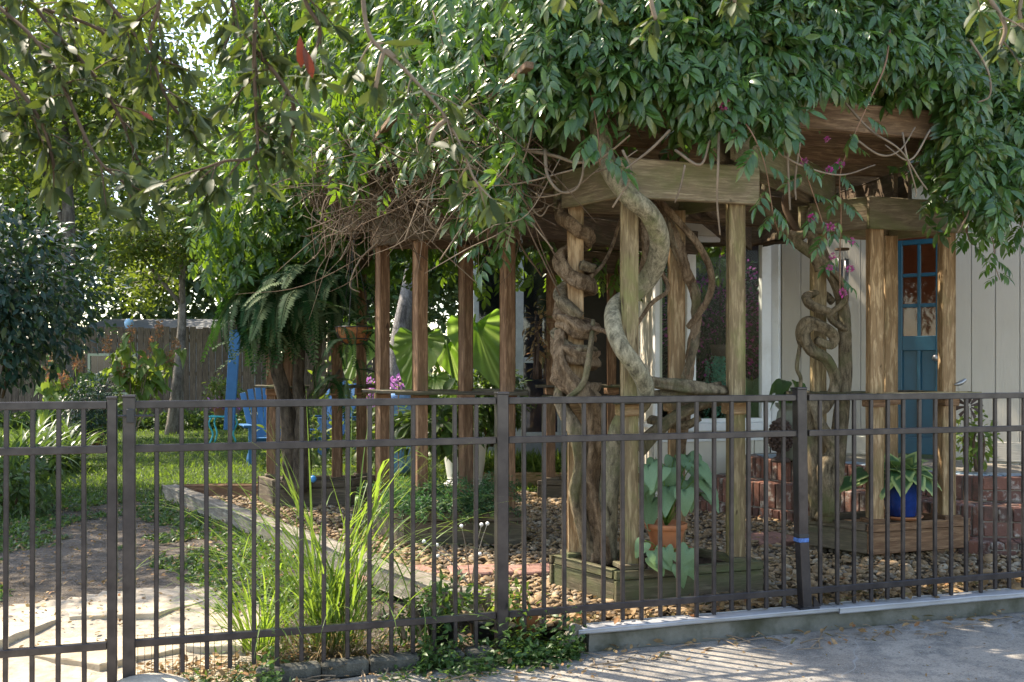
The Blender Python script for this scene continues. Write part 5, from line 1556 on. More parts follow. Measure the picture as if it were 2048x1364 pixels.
def vineD():
    t = thing('vine', 'sunlit yellow green vine heaped over the far left planter posts, with bare tangled stems', 'vine', (-2.1, 10.2, 0))
    def pp(n, pts, r, m='vine_shaded', rg=0.15): pipe(t, n, pts, r, m, rg, 11, 6, 7, 0.04)
    pp('trunk', [(590, 985, 10.0), (585, 900, 9.95), (575, 830, 9.9), (562, 770, 9.9), (552, 720, 9.9), (548, 640, 10), (560, 560, 10.1), (570, 480, 10.1)], [.11, .1, .085, .07, .06, .06, .06, .05])
    pp('trunk', [(600, 980, 9.95), (604, 900, 9.9), (606, 830, 9.85), (596, 770, 9.85), (600, 700, 9.9), (612, 640, 10), (600, 540, 10), (590, 450, 10)], [.1, .08, .065, .055, .05, .05, .05, .05])
    pp('stem', [(610, 805, 9.8), (630, 760, 9.8), (638, 700, 9.85), (640, 640, 9.9)], [.03, .028, .025, .02])
    pp('stem', [(610, 800, 9.8), (640, 790, 9.75), (662, 765, 9.75), (680, 740, 9.8)], [.02, .02, .018, .014])
    pos = curtain(3400, 420, 720, -420, 0.45)
    p2 = np.concatenate([curtain(900, 690, 880, -260, 0.4), np.array([P(a, b, float(np.interp(a, [640, 1050], [8.0, 5.85])) + R.uniform(-.2, .3))[:] for a, b in [(R.uniform(650, 1010), R.triangular(200, 400, 230)) for _ in range(150)]])])
    rf = roof_leaves(1600, -2.4, 0.2, 2.0, 5.3)
    low = np.stack([rng.uniform(-3.0, -1.6, 620), rng.uniform(9.3, 10.3, 620), rng.uniform(2.25, 3.1, 620)], 1)
    bk = roof_leaves(1000, -1.5, 3.3, 4.2, 5.3); bk[:, 2] -= rng.uniform(0, 0.95, len(bk))
    pos = np.concatenate([pos, p2, rf, low, bk])
    sz = 0.245 * rng.uniform(.75, 1.2, len(pos))
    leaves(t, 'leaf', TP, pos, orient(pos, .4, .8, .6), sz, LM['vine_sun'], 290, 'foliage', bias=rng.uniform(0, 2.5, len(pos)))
    # bare stems: a brown thicket under the leaves
    mb = MB(); mb2 = MB()
    for k in range(720):
        u = R.uniform(640, 1050); 
        Yf = float(np.interp(u, [640, 1050], [8.3, 5.95])) + R.uniform(-.25, 0.55)
        v = R.triangular(215, 480, 350) if u < 820 else R.triangular(215, 440, 330)
        if u < 720: v += R.uniform(0, 60)
        p = P(u, v, Yf)
        d = Vector((R.gauss(0, .5) - 0.25, R.gauss(0, .3), R.gauss(-.1, .6))) * R.uniform(.3, 1.1)
        sag = R.uniform(-.25, .35)
        q = [p - d * .5, p - d * .15 + Vector((0, 0, -sag * .5)) + Vector((R.gauss(0, .04), R.gauss(0, .04), R.gauss(0, .04))), p + d * .2 + Vector((0, 0, -sag * .4)) + Vector((R.gauss(0, .05), R.gauss(0, .05), R.gauss(0, .05))), p + d * .5]
        (mb if k % 2 else mb2).tube(q, [R.uniform(.002, .0065)] * 2 + [.0035, .0015], 5, 5)
    a = mb.build('dry_stems', M_['twig'], t, True); a['kind'] = 'stuff'
    a = mb2.build('dry_stems', M_['twig_dark'], t, True); a['kind'] = 'stuff'
    return t
vD = vineD()

def loose_stems():
    # bare ends and loops hanging from the leaves in front of the beams
    L = [[(1090, 300, 5.9), (1095, 350, 5.8), (1120, 383, 5.75), (1150, 380, 5.75), (1165, 350, 5.75), (1168, 300, 5.8)],
         [(1050, 300, 6.0), (1110, 312, 5.9), (1150, 325, 5.85), (1190, 320, 5.8)],
         [(1045, 395, 6.0), (1100, 392, 5.95), (1150, 375, 5.9), (1200, 335, 5.8)],
         [(1010, 360, 6.1), (1050, 400, 6.05), (1080, 432, 6.0), (1098, 410, 6.0)],
         [(1185, 330, 5.8), (1225, 300, 5.75), (1260, 270, 5.7)], [(1190, 345, 5.75), (1230, 330, 5.72), (1275, 300, 5.7)],
         [(1350, 300, 5.65), (1400, 330, 5.6), (1420, 280, 5.65)],
         [(1370, 330, 5.6), (1362, 370, 5.6), (1350, 405, 5.62)], [(1438, 260, 5.6), (1436, 340, 5.55), (1434, 400, 5.6), (1440, 470, 5.65)],
         [(1340, 260, 5.6), (1300, 300, 5.6), (1235, 350, 5.65)], [(1245, 300, 5.7), (1262, 350, 5.7), (1225, 415, 5.7)],
         [(1700, 270, 6.0), (1760, 310, 5.95), (1800, 300, 5.95), (1830, 255, 6.0)], [(1690, 205, 6.0), (1740, 260, 5.95), (1800, 300, 5.9), (1840, 360, 5.95), (1855, 380, 5.95)],
         [(1805, 265, 6.0), (1815, 320, 5.95), (1832, 380, 6.0), (1830, 395, 6.0)], [(1860, 260, 6.1), (1820, 320, 6.0), (1770, 290, 6.0)],
         [(1575, 300, 5.7), (1577, 360, 5.7), (1580, 420, 5.7)], [(1600, 280, 5.7), (1590, 360, 5.72), (1592, 400, 5.72)],
         [(1550, 300, 5.7), (1600, 330, 5.7), (1680, 350, 5.75), (1750, 330, 5.8)], [(1940, 400, 6.3), (1935, 430, 6.3), (1915, 465, 6.35)],
         [(720, 230, 8.0), (690, 270, 8.0), (640, 300, 8.1)], [(760, 480, 8.0), (720, 520, 8.0), (700, 570, 8.0), (720, 585, 8.0)], [(880, 470, 7.2), (860, 440, 7.2), (880, 400, 7.1)],
         [(1245, 60, 5.9), (1230, 160, 5.9), (1215, 240, 5.9)], [(1600, 0, 5.9), (1598, 80, 5.85), (1600, 110, 5.85)], [(1940, 80, 6.3), (1975, 140, 6.25), (1980, 190, 6.25), (1955, 205, 6.25)]]
    t = vA
    for k, l in enumerate(L):
        mb = MB(); r = R.uniform(.005, .009) * (1.6 if k < 2 else 1)
        mb.tube([P(*p) for p in l], [r, r * .9, r * .7] + [r * .6] * (len(l) - 3), 6, 7, bump=.1); mb.build('bare_stem', M_['twig'], t, True)
loose_stems()
# ================================================================== wooden fence at the back of the lawn
def wood_fence():
    t = thing('wooden_fence', 'tall weathered brown board fence along the far side of the lawn', 'fence', (-7.5, 24, 0))
    y = 24.0
    x = -17.5
    while x < -3.2:
        w_ = 0.145 + R.uniform(-.006, .006)
        yy = y + R.uniform(-.008, .008)
        h = 2.36 + R.uniform(-.03, .03)
        o = board('board', (x + w_ / 2, yy, 0.0), (x + w_ / 2 + R.uniform(-.008, .008), yy, h), w_, 0.022, M_['fence_board'], t, up=(0, 1, 0), ch=0.004)
        x += w_ + 0.012
    for z in (0.5, 1.25, 2.05):
        board('rail', (-17.5, y + 0.05, z), (-3.2, y + 0.05, z), 0.05, 0.09, M_['fence_board'], t)
wood_fence()
def back_shed():
    t = thing('shed', 'pale grey roofed shed peeping over the wooden fence', 'shed', (-9, 28, 0))
    mb = MB(); mb.box((-9.2, 28.5, 1.15), (4.2, 2.6, 2.3), None, 0.01); mb.build('wall', plain('shed_wall', (0.35, 0.36, 0.37), 0.8), t)
    mb = MB(); V = [(-11.6, 26.9, 2.45), (-6.8, 26.9, 2.45), (-6.8, 28.5, 2.78), (-11.6, 28.5, 2.78), (-11.6, 30.1, 2.45), (-6.8, 30.1, 2.45)]
    V += [(x, y_, z - 0.08) for x, y_, z in V]
    mb.add(V, [(0, 1, 2, 3), (3, 2, 5, 4), (6, 9, 8, 7), (9, 10, 11, 8), (0, 6, 7, 1), (4, 5, 11, 10), (0, 3, 9, 6), (3, 4, 10, 9), (1, 7, 8, 2), (2, 8, 11, 5)])
    mb.build('roof', plain('pale_metal_roof', (0.12, 0.125, 0.13), 0.7), t)
back_shed()
def old_window():
    t = thing('window_frame', 'old greenish wooden window frame leaning against the wooden fence', 'window frame', (-9.4, 23.7, 0.6))
    m = plain('flaking_green_frame', (0.33, 0.36, 0.26), 0.8)
    x0, x1, z0, z1, y = XY(176, 23.7), XY(272, 23.7), Zv(790, 23.7), Zv(707, 23.7), 23.7
    mb = MB()
    for a in ((x0, x0 + .06, z0, z1), (x1 - .06, x1, z0, z1), (x0 + .06, x1 - .06, z1 - .06, z1), (x0 + .06, x1 - .06, z0, z0 + .06), (x0 + .06, x1 - .06, (z0 + z1) / 2 - .02, (z0 + z1) / 2 + .02)):
        mb.box(((a[0] + a[1]) / 2, y, (a[2] + a[3]) / 2), (a[1] - a[0], 0.05, a[3] - a[2]), None, .004)
    mb.build('frame', m, t)
    mb = MB(); mb.box(((x0 + x1) / 2, y + .01, (z0 + z1) / 2), (x1 - x0 - .1, .006, z1 - z0 - .1), None, 0); mb.build('pane', M_['glass_porch'], t)
old_window()

# ================================================================== lawn, weeds, litter
def lawn():
    n = 92000
    y = 10.6 + 13.2 * rng.random(n) ** 1.55
    x = rng.uniform(-1, 1, n) * (0.56 * y + 0.5); 
    k = (x < 3.2) & ~inpoly(x, y, GPOLY) & (x < np.where(y < 12.2, -0.4, 0.1) + np.where(y > 12, 0.0, 9))
    k &= (y > 11.2 + 0.7 * smoothn(x, y * 0.3, 1.3) + np.where((x > -5) & (x < -3.4), 0.1, 0)) | (rng.random(n) < 0.25)
    x, y = x[k], y[k]; n = len(x)
    z = np.zeros(n) - 0.008
    TV, TF = leafT(0.075, 2, 0.5, 0.5, 0.35)
    d = rng.normal(0, 0.55, (n, 3)); d[:, 2] = 1.0
    L = rng.uniform(0.03, 0.075, n) * (1 + 0.45 * smoothn(x, y, 2.0))
    V, Fc = scatter(TV, TF, np.stack([x, y, z], 1), basis(d, rng.normal(0, 1, (n, 3))), np.stack([L, L * (1 + 0.05 * y), L], 1))
    obj('grass', mesh_from('grass', V, Fc, LM['grass']), kind='stuff', label='short sunlit lawn grass')
lawn()
def weeds():
    n = 75000
    x = rng.uniform(-5.5, 0.2, n); y = rng.uniform(4.6, 11.6, n)
    s, d = sd(x, y)
    tim = (x + 3.68) * (5.80 - 10.72) - (y - 10.72) * (-0.36 + 3.68)     # side of the long timber
    pathy = np.abs(x - (-2.75 - 0.36 * (y - 6.5))) - 0.42
    m = 0.5 * smoothn(x, y, 1.7, 7) + 0.22 * smoothn(x, y, 5, 1) + np.clip(pathy, -0.6, 0.5) * 0.9 + np.clip((y - 8.6) * 0.2, -.25, .3)
    k = (m > 0.02) & (d > 1.15) & (tim > 0.25) & ~inpoly(x, y, GPOLY)
    # a ragged fringe along the metal fence and on the driveway edge
    u = 1024 + F * x / y
    k2 = (d > -0.32) & (d < 0.16) & (((u > 280) & (u < 620)) | ((u > 760) & (u < 1170))) & (smoothn(x * 2.3, y * 2.3, 2.0, 2) > -0.15) & (rng.random(n) < 0.9)
    k3 = (d > 0.1) & (d < 0.9) & (u > 420) & (u < 860) & (rng.random(n) < 0.25)
    k = k | k2 | k3
    x, y, k2_ = x[k], y[k], k2[k]; n = len(x)
    z = hground(x, y) - 0.005 + np.where(k2_, rng.uniform(0, .05, n), 0)
    d = rng.normal(0, 1.0, (n, 3)); d[:, 2] = rng.uniform(.1, 1.1, n)
    up = rng.normal(0, .5, (n, 3)); up[:, 2] += 1
    V, Fc = scatter(*leafT(0.2, 3, 0.3, 0.5), np.stack([x, y, z], 1), basis(d, up), rng.uniform(0.025, 0.065, n) * np.where(k2_, .8, 1))
    obj('weeds', mesh_from('weeds', V, Fc, LM['weed'], True), kind='stuff', label='patchy low weeds on the bare soil and along the fence foot')
    # extra weed leaves
    n = 14000
    s = rng.uniform(0.6, 3.7, n); dd = rng.normal(0.0, 0.09, n) - 0.06
    p = np.array(FA[:]) + np.outer(s, FD[:]) + np.outer(dd, FN[:])
    u = 1024 + F * p[:, 0] / p[:, 1]
    k = (((u > 300) & (u < 560)) | ((u > 840) & (u < 1165))) & (smoothn(p[:, 0] * 3, p[:, 1] * 3, 2.0, 2) > -0.1) 
    p = p[k][:3000]; n = len(p)
    p[:, 2] = -0.12 + rng.exponential(0.05, n)
    d = rng.normal(0, 1.0, (n, 3)); d[:, 2] = rng.uniform(-.2, .8, n); up = rng.normal(0, .5, (n, 3)); up[:, 2] += 1
    V, Fc = scatter(*leafT(0.26, 3, 0.3, 0.5), p, basis(d, up), rng.uniform(0.02, 0.05, n))
    obj('weeds', mesh_from('weeds', V, Fc, LM['weed'], True), kind='stuff', label='creeping green weeds at the foot of the middle fence post')
weeds()
def litter():
    P_ = []; S_ = []
    def add(n, fx, fy, z, s0, s1, keep=None):
        x = fx(n); y = fy(n, x)
        if keep is not None:
            k = keep(x, y); x, y = x[k], y[k]
        zz = z(x, y) if callable(z) else np.full(len(x), z)
        P_.append(np.stack([x, y, zz + rng.uniform(0, .012, len(x))], 1)); S_.append(rng.uniform(s0, s1, len(x)))
    # gravel and soil
    add(6000, lambda n: rng.uniform(-4.5, 5, n), lambda n, x: rng.uniform(5.2, 11, n), lambda x, y: np.where(inpoly(x, y, GPOLY), 0.022, hground(x, y) + .004), .015, .05, lambda x, y: (sd(x, y)[1] > .05))
    add(1500, lambda n: rng.uniform(-5, -.6, n), lambda n, x: rng.uniform(5.6, 11, n), lambda x, y: hground(x, y) + .006, .012, .04, lambda x, y: ~inpoly(x, y, GPOLY))
    # against the kerb inside and out, driveway
    def band(n, d0, d1, u0, u1, z, s0, s1):
        u = rng.uniform(u0, u1, n); p = np.array([FL(a, R.uniform(d0, d1))[:] for a in u]); p[:, 2] = z + rng.uniform(0, .03, n)
        P_.append(p); S_.append(rng.uniform(s0, s1, n))
    band(420, .02, .22, 1160, 2200, .015, .03, .085)
    band(900, -.05, .35, 270, 1010, -.105, .02, .06)
    band(120, -.32, -.06, 1160, 2200, -.113, .02, .07)
    band(200, -.5, -.1, 300, 1300, -.113, .012, .05)
    band(200, -1.2, -.1, 900, 2300, -.113, .008, .03)
    for u, v in ((1640, 1270), (1610, 1268), (1720, 1262), (1890, 1240), (1390, 1292), (1570, 1288), (1215, 1340), (560, 1350), (1960, 1240), (1430, 1300)):
        Y = F * (H + .113) / (v - VH); P_.append(np.array([[XY(u, Y), Y, -.105]])); S_.append(np.array([.075]))
    pos = np.concatenate(P_); sc = np.concatenate(S_); n = len(pos)
    d = rng.normal(0, 1, (n, 3)); d[:, 2] *= .25; up = rng.normal(0, .35, (n, 3)); up[:, 2] += 1
    parts = [scatter(*leafT(R.uniform(.16, .28), 3, R.uniform(.1, .5), R.uniform(-.3, .4), .5), pos[i::5], basis(d[i::5], up[i::5]), sc[i::5]) for i in range(5)]
    V, Fc = cat(parts)
    obj('fallen_leaves', mesh_from('fallen_leaves', V, Fc, LM['litter'], True), kind='stuff', label='dry brown fallen leaves scattered over gravel, soil and driveway')
    # little sticks
    mb = MB()
    for k in range(150):
        u = R.uniform(300, 2150); dd = R.choice([R.uniform(.03, .3), R.uniform(-.4, -.06)]); p = FL(u, dd); p.z = (.03 if u > 1160 and dd > 0 else -.108)
        a = R.uniform(0, 3.14); L = R.uniform(.04, .2); q = p + Vector((math.cos(a) * L, math.sin(a) * L, R.uniform(0, .012)))
        mb.tube([p, p.lerp(q, .5) + Vector((R.uniform(-.01, .01), R.uniform(-.01, .01), .004)), q], R.uniform(.002, .004), 5, 2)
    mb.build('fallen_twigs', M_['twig'], kind='stuff', label='dry twigs lying along the fence line')
litter()
def ground_cover():
    n = 9000
    x = rng.uniform(-15, -3.4, n); y = 23.7 - rng.random(n) * 1.3; z = rng.uniform(0, .32, n) * (1 + .4 * smoothn(x * 2, y, 1.1))
    d = rng.normal(0, 1, (n, 3)); d[:, 2] += .6; up = rng.normal(0, .5, (n, 3)); up[:, 2] += 1
    V, Fc = scatter(*leafT(.16, 3, .3, .5), np.stack([x, y, z], 1), basis(d, up), rng.uniform(.10, .2, n))
    obj('ground_cover', mesh_from('ground_cover', V, Fc, LM['mid'], True), kind='stuff', label='low green ground cover under the wooden fence')
    n = 9000
    x = rng.uniform(-3.4, 3.5, n); y = rng.uniform(13.4, 21, n); z = rng.uniform(0, 1.0, n) ** 1.6 * (1.1 + .7 * smoothn(x * 1.3, y, 1.1))
    k = (x < -0.65); x, y, z = x[k], y[k], z[k]; n = len(x)
    d = rng.normal(0, 1, (n, 3)); d[:, 2] += .4; up = rng.normal(0, .5, (n, 3)); up[:, 2] += 1
    V, Fc = scatter(*leafT(.2, 3, .3, .5), np.stack([x, y, z], 1), basis(d, up), rng.uniform(.08, .17, n))
    obj('ground_cover', mesh_from('ground_cover', V, Fc, LM['yellow'], True), kind='stuff', label='loose sunlit garden planting behind the pergola')
    n = 5000
    x = rng.uniform(-.6, 1.4, n); y = rng.uniform(12.0, 12.9, n); z = np.zeros(n)
    d = rng.normal(0, .5, (n, 3)); d[:, 2] = 1
    V, Fc = scatter(*leafT(.05, 3, .3, .7), np.stack([x, y, z], 1), basis(d, rng.normal(0, 1, (n, 3))), rng.uniform(.15, .36, n))
    obj('ground_cover', mesh_from('ground_cover', V, Fc, LM['grass'], True), kind='stuff', label='tufty green border grass before the screened porch')
ground_cover()

# ================================================================== tall grass clump by the fence
def strip(pts, w, fold=.25):
    c = catmull(pts, 4); m = len(c); V = []; Fc = []
    for i, p in enumerate(c):
        T = (c[min(i + 1, m - 1)] - c[max(i - 1, 0)]).normalized()
        sd_ = T.cross(Vector((0, 0, 1)))
        sd_ = sd_.normalized() if sd_.length > 1e-3 else Vector((1, 0, 0))
        nn = sd_.cross(T)
        t = i / (m - 1); ww = w * (0.55 + 0.9 * t if t < .4 else (1 - t) / .6 * .91 + .02)
        V += [p - sd_ * ww + nn * ww * fold, p, p + sd_ * ww + nn * ww * fold]
    for i in range(m - 1):
        a = i * 3
        Fc += [(a, a + 1, a + 4, a + 3), (a + 1, a + 2, a + 5, a + 4)]
    return V, Fc
def blade(base, az, el, L, curl, w, twist=0.0):
    p = Vector(base); pts = [p.copy()]
    n = 7
    for i in range(n):
        e = el - curl * (i / (n - 1)) ** 1.4
        a = az + twist * i / n
        p = p + Vector((math.cos(a) * math.cos(e), math.sin(a) * math.cos(e), math.sin(e))) * (L / n)
        if p.z < -0.1: p.z = -0.1
        pts.append(p.copy())
    return strip(pts, w)
def lemongrass():
    bx_, by_ = -1.0, 5.30
    t = thing('grass_clump', 'tall bright green grass clump arching over the fence panel right of the gate', 'grass clump', (bx_, by_, -.09))
    stuff = MB(); straw = MB()
    for k in range(205):
        a = R.uniform(0, 6.283); rr = R.uniform(0, .2) if k < 160 else R.uniform(.05, .42)
        base = (bx_ + rr * math.cos(a) * 1.25 + (.06 if k % 3 else 0), by_ + rr * math.sin(a) * .5, -.09)
        az = a + R.uniform(-.7, .7)
        if R.random() < .45: az = R.choice([R.uniform(-.5, .5), math.pi + R.uniform(-.5, .5)])
        L = R.uniform(.35, 1.0) if k > 70 else R.uniform(.9, 1.5)
        el = math.radians(R.uniform(58, 88)); curl = math.radians(R.uniform(15, 115))
        V, Fc = blade(base, az, el, L, curl, R.uniform(.004, .0085), R.uniform(-.5, .5))
        if k < 215: obj('blade', mesh_from('blade', V, Fc, LM['lemon'], True), t)
        else: stuff.add(V, Fc)
    # the long ones that the photograph shows singly: root, bend, tip
    LB = [[(640, 1240, 5.3), (610, 1080, 5.25), (575, 940, 5.15), (530, 822, 5.1)], [(650, 1240, 5.3), (600, 1090, 5.25), (520, 1000, 5.2), (466, 968, 5.2)],
          [(660, 1240, 5.3), (700, 1080, 5.3), (760, 980, 5.3), (830, 912, 5.3)], [(665, 1240, 5.3), (715, 1060, 5.25), (790, 925, 5.2), (870, 925, 5.2), (940, 1040, 5.2)],
          [(660, 1240, 5.35), (690, 1040, 5.35), (705, 985, 5.35), (735, 1000, 5.3)], [(680, 1240, 5.3), (740, 1080, 5.25), (800, 1060, 5.2), (905, 1165, 5.15)],
          [(650, 1240, 5.3), (620, 1120, 5.2), (560, 1040, 5.15), (505, 1080, 5.1), (470, 1170, 5.1)], [(670, 1240, 5.3), (720, 1130, 5.2), (780, 1110, 5.15), (820, 1200, 5.1), (835, 1290, 5.08)],
          [(655, 1240, 5.35), (690, 1090, 5.4), (730, 1000, 5.4), (790, 940, 5.45)], [(640, 1240, 5.3), (585, 1150, 5.2), (530, 1130, 5.15), (480, 1220, 5.1)], [(660, 1240, 5.3), (710, 1110, 5.3), (742, 1010, 5.3), (768, 950, 5.3)]]
    LB = LB + [[(u + R.uniform(-26, 26) * (i > 0), v + R.uniform(-30, 30) * (i > 0), y_ + R.uniform(-.06, .06)) for i, (u, v, y_) in enumerate(l)] for l in LB for _ in range(2)]
    for l in LB:
        V, Fc = strip([P(*q) for q in l], R.uniform(.007, .012)); obj('blade', mesh_from('blade', V, Fc, LM['lemon'], True), t)
    stuff.build('blades', LM['lemon'], t, True, kind='stuff')
    for k in range(150):
        a = R.uniform(0, 6.283); rr = R.uniform(0, .22)
        V, Fc = blade((bx_ + .05 + rr * math.cos(a) * 1.2, by_ + rr * math.sin(a) * .5 - .05, -.1), a, math.radians(R.uniform(20, 80)), R.uniform(.12, .42), math.radians(R.uniform(20, 110)), R.uniform(.003, .006))
        straw.add(V, Fc)
    straw.build('dry_blades', LM['straw'], t, True, kind='stuff')
    t2 = thing('grass_clump', 'lower loose green grass clump just left of the tall one', 'grass clump', (-1.35, 5.25, -.09))
    for k in range(85):
        a = R.uniform(0, 6.283); rr = R.uniform(0, .13)
        V, Fc = blade((-1.33 + rr * math.cos(a), 5.25 + rr * math.sin(a) * .5, -.09), a, math.radians(R.uniform(50, 86)), R.uniform(.3, .75), math.radians(R.uniform(20, 110)), R.uniform(.004, .009), R.uniform(-.4, .4))
        obj('blade', mesh_from('blade', V, Fc, LM['lemon'], True), t2)
lemongrass()

# ================================================================== heart shaped leaves
def heartT(asp=0.8, lobe=0.28, rip=0.02, droop=0.3, rings=4, seg=22, cup=0.12, wav=9):
    """a heart or arrow shaped leaf: stalk joins at the origin, tip at +x = 1; carries a 'rim' value 0..1"""
    V = [(0.12, 0, 0)]; rim = [0.0]; Fc = []
    for r in range(1, rings + 1):
        f = r / rings
        for k in range(seg):
            a = 2 * math.pi * k / seg
            ca, sa = math.cos(a), math.sin(a)
            # outline
            R_ = 0.46 * (1 + 0.24 * ca * abs(ca)) 
            x = 0.30 + R_ * 1.22 * ca; y = R_ * asp * sa * (1.08 - 0.25 * ca)
            if ca > 0.0: y *= (1 - 0.45 * ca ** 2); x += 0.10 * ca ** 3
            if ca < -0.55: x += (abs(ca) - .55) / .45 * (lobe + 0.16) * (1 - abs(sa) * 1.2); 
            px = 0.12 + (x - 0.12) * f; py = y * f
            z = -droop * px * px + cup * abs(py) * 0.8 + rip * math.sin(wav * a) * f * f - 0.10 * f * f * (abs(py) > .2) * abs(py)
            V.append((px, py, z)); rim.append(f)
    for k in range(seg): Fc.append((0, 1 + k, 1 + (k + 1) % seg))
    for r in range(rings - 1):
        for k in range(seg):
            a = 1 + r * seg + k; b = 1 + r * seg + (k + 1) % seg
            Fc += [(a, a + seg, b + seg), (a, b + seg, b)]
    return np.array(V), np.array(Fc), np.array(rim, np.float32)
def heart_mesh(name, mat, veins=0, **kw):
    V, Fc, rim = heartT(**kw)
    V = V.copy()
    if veins:
        a = np.arctan2(V[:, 1], V[:, 0] - 0.1); w_ = np.abs(np.cos(a * veins * 0.5 + 0.0)) ** 6; w_ = np.maximum(w_, np.exp(-(V[:, 1] / .012) ** 2))
        V[:, 2] -= 0.018 * (1 - w_) * rim
    me = mesh_from(name, V, Fc, mat, True)
    at = me.attributes.new('rim', 'FLOAT', 'POINT'); at.data.foreach_set('value', rim)
    if veins:
        at = me.attributes.new('vein', 'FLOAT', 'POINT'); at.data.foreach_set('value', w_.astype(np.float32))
    return me
def put_leaf(parent, me, base, d, up, s, name='leaf'):
    Rm = basis(np.array([d], float), np.array([up], float))[0]
    return obj(name, me, parent, Matrix([[*(Rm[a] * s), base[a]] for a in range(3)] + [[0, 0, 0, 1]]))

def elephant():
    Y0 = 11.75
    pot = thing('urn', 'white fluted garden urn standing behind the grey brown planter under the elephant ears', 'urn', (XY(930, Y0), Y0, 0))
    c = (XY(930, Y0), Y0, -.01)
    mb = MB(); mb.add(*lathe([(0.0, 0), (.24, 0), (.25, .05), (.20, .09), (.21, .14), (.235, .30), (.25, .48), (.262, .52), (.262, .57), (.24, .58), (.23, .53), (.0, .52)], c, 28, .02))
    mb.build('urn_body', M_['pot_white'], pot, True)
    t = thing('elephant_ear_plant', 'elephant ear plant with huge glowing green leaves seen between the reddish posts', 'plant', (XY(925, Y0), Y0, .5))
    mes = [heart_mesh('leaf', LM['elephant'], veins=9, asp=.92, rip=.020, droop=d, seg=80, rings=7, cup=.10, wav=16) for d in (.10, .3, .45)]
    root = Vector((XY(925, Y0), Y0, .5))
    for (u, v, Y, s, d, up, k) in [   # stalk joint, size, direction of the tip, direction of the upper face
        (842, 660, 11.5, .74, (-.12, -.15, -1), (.35, .9, .3), 0), (950, 628, 11.6, .93, (.22, -.1, -1), (-.45, .85, .2), 1), (892, 680, 11.9, .50, (.30, .1, -1), (-.3, .9, .2), 0),
        (728, 640, 11.6, .72, (-.15, -.1, -1), (.15, .9, .3), 1), (868, 748, 11.3, .36, (.2, -.3, -.9), (-.2, .8, .5), 2), (845, 815, 11.2, .38, (.1, -.3, -.9), (.1, .7, .5), 2), (912, 800, 11.3, .36, (.1, -.3, -.9), (.1, .7, .5), 2), (800, 832, 11.3, .36, (-.2, -.3, -.9), (.1, .7, .5), 1)]:
        j = P(u, v, Y)
        put_leaf(t, mes[k], j, d, up, s * .93)
        mb = MB(); mid = root.lerp(j, .55) + Vector((0, -.05, .12)); mb.tube([root, mid, j], [.026, .02, .012], 8, 6); mb.build('stalk', LM['lemon'], t, True)
elephant()

def potted(name, label, c, mat, prof, cat_='pot', soilz=None, soilr=None, saucer=None):
    t = thing(name, label, cat_, c)
    mb = MB(); mb.add(*lathe(prof, c, 32)); mb.build('pot_body', mat, t, True)
    if soilz:
        mb = MB(); mb.add(*lathe([(0, soilz), (soilr, soilz - .004)], c, 24)); mb.build('soil', M_['soil'], t)
    if saucer:
        mb = MB(); mb.add(*lathe(saucer, c, 32)); mb.build('saucer', M_['terra'], t, True)
    return t
def caladium():
    c = (XY(1332, 6.1), 6.10, .285)
    V, Fc = cbox(.2, .2, .13, .01); o = obj('block', mesh_from('block', V, Fc, M_['box_grey']), None, Matrix.Translation((c[0], c[1], .215))); tag(o, 'grey wooden block raising the terracotta pot inside the mossy planter', 'block')
    s = .135
    potted('flower_pot', 'terracotta pot with saucer holding the pale arrow leaved plant', c, M_['terra'],
           [(0, .012), (.082, .012), (.086, .03), (.116, .13), (.119, .135), (.127, .135), (.130, .168), (.118, .17), (.112, .15), (0, .148)], 'pot', .15, .112, [(0, 0), (.12, 0), (.155, .018), (.160, .022), (.152, .024), (.118, .010), (0, .01)])
    t = thing('arrowhead_plant', 'pale green arrow leaved plant spilling from the terracotta pot in the mossy planter', 'plant', (c[0], c[1], .44))
    mes = [heart_mesh('leaf', LM['caladium'], asp=R.uniform(.75, .95), droop=R.uniform(.2, .6), rip=.015, seg=20, rings=3) for _ in range(5)]
    root = Vector((c[0], c[1], .43))
    spots = [(1300, 985), (1322, 960), (1350, 940), (1378, 950), (1398, 985), (1404, 1015), (1308, 1020), (1335, 1000), (1362, 1005), (1295, 955), (1345, 975), (1375, 985), (1392, 955), (1365, 935), (1290, 1000), (1315, 945), (1338, 960)]
    for i, (u, v) in enumerate(spots):
        j = P(u + R.uniform(-6, 6), v - 30, 6.05 + R.uniform(-.12, .14))
        d = ((u - 1345) / 80 + R.gauss(0, .25), -.5 + R.gauss(0, .2), -.75 + R.gauss(0, .25)); up = ((u - 1345) / 120, -.6, .7)
        put_leaf(t, mes[i % 5], j, d, up, R.uniform(.125, .19))
        mb = MB(); mb.tube([root, root.lerp(j, .6) + Vector((0, 0, .06)), j], [.004, .003, .0025], 6, 5); mb.build('stalk', LM['lemon'], t, True)
    root2 = Vector((c[0] - .03, c[1] - .1, .2))
    for i, (u, v) in enumerate([(1305, 1110), (1290, 1095), (1330, 1105), (1352, 1112), (1368, 1125), (1358, 1140), (1318, 1122), (1380, 1105), (1300, 1125)]):
        j = P(u, v - 14, 5.86)
        put_leaf(t, mes[(i + 2) % 5], j, (R.gauss(0, .4), -.35, -.8), (R.gauss(0, .2), -.8, .5), R.uniform(.10, .15))
        mb = MB(); mb.tube([root2, root2.lerp(j, .5) + Vector((0, 0, .05)), j], [.004, .003, .0025], 6, 4); mb.build('stalk', LM['lemon'], t, True)
caladium()
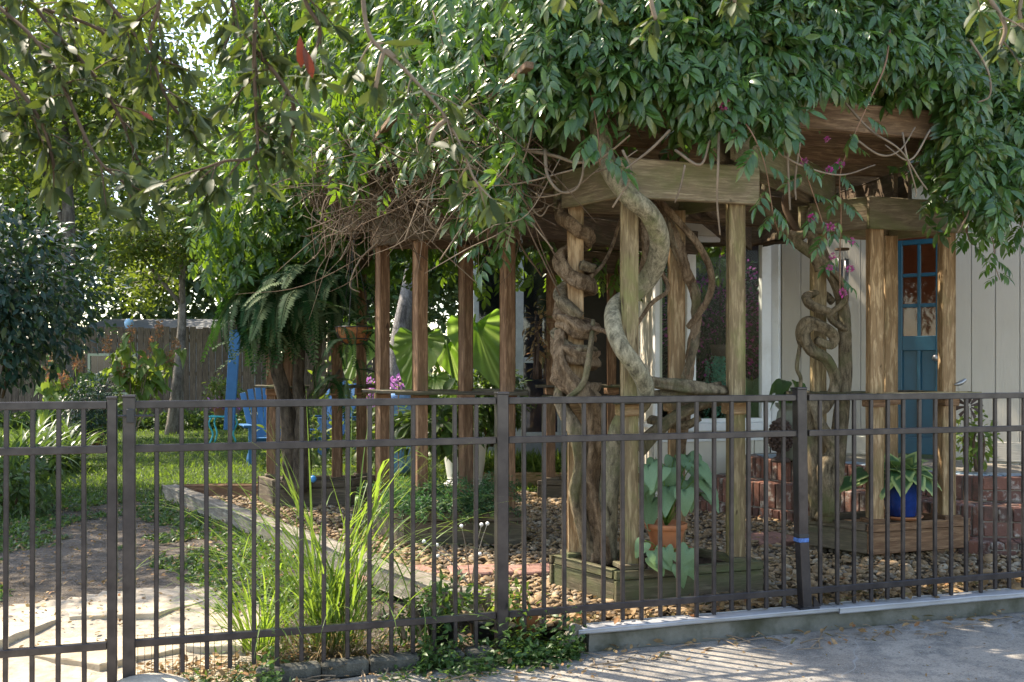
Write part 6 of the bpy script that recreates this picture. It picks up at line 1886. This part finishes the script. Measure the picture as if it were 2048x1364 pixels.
def hosta():
    Y0 = 7.45
    c = (XY(1803, Y0), Y0, .275)
    potted('flower_pot', 'cobalt blue glazed pot on a terracotta saucer in the warm planter', c, M_['cobalt'],
           [(0, .022), (.098, .022), (.105, .03), (.135, .16), (.152, .25), (.158, .262), (.156, .275), (.146, .275), (.14, .25), (0, .245)], 'pot', .248, .14, [(0, 0), (.125, 0), (.15, .018), (.153, .026), (.146, .028), (.12, .012), (0, .01)])
    t = thing('hosta', 'hosta with pale margined leaves in the cobalt blue pot', 'plant', (c[0], c[1], .53))
    mes = [heart_mesh('leaf', LM['hosta'], asp=1.05, droop=R.uniform(.3, .75), rip=.008, seg=24, rings=5, lobe=.2) for _ in range(5)]
    root = Vector((c[0], c[1], .52))
    for i in range(34):
        a = 2.39996 * i; f = (i + .5) / 34
        el = math.radians(78 - 66 * f); rr = .06 + .10 * f
        d = Vector((math.cos(a) * math.cos(el), math.sin(a) * math.cos(el), math.sin(el)))
        j = root + d * (.10 + .09 * f) + Vector((0, 0, .02))
        put_leaf(t, mes[i % 5], j, (d.x * .75, d.y * .75, d.z * .6 - .75 * f), (d.x * 1.1 * f, d.y * 1.1 * f - .15, .75), R.uniform(.12, .165))
        mb = MB(); mb.tube([root, root.lerp(j, .6) + Vector((0, 0, .01)), j], [.004, .004, .003], 6, 3); mb.build('stalk', LM['lemon'], t, True)
    for dx in (-.3, -.36, -.27):
        j = Vector((c[0] + dx, c[1] - .02, .62 + R.uniform(-.05, .03))); put_leaf(t, mes[1], j, (-.8, -.3, -.3), (0, -.3, 1), .15)
        mb = MB(); mb.tube([root, root.lerp(j, .5) + Vector((0, 0, .06)), j], .004, 6, 3); mb.build('stalk', LM['lemon'], t, True)
hosta()

# ================================================================== ferns
def frondT(L=1.0, n=26, w=.16, droop=.6, seed=0):
    r = random.Random(seed); V = []; Fc = []
    def sp(t): return Vector((t * (1 - .25 * droop * t), .06 * math.sin(3 * t + seed), .30 * t - droop * t * t))
    for i in range(9):
        p = sp(i / 8); q = .006 * (1 - .7 * i / 8)
        V += [p + Vector((0, -q, 0)), p + Vector((0, q, 0))]
        if i: a = len(V) - 4; Fc += [(a, a + 1, a + 3), (a, a + 3, a + 2)]
    for i in range(n):
        t = .12 + .86 * i / n
        p = sp(t); T = (sp(min(1, t + .02)) - sp(t - .02)).normalized()
        ww = w * (1 - abs(t - .35) / .75) ** .8 * r.uniform(.85, 1.1) if t < .95 else w * .12
        for s in (-1, 1):
            e = Vector((T.y, -T.x, 0)).normalized() * s * -1
            d = (e + T * .25 + Vector((0, 0, -.18 + r.uniform(-.1, .1)))).normalized()
            m = d.cross(T).cross(d).normalized() * (.5 * .86 / n)
            a = len(V)
            V += [p - m * .7, p + d * ww * .5 + m * 1.1, p + d * ww - Vector((0, 0, ww * .1)), p + d * ww * .5 - m * 1.1]
            Fc += [(a, a + 3, a + 2), (a, a + 2, a + 1)]
    return np.array([v[:] for v in V]), np.array(Fc)
FR = [frondT(seed=i, droop=.55 + .12 * i, n=26) for i in range(6)]
FRm = [mesh_from('frond', *f, LM['fern'], True) for f in FR]
def fern(name, label, c, n, smin, smax, cat_='fern', elmin=-50, elmax=75):
    t = thing(name, label, cat_, c)
    for i in range(n):
        a = 2.39996 * i + R.uniform(-.3, .3); el = math.radians(R.uniform(elmin, elmax)); s = R.uniform(smin, smax)
        d = (math.cos(a) * math.cos(el), math.sin(a) * math.cos(el), math.sin(el) * .8)
        put_leaf(t, FRm[i % 6], Vector(c) + Vector((R.uniform(-.13, .13), R.uniform(-.10, .10), R.uniform(-.16, .12))), d, (-d[0] * .4, -d[1] * .4, 1), s, 'frond')
    return t
def basket(label, c, r, hook):
    t = thing('hanging_basket', label, 'basket', c)
    mb = MB(); mb.add(*lathe([(0, -.9 * r), (.45 * r, -.86 * r), (.78 * r, -.62 * r), (.95 * r, -.25 * r), (1.0 * r, 0), (.93 * r, 0), (0, -.1 * r)], c, 24)); mb.build('liner', M_['coir'], t, True)
    mb = MB()
    for k in range(10):
        a = k * .6283; rr = r * 1.03
        mb.tube([(c[0] + math.cos(a) * rr * q, c[1] + math.sin(a) * rr * q, c[2] + z * r) for q, z in ((1, .02), (.95, -.3), (.78, -.64), (.45, -.9), (.1, -.94))], .004, 5, 3)
    for z, q in ((.02, 1.03), (-.62, .80)):
        mb.tube([(c[0] + math.cos(a) * r * q, c[1] + math.sin(a) * r * q, c[2] + z * r) for a in [i * .3307 for i in range(20)]], .005, 5, 1)
    mb.build('wire_frame', M_['black_metal'], t, True)
    mb = MB()
    for k in range(3):
        a = k * 2.094 + .4; mb.tube([(c[0] + math.cos(a) * r, c[1] + math.sin(a) * r, c[2]), hook], .003, 5, 1)
    mb.build('chain', M_['black_metal'], t)
c1 = P(708, 655, 9.0)
basket('round coir lined wire basket hanging left of the first reddish post', c1, .165, (c1.x, c1.y, 2.55))
fern('fern', 'fern growing from the coir lined wire basket', (c1.x, c1.y, c1.z - .01), 26, .28, .5, elmin=-30)
c2 = P(560, 600, 9.5)
basket('coir lined basket swallowed by dark fern fronds at the far left posts', c2, .18, (c2.x, c2.y, 2.6))
for (u, v, Y, n, s0, s1, lab) in ((505, 600, 9.6, 46, .4, .8, 'dark fern trailing at the outer left of the far left posts'),
    (560, 560, 9.35, 60, .45, .85, 'big dark drooping fern in the swallowed basket before the far left posts'),
    (618, 555, 9.3, 50, .45, .8, 'dark fern crowding the far left posts, right of the big one'),
    (684, 560, 9.35, 26, .35, .6, 'loose fern fronds dangling above the small coir basket'),
    (676, 735, 9.5, 14, .35, .55, 'long fern fronds hanging below the coir lined basket')):
    q = P(u, v, Y); fern('fern', lab, (q.x, q.y, q.z), n, s0, s1, elmin=-88, elmax=8)

# asparagus fern in the near grey planter
def asparagus():
    t = thing('asparagus_fern', 'feathery asparagus fern spilling over the grey brown planter', 'fern', (-.7, 7.9, .26))
    n = 9000; stems = MB(); pos = []; dirs = []
    for k in range(60):
        cx, cy = (-.80, 7.92) if k % 2 else (-.28, 7.85)
        a = R.uniform(0, 6.28); L = R.uniform(.25, .6); p = Vector((cx, cy, .24)); el = R.uniform(.6, 1.5); pts = [p.copy()]
        for i in range(6):
            e = el - 1.7 * (i / 5) ** 1.3; p = p + Vector((math.cos(a) * math.cos(e), math.sin(a) * math.cos(e), math.sin(e))) * L / 6; pts.append(p.copy())
        stems.tube(pts, .0025, 5, 1)
        cc = catmull(pts, 6)
        for q in cc[4:]:
            for j in range(4):
                pos.append((q + Vector((R.gauss(0, .02), R.gauss(0, .02), R.gauss(0, .015))))[:]); dirs.append((R.gauss(0, 1), R.gauss(0, 1), R.gauss(0, .7)))
    n = len(pos)
    stems.build('stem', LM['asparagus'], t)
    V, Fc = scatter(*leafT(.10, 2, .2, .2), np.array(pos), basis(np.array(dirs), rng.normal(0, 1, (n, 3))), rng.uniform(.03, .055, n))
    obj('foliage', mesh_from('foliage', V, Fc, LM['asparagus']), t, kind='stuff')
asparagus()

# ================================================================== left border plants
def strap_plant(name, label, c, n, smin, smax, mat, group=None, w=.045):
    t = thing(name, label, 'plant', c, group)
    for k in range(n):
        a = R.uniform(0, 6.283); el = math.radians(R.uniform(35, 85)); L = R.uniform(smin, smax)
        V, Fc = blade((c[0] + R.uniform(-.16, .16), c[1] + R.uniform(-.16, .16), c[2]), a, el, L, math.radians(R.uniform(40, 105)), w * R.uniform(.6, 1.1), R.uniform(-.3, .3))
        obj('leaf', mesh_from('leaf', V, Fc, LM[mat], True), t)
labs = ['strap leaved plant at the left edge nearest the metal gate', 'strap leaved plant under the camellia, second from the left edge', 'strap leaved plant in the middle of the left border clump', 'strap leaved plant on the right end of the left border clump', 'strap leaved plant low behind the others in the left border']
for i, (u, Y, n) in enumerate(((-10, 10.9, 60), (45, 12.6, 70), (95, 13.4, 70), (135, 13.9, 60), (70, 15.0, 60))):
    strap_plant('cast_iron_plant', labs[i], (XY(u, Y), Y, 0), n, .6, 1.15, 'aspid', 'strap leaved plants in the left border', .04)
shrub('shrub', 'low leafy shrub at the left edge beside the lawn', 'shrub', (XY(15, 9.6), 9.6, .32), (.55, .5, .36), 900, .10, LM['mid'], TL, 60, stems=4)
shrub('shrub', 'dark round shrub at the right of the left border clump', 'shrub', (XY(180, 15.5), 15.5, .75), (.45, .4, .55), 2600, .06, LM['dark'], TS, 0, stems=5)

def hydrangea(label, u, v, Y, zb, n, spots, seed):
    t = thing('hydrangea', label, 'shrub', (XY(u, Y), Y, 0), 'leggy hydrangeas with brown flower heads')
    base = Vector((XY(u, Y), Y, 0))
    me = [heart_mesh('leaf', LM['hydra'], asp=.8, droop=R.uniform(.3, .9), rip=.03, seg=14, rings=2, wav=5) for _ in range(4)]
    for i, (pu, pv) in enumerate(spots):
        tip = P(pu, pv, Y + R.uniform(-.5, .5))
        mb = MB(); mid = base.lerp(tip, .55) + Vector((R.uniform(-.1, .1), R.uniform(-.1, .1), .15)); mb.tube([base, mid, tip], [.016, .011, .006], 6, 5); mb.build('stem', M_['twig'], t, True)
        d = unit(90); nn = 90
        V, Fc = scatter(*leafT(.45, 2, .2, .2), np.array((tip + Vector((0, 0, .02)))[:]) + d * np.array([.075, .075, .16]) * rng.random((nn, 1)) ** .5, basis(d, rng.normal(0, 1, (nn, 3))), rng.uniform(.03, .06, nn))
        obj('flower_head', mesh_from('flower_head', V, Fc, LM['panicle']), t, kind='stuff')
        for k in range(n):
            f = R.uniform(.45, .97); q = base.lerp(mid, f * 2) if f < .5 else mid.lerp(tip, (f - .5) * 2)
            q = q + Vector((R.gauss(0, .12), R.gauss(0, .12), R.gauss(-.02, .08)))
            put_leaf(t, me[k % 4], q, (R.gauss(0, 1), R.gauss(-.3, .8), -.5 + R.gauss(0, .3)), (R.gauss(0, .3), -.3, 1), R.uniform(.16, .30))
hydrangea('tall leggy hydrangea with brown flower heads standing against the wooden fence', 265, 800, 20.0, 0, 12, [(214, 690), (262, 665), (352, 695), (250, 690), (318, 660), (338, 720), (305, 690), (290, 720), (243, 740), (280, 760)], 1)
hydrangea('smaller hydrangea with two pinkish brown flower heads above the strap leaves', 130, 800, 17.5, 0, 11, [(108, 715), (150, 722), (160, 728), (128, 760), (95, 745)], 2)

# potted plant on a turquoise stool
def stool_pot():
    Y = 18.5; x = XY(446, Y)
    t = thing('stool', 'small turquoise metal stool with curled legs on the lawn', 'stool', (x, Y, 0))
    mb = MB(); mb.box((x, Y, .50), (.42, .36, .035), None, .008); mb.build('seat', M_['turq'], t)
    for sx in (-1, 1):
        for sy in (-1, 1):
            mb = MB(); mb.tube([(x + sx * .17, Y + sy * .14, .49), (x + sx * .21, Y + sy * .17, .36), (x + sx * .15, Y + sy * .13, .18), (x + sx * .2, Y + sy * .16, 0)], .017, 7, 5); mb.build('leg', M_['turq'], t, True)
    c = (x, Y, .518)
    potted('flower_pot', 'square shouldered terracotta pot on the turquoise stool', c, M_['terra'], [(0, 0), (.15, 0), (.20, .20), (.225, .205), (.23, .28), (.20, .285), (.19, .25), (0, .24)], 'pot', .25, .19)
    shrub('potted_plant', 'straggly plant with purple trailers in the pot on the turquoise stool', 'plant', (x, Y, .98), (.36, .3, .28), 420, .10, LM['yellow'], TL, 40, stems=9, smat='twig')
    shrub('potted_plant', 'purple trailing plant drooping round the pot on the turquoise stool', 'plant', (x + .05, Y - .1, .74), (.42, .25, .10), 260, .07, LM['lilac'], TL, 0, stems=3)
stool_pot()

def adirondack(x, y, rz, label, s=1.0):
    t = thing('garden_chair', label, 'chair', (x, y, 0), 'sky blue slatted garden chairs')
    Mw = Matrix.Translation((x, y, 0)) @ Matrix.Rotation(rz, 4, 'Z') @ Matrix.Scale(s, 4)
    def b(name, p0, p1, w_, th, up=(0, 0, 1)):
        return board(name, Mw @ Vector(p0), Mw @ Vector(p1), w_ * s, th * s, M_['blue_chair'], t, up=tuple(Mw.to_3x3() @ Vector(up)), ch=.004)
    for k in range(7):   # fan back
        f = (k - 3) / 3
        b('slat', (f * .20, .28, .30), (f * .33, .62, 1.12 - .10 * f * f), .082, .02, (0, 1, .4))
    for k in range(6): b('seat_slat', (-.27, -.32 + .105 * k, .40 - .022 * k), (.27, -.32 + .105 * k, .40 - .022 * k), .09, .02)
    for sx in (-1, 1):
        b('arm', (sx * .34, -.40, .58), (sx * .34, .42, .56), .13, .022)
        b('leg', (sx * .29, -.34, 0), (sx * .29, -.34, .568), .09, .03, (0, 1, 0))
        b('leg', (sx * .26, .62, 0), (sx * .26, -.36, .39), .03, .10)
    b('back_rail', (-.34, .44, .52), (.34, .44, .52), .06, .03)
    b('back_rail', (-.3, .56, .86), (.3, .56, .86), .05, .03)
adirondack(XY(540, 14.5), 14.5, .35, 'sky blue slatted garden chair half hidden by the fern, nearer the fence')
adirondack(XY(640, 16.2), 16.2, -.5, 'sky blue slatted garden chair seen between the far left posts', 1.05)
def blue_post():
    Y = 16.5
    t = thing('bird_feeder_post', 'leaning sky blue board post topped by a grey crossbar and small feeder', 'post', (XY(462, Y), Y, 0))
    board('post', P(458, 860, Y), P(471, 655, Y), .17, .05, M_['blue_chair'], t, up=(0, 1, 0))
    board('crossbar', P(446, 652, Y), P(484, 652, Y), .1, .12, M_['rust'], t)
    mb = MB(); c = P(478, 645, Y); mb.add(*lathe([(0, -.02), (.09, 0), (.09, .2), (.13, .22), (0, .36)], c, 10)); mb.build('feeder', M_['twig_dark'], t)
blue_post()
def finial():
    Y = 24.2; t = thing('garden_ornament', 'pale blue rounded finial poking above the wooden fence', 'ornament', (XY(258, Y), Y, 0))
    c = P(258, 655, Y); mb = MB(); mb.add(*lathe([(.07, -2.0), (.07, 0), (.10, .04), (.11, .12), (.08, .19), (0, .22)], c, 14)); mb.build('finial', plain('pale_blue_paint', (.3, .52, .75), .4), t, True)
finial()
def garden_stool():
    Y = 13.2; c = (XY(794, Y), Y, 0)
    t = thing('ceramic_stool', 'patterned blue ceramic garden stool beside the wavy grey trunk', 'stool', c)
    mb = MB(); mb.add(*lathe([(0, 0), (.17, 0), (.19, .1), (.225, .35), (.235, .6), (.22, .85), (.19, 1.0), (.18, 1.06), (0, 1.08)], c, 24)); mb.build('body', M_['blue_ceramic'], t, True)
    for k, (u, v) in enumerate(((742, 770), (742, 800), (780, 768), (797, 764), (735, 790))):
        q = P(u, v, 12.9); n = 60; d = unit(n)
        V, Fc = scatter(*leafT(.4, 2, .2, .2), np.array(q[:]) + d * .07, basis(d, rng.normal(0, 1, (n, 3))), rng.uniform(.03, .06, n))
        if k == 0: tt = thing('flowering_plant', 'lilac flower spikes between the posts beside the blue ceramic stool', 'plant', (q.x, q.y, 0))
        obj('flower', mesh_from('flower', V, Fc, LM['lilac']), tt)
        mb = MB(); mb.tube([(q.x, q.y, 0), q], .008, 5, 1); mb.build('stem', M_['twig'], tt)
garden_stool()
shrub('shrub', 'broad leaved green shrub under the shelf between the reddish posts', 'shrub', (XY(865, 11.0), 11.0, .80), (.46, .35, .32), 260, .24, LM['mid'], TL, 90, stems=6)
shrub('shrub', 'leafy bush with red flowers right of the elephant ears', 'shrub', (XY(975, 12.3), 12.3, 1.0), (.5, .4, .55), 1600, .11, LM['mid'], TL, 60, stems=6)
for k in range(4): 
    pass
# blue glazed pot in the far planter
cb = (XY(1210, 10.95), 10.95, .19)
potted('flower_pot', 'dark cobalt jar in the back planter behind the twisted trunk', cb, M_['cobalt'], [(0, 0), (.07, 0), (.10, .06), (.115, .16), (.10, .25), (.07, .28), (.085, .32), (.075, .33), (0, .3)])
shrub('potted_plant', 'dry dark stems and seed heads standing on the back shelf', 'plant', (XY(1078, 10.6), 10.6, 1.72), (.14, .12, .42), 110, .09, LM['litter'], TL, 0, stems=7, smat='rust')

# ================================================================== things by the house
def house_bits():
    # tall urn and pine cone ornament by the corner
    c = (XY(1581, 9.3), 9.3, .54)
    potted('urn', 'tall grey green jar with a leafy plant beside the house corner', c, M_['urn'], [(0, 0), (.085, 0), (.095, .03), (.12, .18), (.135, .34), (.12, .44), (.105, .47), (.135, .50), (.14, .53), (.12, .53), (0, .5)], 'jar')
    t = thing('potted_plant', 'green plant with narrow and broad leaves in the tall grey green jar', 'plant', (c[0], c[1], 1.05))
    me = [heart_mesh('leaf', LM['weed'], asp=.8, droop=.6, seg=16, rings=2) for _ in range(2)]
    for k in range(16):
        a = R.uniform(0, 6.28); q = Vector((c[0] + math.cos(a) * .09, c[1] + math.sin(a) * .09, 1.10 + R.uniform(0, .2)))
        put_leaf(t, me[k % 2], q, (math.cos(a), math.sin(a), -.5), (0, -.3, 1), R.uniform(.10, .16)); mb = MB(); mb.tube([(c[0], c[1], 1.03), q], .003, 5, 1); mb.build('stalk', LM['lemon'], t)
    for k in range(22):
        V, Fc = blade((c[0], c[1], 1.03), R.uniform(0, 6.28), 1.2, R.uniform(.2, .36), 1.9, .005); obj('blade', mesh_from('blade', V, Fc, LM['mid'], True), t)
    c = Vector((XY(1561, 9.15), 9.15, .535))
    t = thing('pine_cone_ornament', 'dark cast pine cone finial on a foot beside the tall jar', 'ornament', c)
    mb = MB(); mb.add(*lathe([(0, 0), (.085, 0), (.085, .03), (.04, .05), (.035, .09), (.06, .11)], c, 18)); mb.build('foot', M_['rust'], t, True)
    mb = MB(); mb.add(*lathe([(.05, .105), (.095, .16), (.10, .24), (.08, .33), (.04, .39), (0, .41)], c, 18))
    for i in range(9):
        for k in range(12):
            z = .12 + .03 * i; r_ = float(np.interp(z, [.105, .16, .24, .33, .39, .41], [.05, .095, .10, .08, .04, 0.01])); a = (k + .5 * (i % 2)) * .5236
            mb.box(c + Vector((math.cos(a) * r_, math.sin(a) * r_, z)), (.035, .035, .03), Matrix.Rotation(a, 4, 'Z') @ Matrix.Rotation(.6, 4, 'Y'), .006)
    mb.build('cone', M_['rust'], t)
    # wind chime
    top = P(1684, 470, 7.9)
    t = thing('wind_chime', 'wind chime of grey tubes with a round clapper hanging beside the knotted vine', 'wind chime', top)
    mb = MB(); mb.add(*lathe([(0, 0), (.055, 0), (.055, .015), (0, .015)], (top.x, top.y, top.z - .12), 16)); mb.tube([top + Vector((0, 0, .9)), top + Vector((0, 0, -.11))], .0018, 4, 1)
    mb.build('disc', M_['twig_dark'], t)
    for k in range(5):
        a = k * 1.2566; x, y = top.x + .045 * math.cos(a), top.y + .045 * math.sin(a); L = .34 + .045 * k
        mb = MB(); mb.tube([(x, y, top.z - .19), (x, y, top.z - .19 - L)], .0095, 9, 1); mb.tube([(x, y, top.z - .11), (x, y, top.z - .19)], .001, 4, 1); mb.build('tube', M_['steel'], t, True)
    cq = P(1691, 615, 7.9)
    mb = MB(); mb.tube([top + Vector((0, 0, -.11)), cq], .0012, 4, 1); mb.add(*lathe([(0, -.065), (.02, -.06), (.036, -.035), (.034, .03), (.02, .055), (0, .06)], cq, 12)); mb.build('clapper', plain('grey_stone', (.33, .33, .32), .6), t, True)
    # pinwheel
    q = P(1938, 812, 8.2)
    t = thing('pinwheel', 'dark metal garden pinwheel against the pale siding', 'pinwheel', (q.x, q.y, .5))
    mb = MB()
    for k in range(10):
        a = k * .6283; e = Vector((math.cos(a), -.12, math.sin(a))); f = Vector((math.cos(a + .36), .12, math.sin(a + .36)))
        n0 = len(mb.v); mb.v += [tuple(q + e * .02), tuple(q + e * .115), tuple(q + f * .11), tuple(q + f * .02), tuple(q + e * .02 + Vector((0, .004, 0))), tuple(q + e * .115 + Vector((0, .004, 0))), tuple(q + f * .11 + Vector((0, .004, 0))), tuple(q + f * .02 + Vector((0, .004, 0)))]
        mb.f += [[n0 + i for i in ff] for ff in ((0, 1, 2, 3), (7, 6, 5, 4), (0, 4, 5, 1), (1, 5, 6, 2), (2, 6, 7, 3), (3, 7, 4, 0))]
    mb.build('vanes', M_['rust'], t)
    mb = MB(); mb.tube([(q.x, q.y + .012, .3), (q.x, q.y + .012, q.z)], .005, 6, 1); mb.build('stake', M_['rust'], t)
    shrub('shrub', 'thin leafy plant with curled pale leaves under the pinwheel', 'plant', (XY(1950, 8.3), 8.3, .82), (.16, .14, .26), 150, .10, LM['hydra'], TL, 40, stems=6)
    # little bird ornament on the shelf end
    q = P(1918, 768, 7.5)
    t = thing('bird_ornament', 'small metal bird perched on the shelf end by the warm planter post', 'ornament', q)
    mb = MB(); mb.tube([q + Vector((-.035, 0, -.005)), q + Vector((-.01, 0, .0)), q + Vector((.02, 0, .012)), q + Vector((.045, 0, .03)), q + Vector((.058, 0, .03))], [.004, .016, .018, .012, .004], 8, 4); mb.tube([q, q + Vector((0, 0, -.055))], .002, 5, 1)
    mb.build('bird', M_['steel'], t, True)
    # hanging chain by the middle of the pergola
    for (u, v0, v1, Y, lab) in ((1042, 395, 505, 7.3, 'thin steel chain hanging left of the coiled vine'), (911, 470, 530, 7.9, 'thin steel chain hanging among the leaves over the reddish posts')):
        t = MB(); p = P(u, v0, Y); L = (v1 - v0) / F * Y; k = 0; z = p.z
        while z > p.z - L:
            ring = [(p.x + (.009 * math.cos(a) if k % 2 else 0), p.y + (0 if k % 2 else .009 * math.cos(a)), z + .019 * math.sin(a)) for a in [i * .7854 for i in range(9)]]
            t.tube(ring, .0026, 5, 1, cap=False); z -= .029; k += 1
        t.build('chain', M_['steel'], None, True, label=lab, cat='chain')
    # plants behind the sunroom glass; bush and blossom added for its reflections
    cpos = Vector((2.02, 11.5, 0))
    shrub('reflection_bush', 'dark bush added behind the sunroom glass in place of the reflected garden', 'bush', (2.35, 11.6, 1.75), (.66, .3, 1.15), 7000, .08, LM['dark'], TL, 0, stems=7)
    n = 1100; d = unit(n)
    tt = thing('reflection_bush', 'cloud of pink blossom added behind the sunroom glass in place of reflected flowers', 'bush', (2.35, 11.5, 1.0))
    V, Fc = scatter(*leafT(.4, 2, .2, .2), np.array([2.35, 11.45, 1.9]) + d * np.array([.66, .3, .85]) * rng.random((n, 1)) ** .4, basis(d, rng.normal(0, 1, (n, 3))), rng.uniform(.03, .06, n))
    obj('blossom', mesh_from('blossom', V, Fc, LM['orchid']), tt, kind='stuff')
    t = thing('trailing_succulent', 'teal trailing succulent hanging inside the sunroom window', 'plant', (2.2, 10.75, 1.3))
    for k in range(60):
        x = 2.2 + R.gauss(0, .06); y = 10.58 + R.gauss(0, .04); z1_ = 1.62 - abs(x - 2.2) * 1.2; L = R.uniform(.4, .75)
        n = int(L / .02); z = z1_ - np.arange(n) * .02
        pos = np.stack([x + .01 * np.sin(z * 20 + k), np.full(n, y), z], 1); d = rng.normal(0, 1, (n, 3)); d[:, 2] -= .6
        V, Fc = scatter(*leafT(.35, 2, .2, .1), pos, basis(d, rng.normal(0, 1, (n, 3))), rng.uniform(.02, .034, n)); obj('strand', mesh_from('strand', V, Fc, LM['teal']), t)
    mb = MB(); mb.add(*lathe([(0, 1.52), (.08, 1.52), (.11, 1.64), (0, 1.63)], (2.2, 10.58, 0), 16)); mb.tube([(2.2, 10.58, 1.6), (2.2, 10.58, 3.2)], .004, 5, 1); mb.build('hanging_pot', M_['rust'], t, True)
    el = thing('potted_plant', 'big pale green leaf pressed close behind the right edge of the sunroom glass', 'plant', (2.58, 10.75, 0.8))
    put_leaf(el, heart_mesh('leaf', LM['caladium'], asp=.9, droop=.2, seg=24, rings=3), Vector((2.56, 10.68, 1.32)), (.05, -.1, -1), (.1, -1, .2), .5)
    mb = MB(); mb.tube([(2.56, 10.68, 1.30), (2.6, 10.8, .8)], .008, 6, 1); mb.build('stalk', LM['lemon'], el)
    el = thing('potted_plant', 'second broad green leaf low behind the sunroom glass', 'plant', (2.4, 10.8, 0.8))
    put_leaf(el, heart_mesh('leaf', LM['elephant'], asp=.9, droop=.3, seg=24, rings=3), Vector((2.48, 10.72, 1.15)), (.1, -.1, -1), (.1, -1, .2), .34)
    mb = MB(); mb.tube([(2.48, 10.72, 1.12), (2.45, 10.8, .8)], .008, 6, 1); mb.build('stalk', LM['lemon'], el)
house_bits()

# ================================================================== small things along the fence
def fence_bits():
    # white tipped stakes
    b = P(942, 1160, 6.35); b.z = 0
    for i, (u, v) in enumerate(((848, 1083), (874, 1090), (876, 1112), (923, 1052), (963, 1049), (975, 1047), (960, 1108))):
        if i == 0: t = thing('garden_ornament', 'spray of thin grey wires tipped with white balls beside the middle fence post', 'ornament', b)
        e = P(u, v, 6.3 + R.uniform(-.08, .08))
        mb = MB(); mb.tube([b, b.lerp(e, .55) + Vector((0, 0, .04)), e], [.004, .003, .0025], 6, 5); mb.build('wire', M_['steel'], t, True)
        V, Fc = ico(2); obj('ball', mesh_from('ball', V * .0125, Fc, M_['white'], True), t, Matrix.Translation(e))
    # pots tucked behind the post
    for (u, d, r, hgt, mat, lab) in ((1072, .16, .07, .15, 'terra', 'small terracotta pot tucked behind the middle fence post'), (905, .20, .10, .16, 'black_metal', 'small black pot among the weeds left of the middle fence post'), (985, .18, .08, .12, 'black_metal', 'small black pot right behind the middle fence post')):
        p = FL(u, d, -.07); potted('flower_pot', lab, tuple(p), M_[mat], [(0, 0), (r * .7, 0), (r * .95, hgt * .85), (r * 1.05, hgt * .86), (r * 1.05, hgt), (r * .9, hgt), (0, hgt * .9)])
    p = FL(905, .22, .10); shrub('potted_plant', 'leafy green plant in the small black pot left of the middle fence post', 'plant', (p.x, p.y, .15), (.2, .13, .13), 240, .06, LM['weed'], TL, 90, stems=5, smat='twig')
    p = FL(1030, .2, .10); shrub('potted_plant', 'light green lobed plant right of the middle fence post', 'plant', (p.x, p.y, .12), (.17, .1, .13), 120, .075, LM['hydra'], TL, 70, stems=5, smat='twig')
    p = FL(835, .2, .05); shrub('potted_plant', 'small leafy seedling under the arching grass near the timber end', 'plant', (p.x, p.y, .06), (.14, .1, .10), 90, .05, LM['weed'], TL, 50, stems=4, smat='twig')
    p = FL(1060, -.06, -.11); 
    o = board('block', p + Vector((.16, .06, 0.03)), p + Vector((.24, .12, .13)), .07, .06, M_['timber'], None, ch=.01); o.name = 'wood_block'; tag(o, 'weathered wood offcut propped at the left end of the kerb', 'block')
    # pale rough stone by the left fence post
    V, Fc = ico(3); V = V * (1 + .12 * np.sin(V @ rng.normal(0, 2.2, (3, 3)) + 1)); V = V * np.array([.19, .13, .075])
    q = FL(296, -.06, -.10); o = obj('rock', mesh_from('rock', V, Fc, plain('pale_rough_rock', (.42, .37, .30), .95, .1, .25, 8, .9), True), None, Matrix.Translation(q)); tag(o, 'pale rough rock at the foot of the left fence post', 'rock')
    # low wire mesh at the base of the panel
    mb = MB()
    for k in range(15):
        p = FL(275 + k * 14, .03, -.10); mb.tube([p, p + Vector((0, 0, .24))], .0013, 4, 1)
    for z in (0, .06, .12, .18, .235): mb.tube([FL(272, .031, -.10 + z), FL(475, .031, -.10 + z)], .0013, 4, 1)
    mb.build('wire_mesh', M_['black_metal'], None, label='scrap of thin wire mesh behind the bottom rail right of the gate', cat='wire mesh')
    # twine and a blue ball hanging at the far left posts
    q = P(626, 958, 9.6); V, Fc = ico(2); t = thing('hanging_ball', 'small blue ball on a string inside the far left planter', 'ball', q)
    obj('ball', mesh_from('ball', V * .035, Fc, plain('blue_rubber', (.03, .22, .5), .4), True), t, Matrix.Translation(q)); mb = MB(); mb.tube([q, q + Vector((0, 0, 1.2))], .002, 4, 1); mb.build('string', M_['twig'], t)
    # white china bird beside the pale leaved plant
    q = P(1328, 940, 6.3); t = thing('bird_ornament', 'white and blue china hen peeping over the pale arrow leaved plant', 'ornament', q)
    mb = MB(); mb.tube([q + Vector((-.03, 0, -.30)), q + Vector((-.005, 0, -.1)), q + Vector((0, 0, -.03)), q + Vector((.004, -.01, .008)), q + Vector((.006, -.03, .012))], [.03, .05, .028, .022, .006], 12, 5); mb.build('body', M_['white'], t, True)
    mb = MB(); mb.tube([q + Vector((0, .01, .02)), q + Vector((.002, -.005, .035)), q + Vector((.004, -.016, .026))], [.004, .008, .003], 6, 3); mb.build('comb', M_['red_fill'], t, True)
    # flower pot glimpsed at the lawn edge behind the gate
    c = (XY(190, 17), 17, 0); potted('flower_pot', 'red terracotta pot half hidden by the strap leaves beside the gate post', c, M_['terra'], [(0, 0), (.10, 0), (.14, .24), (.16, .245), (.16, .30), (.13, .30), (0, .28)])
fence_bits()
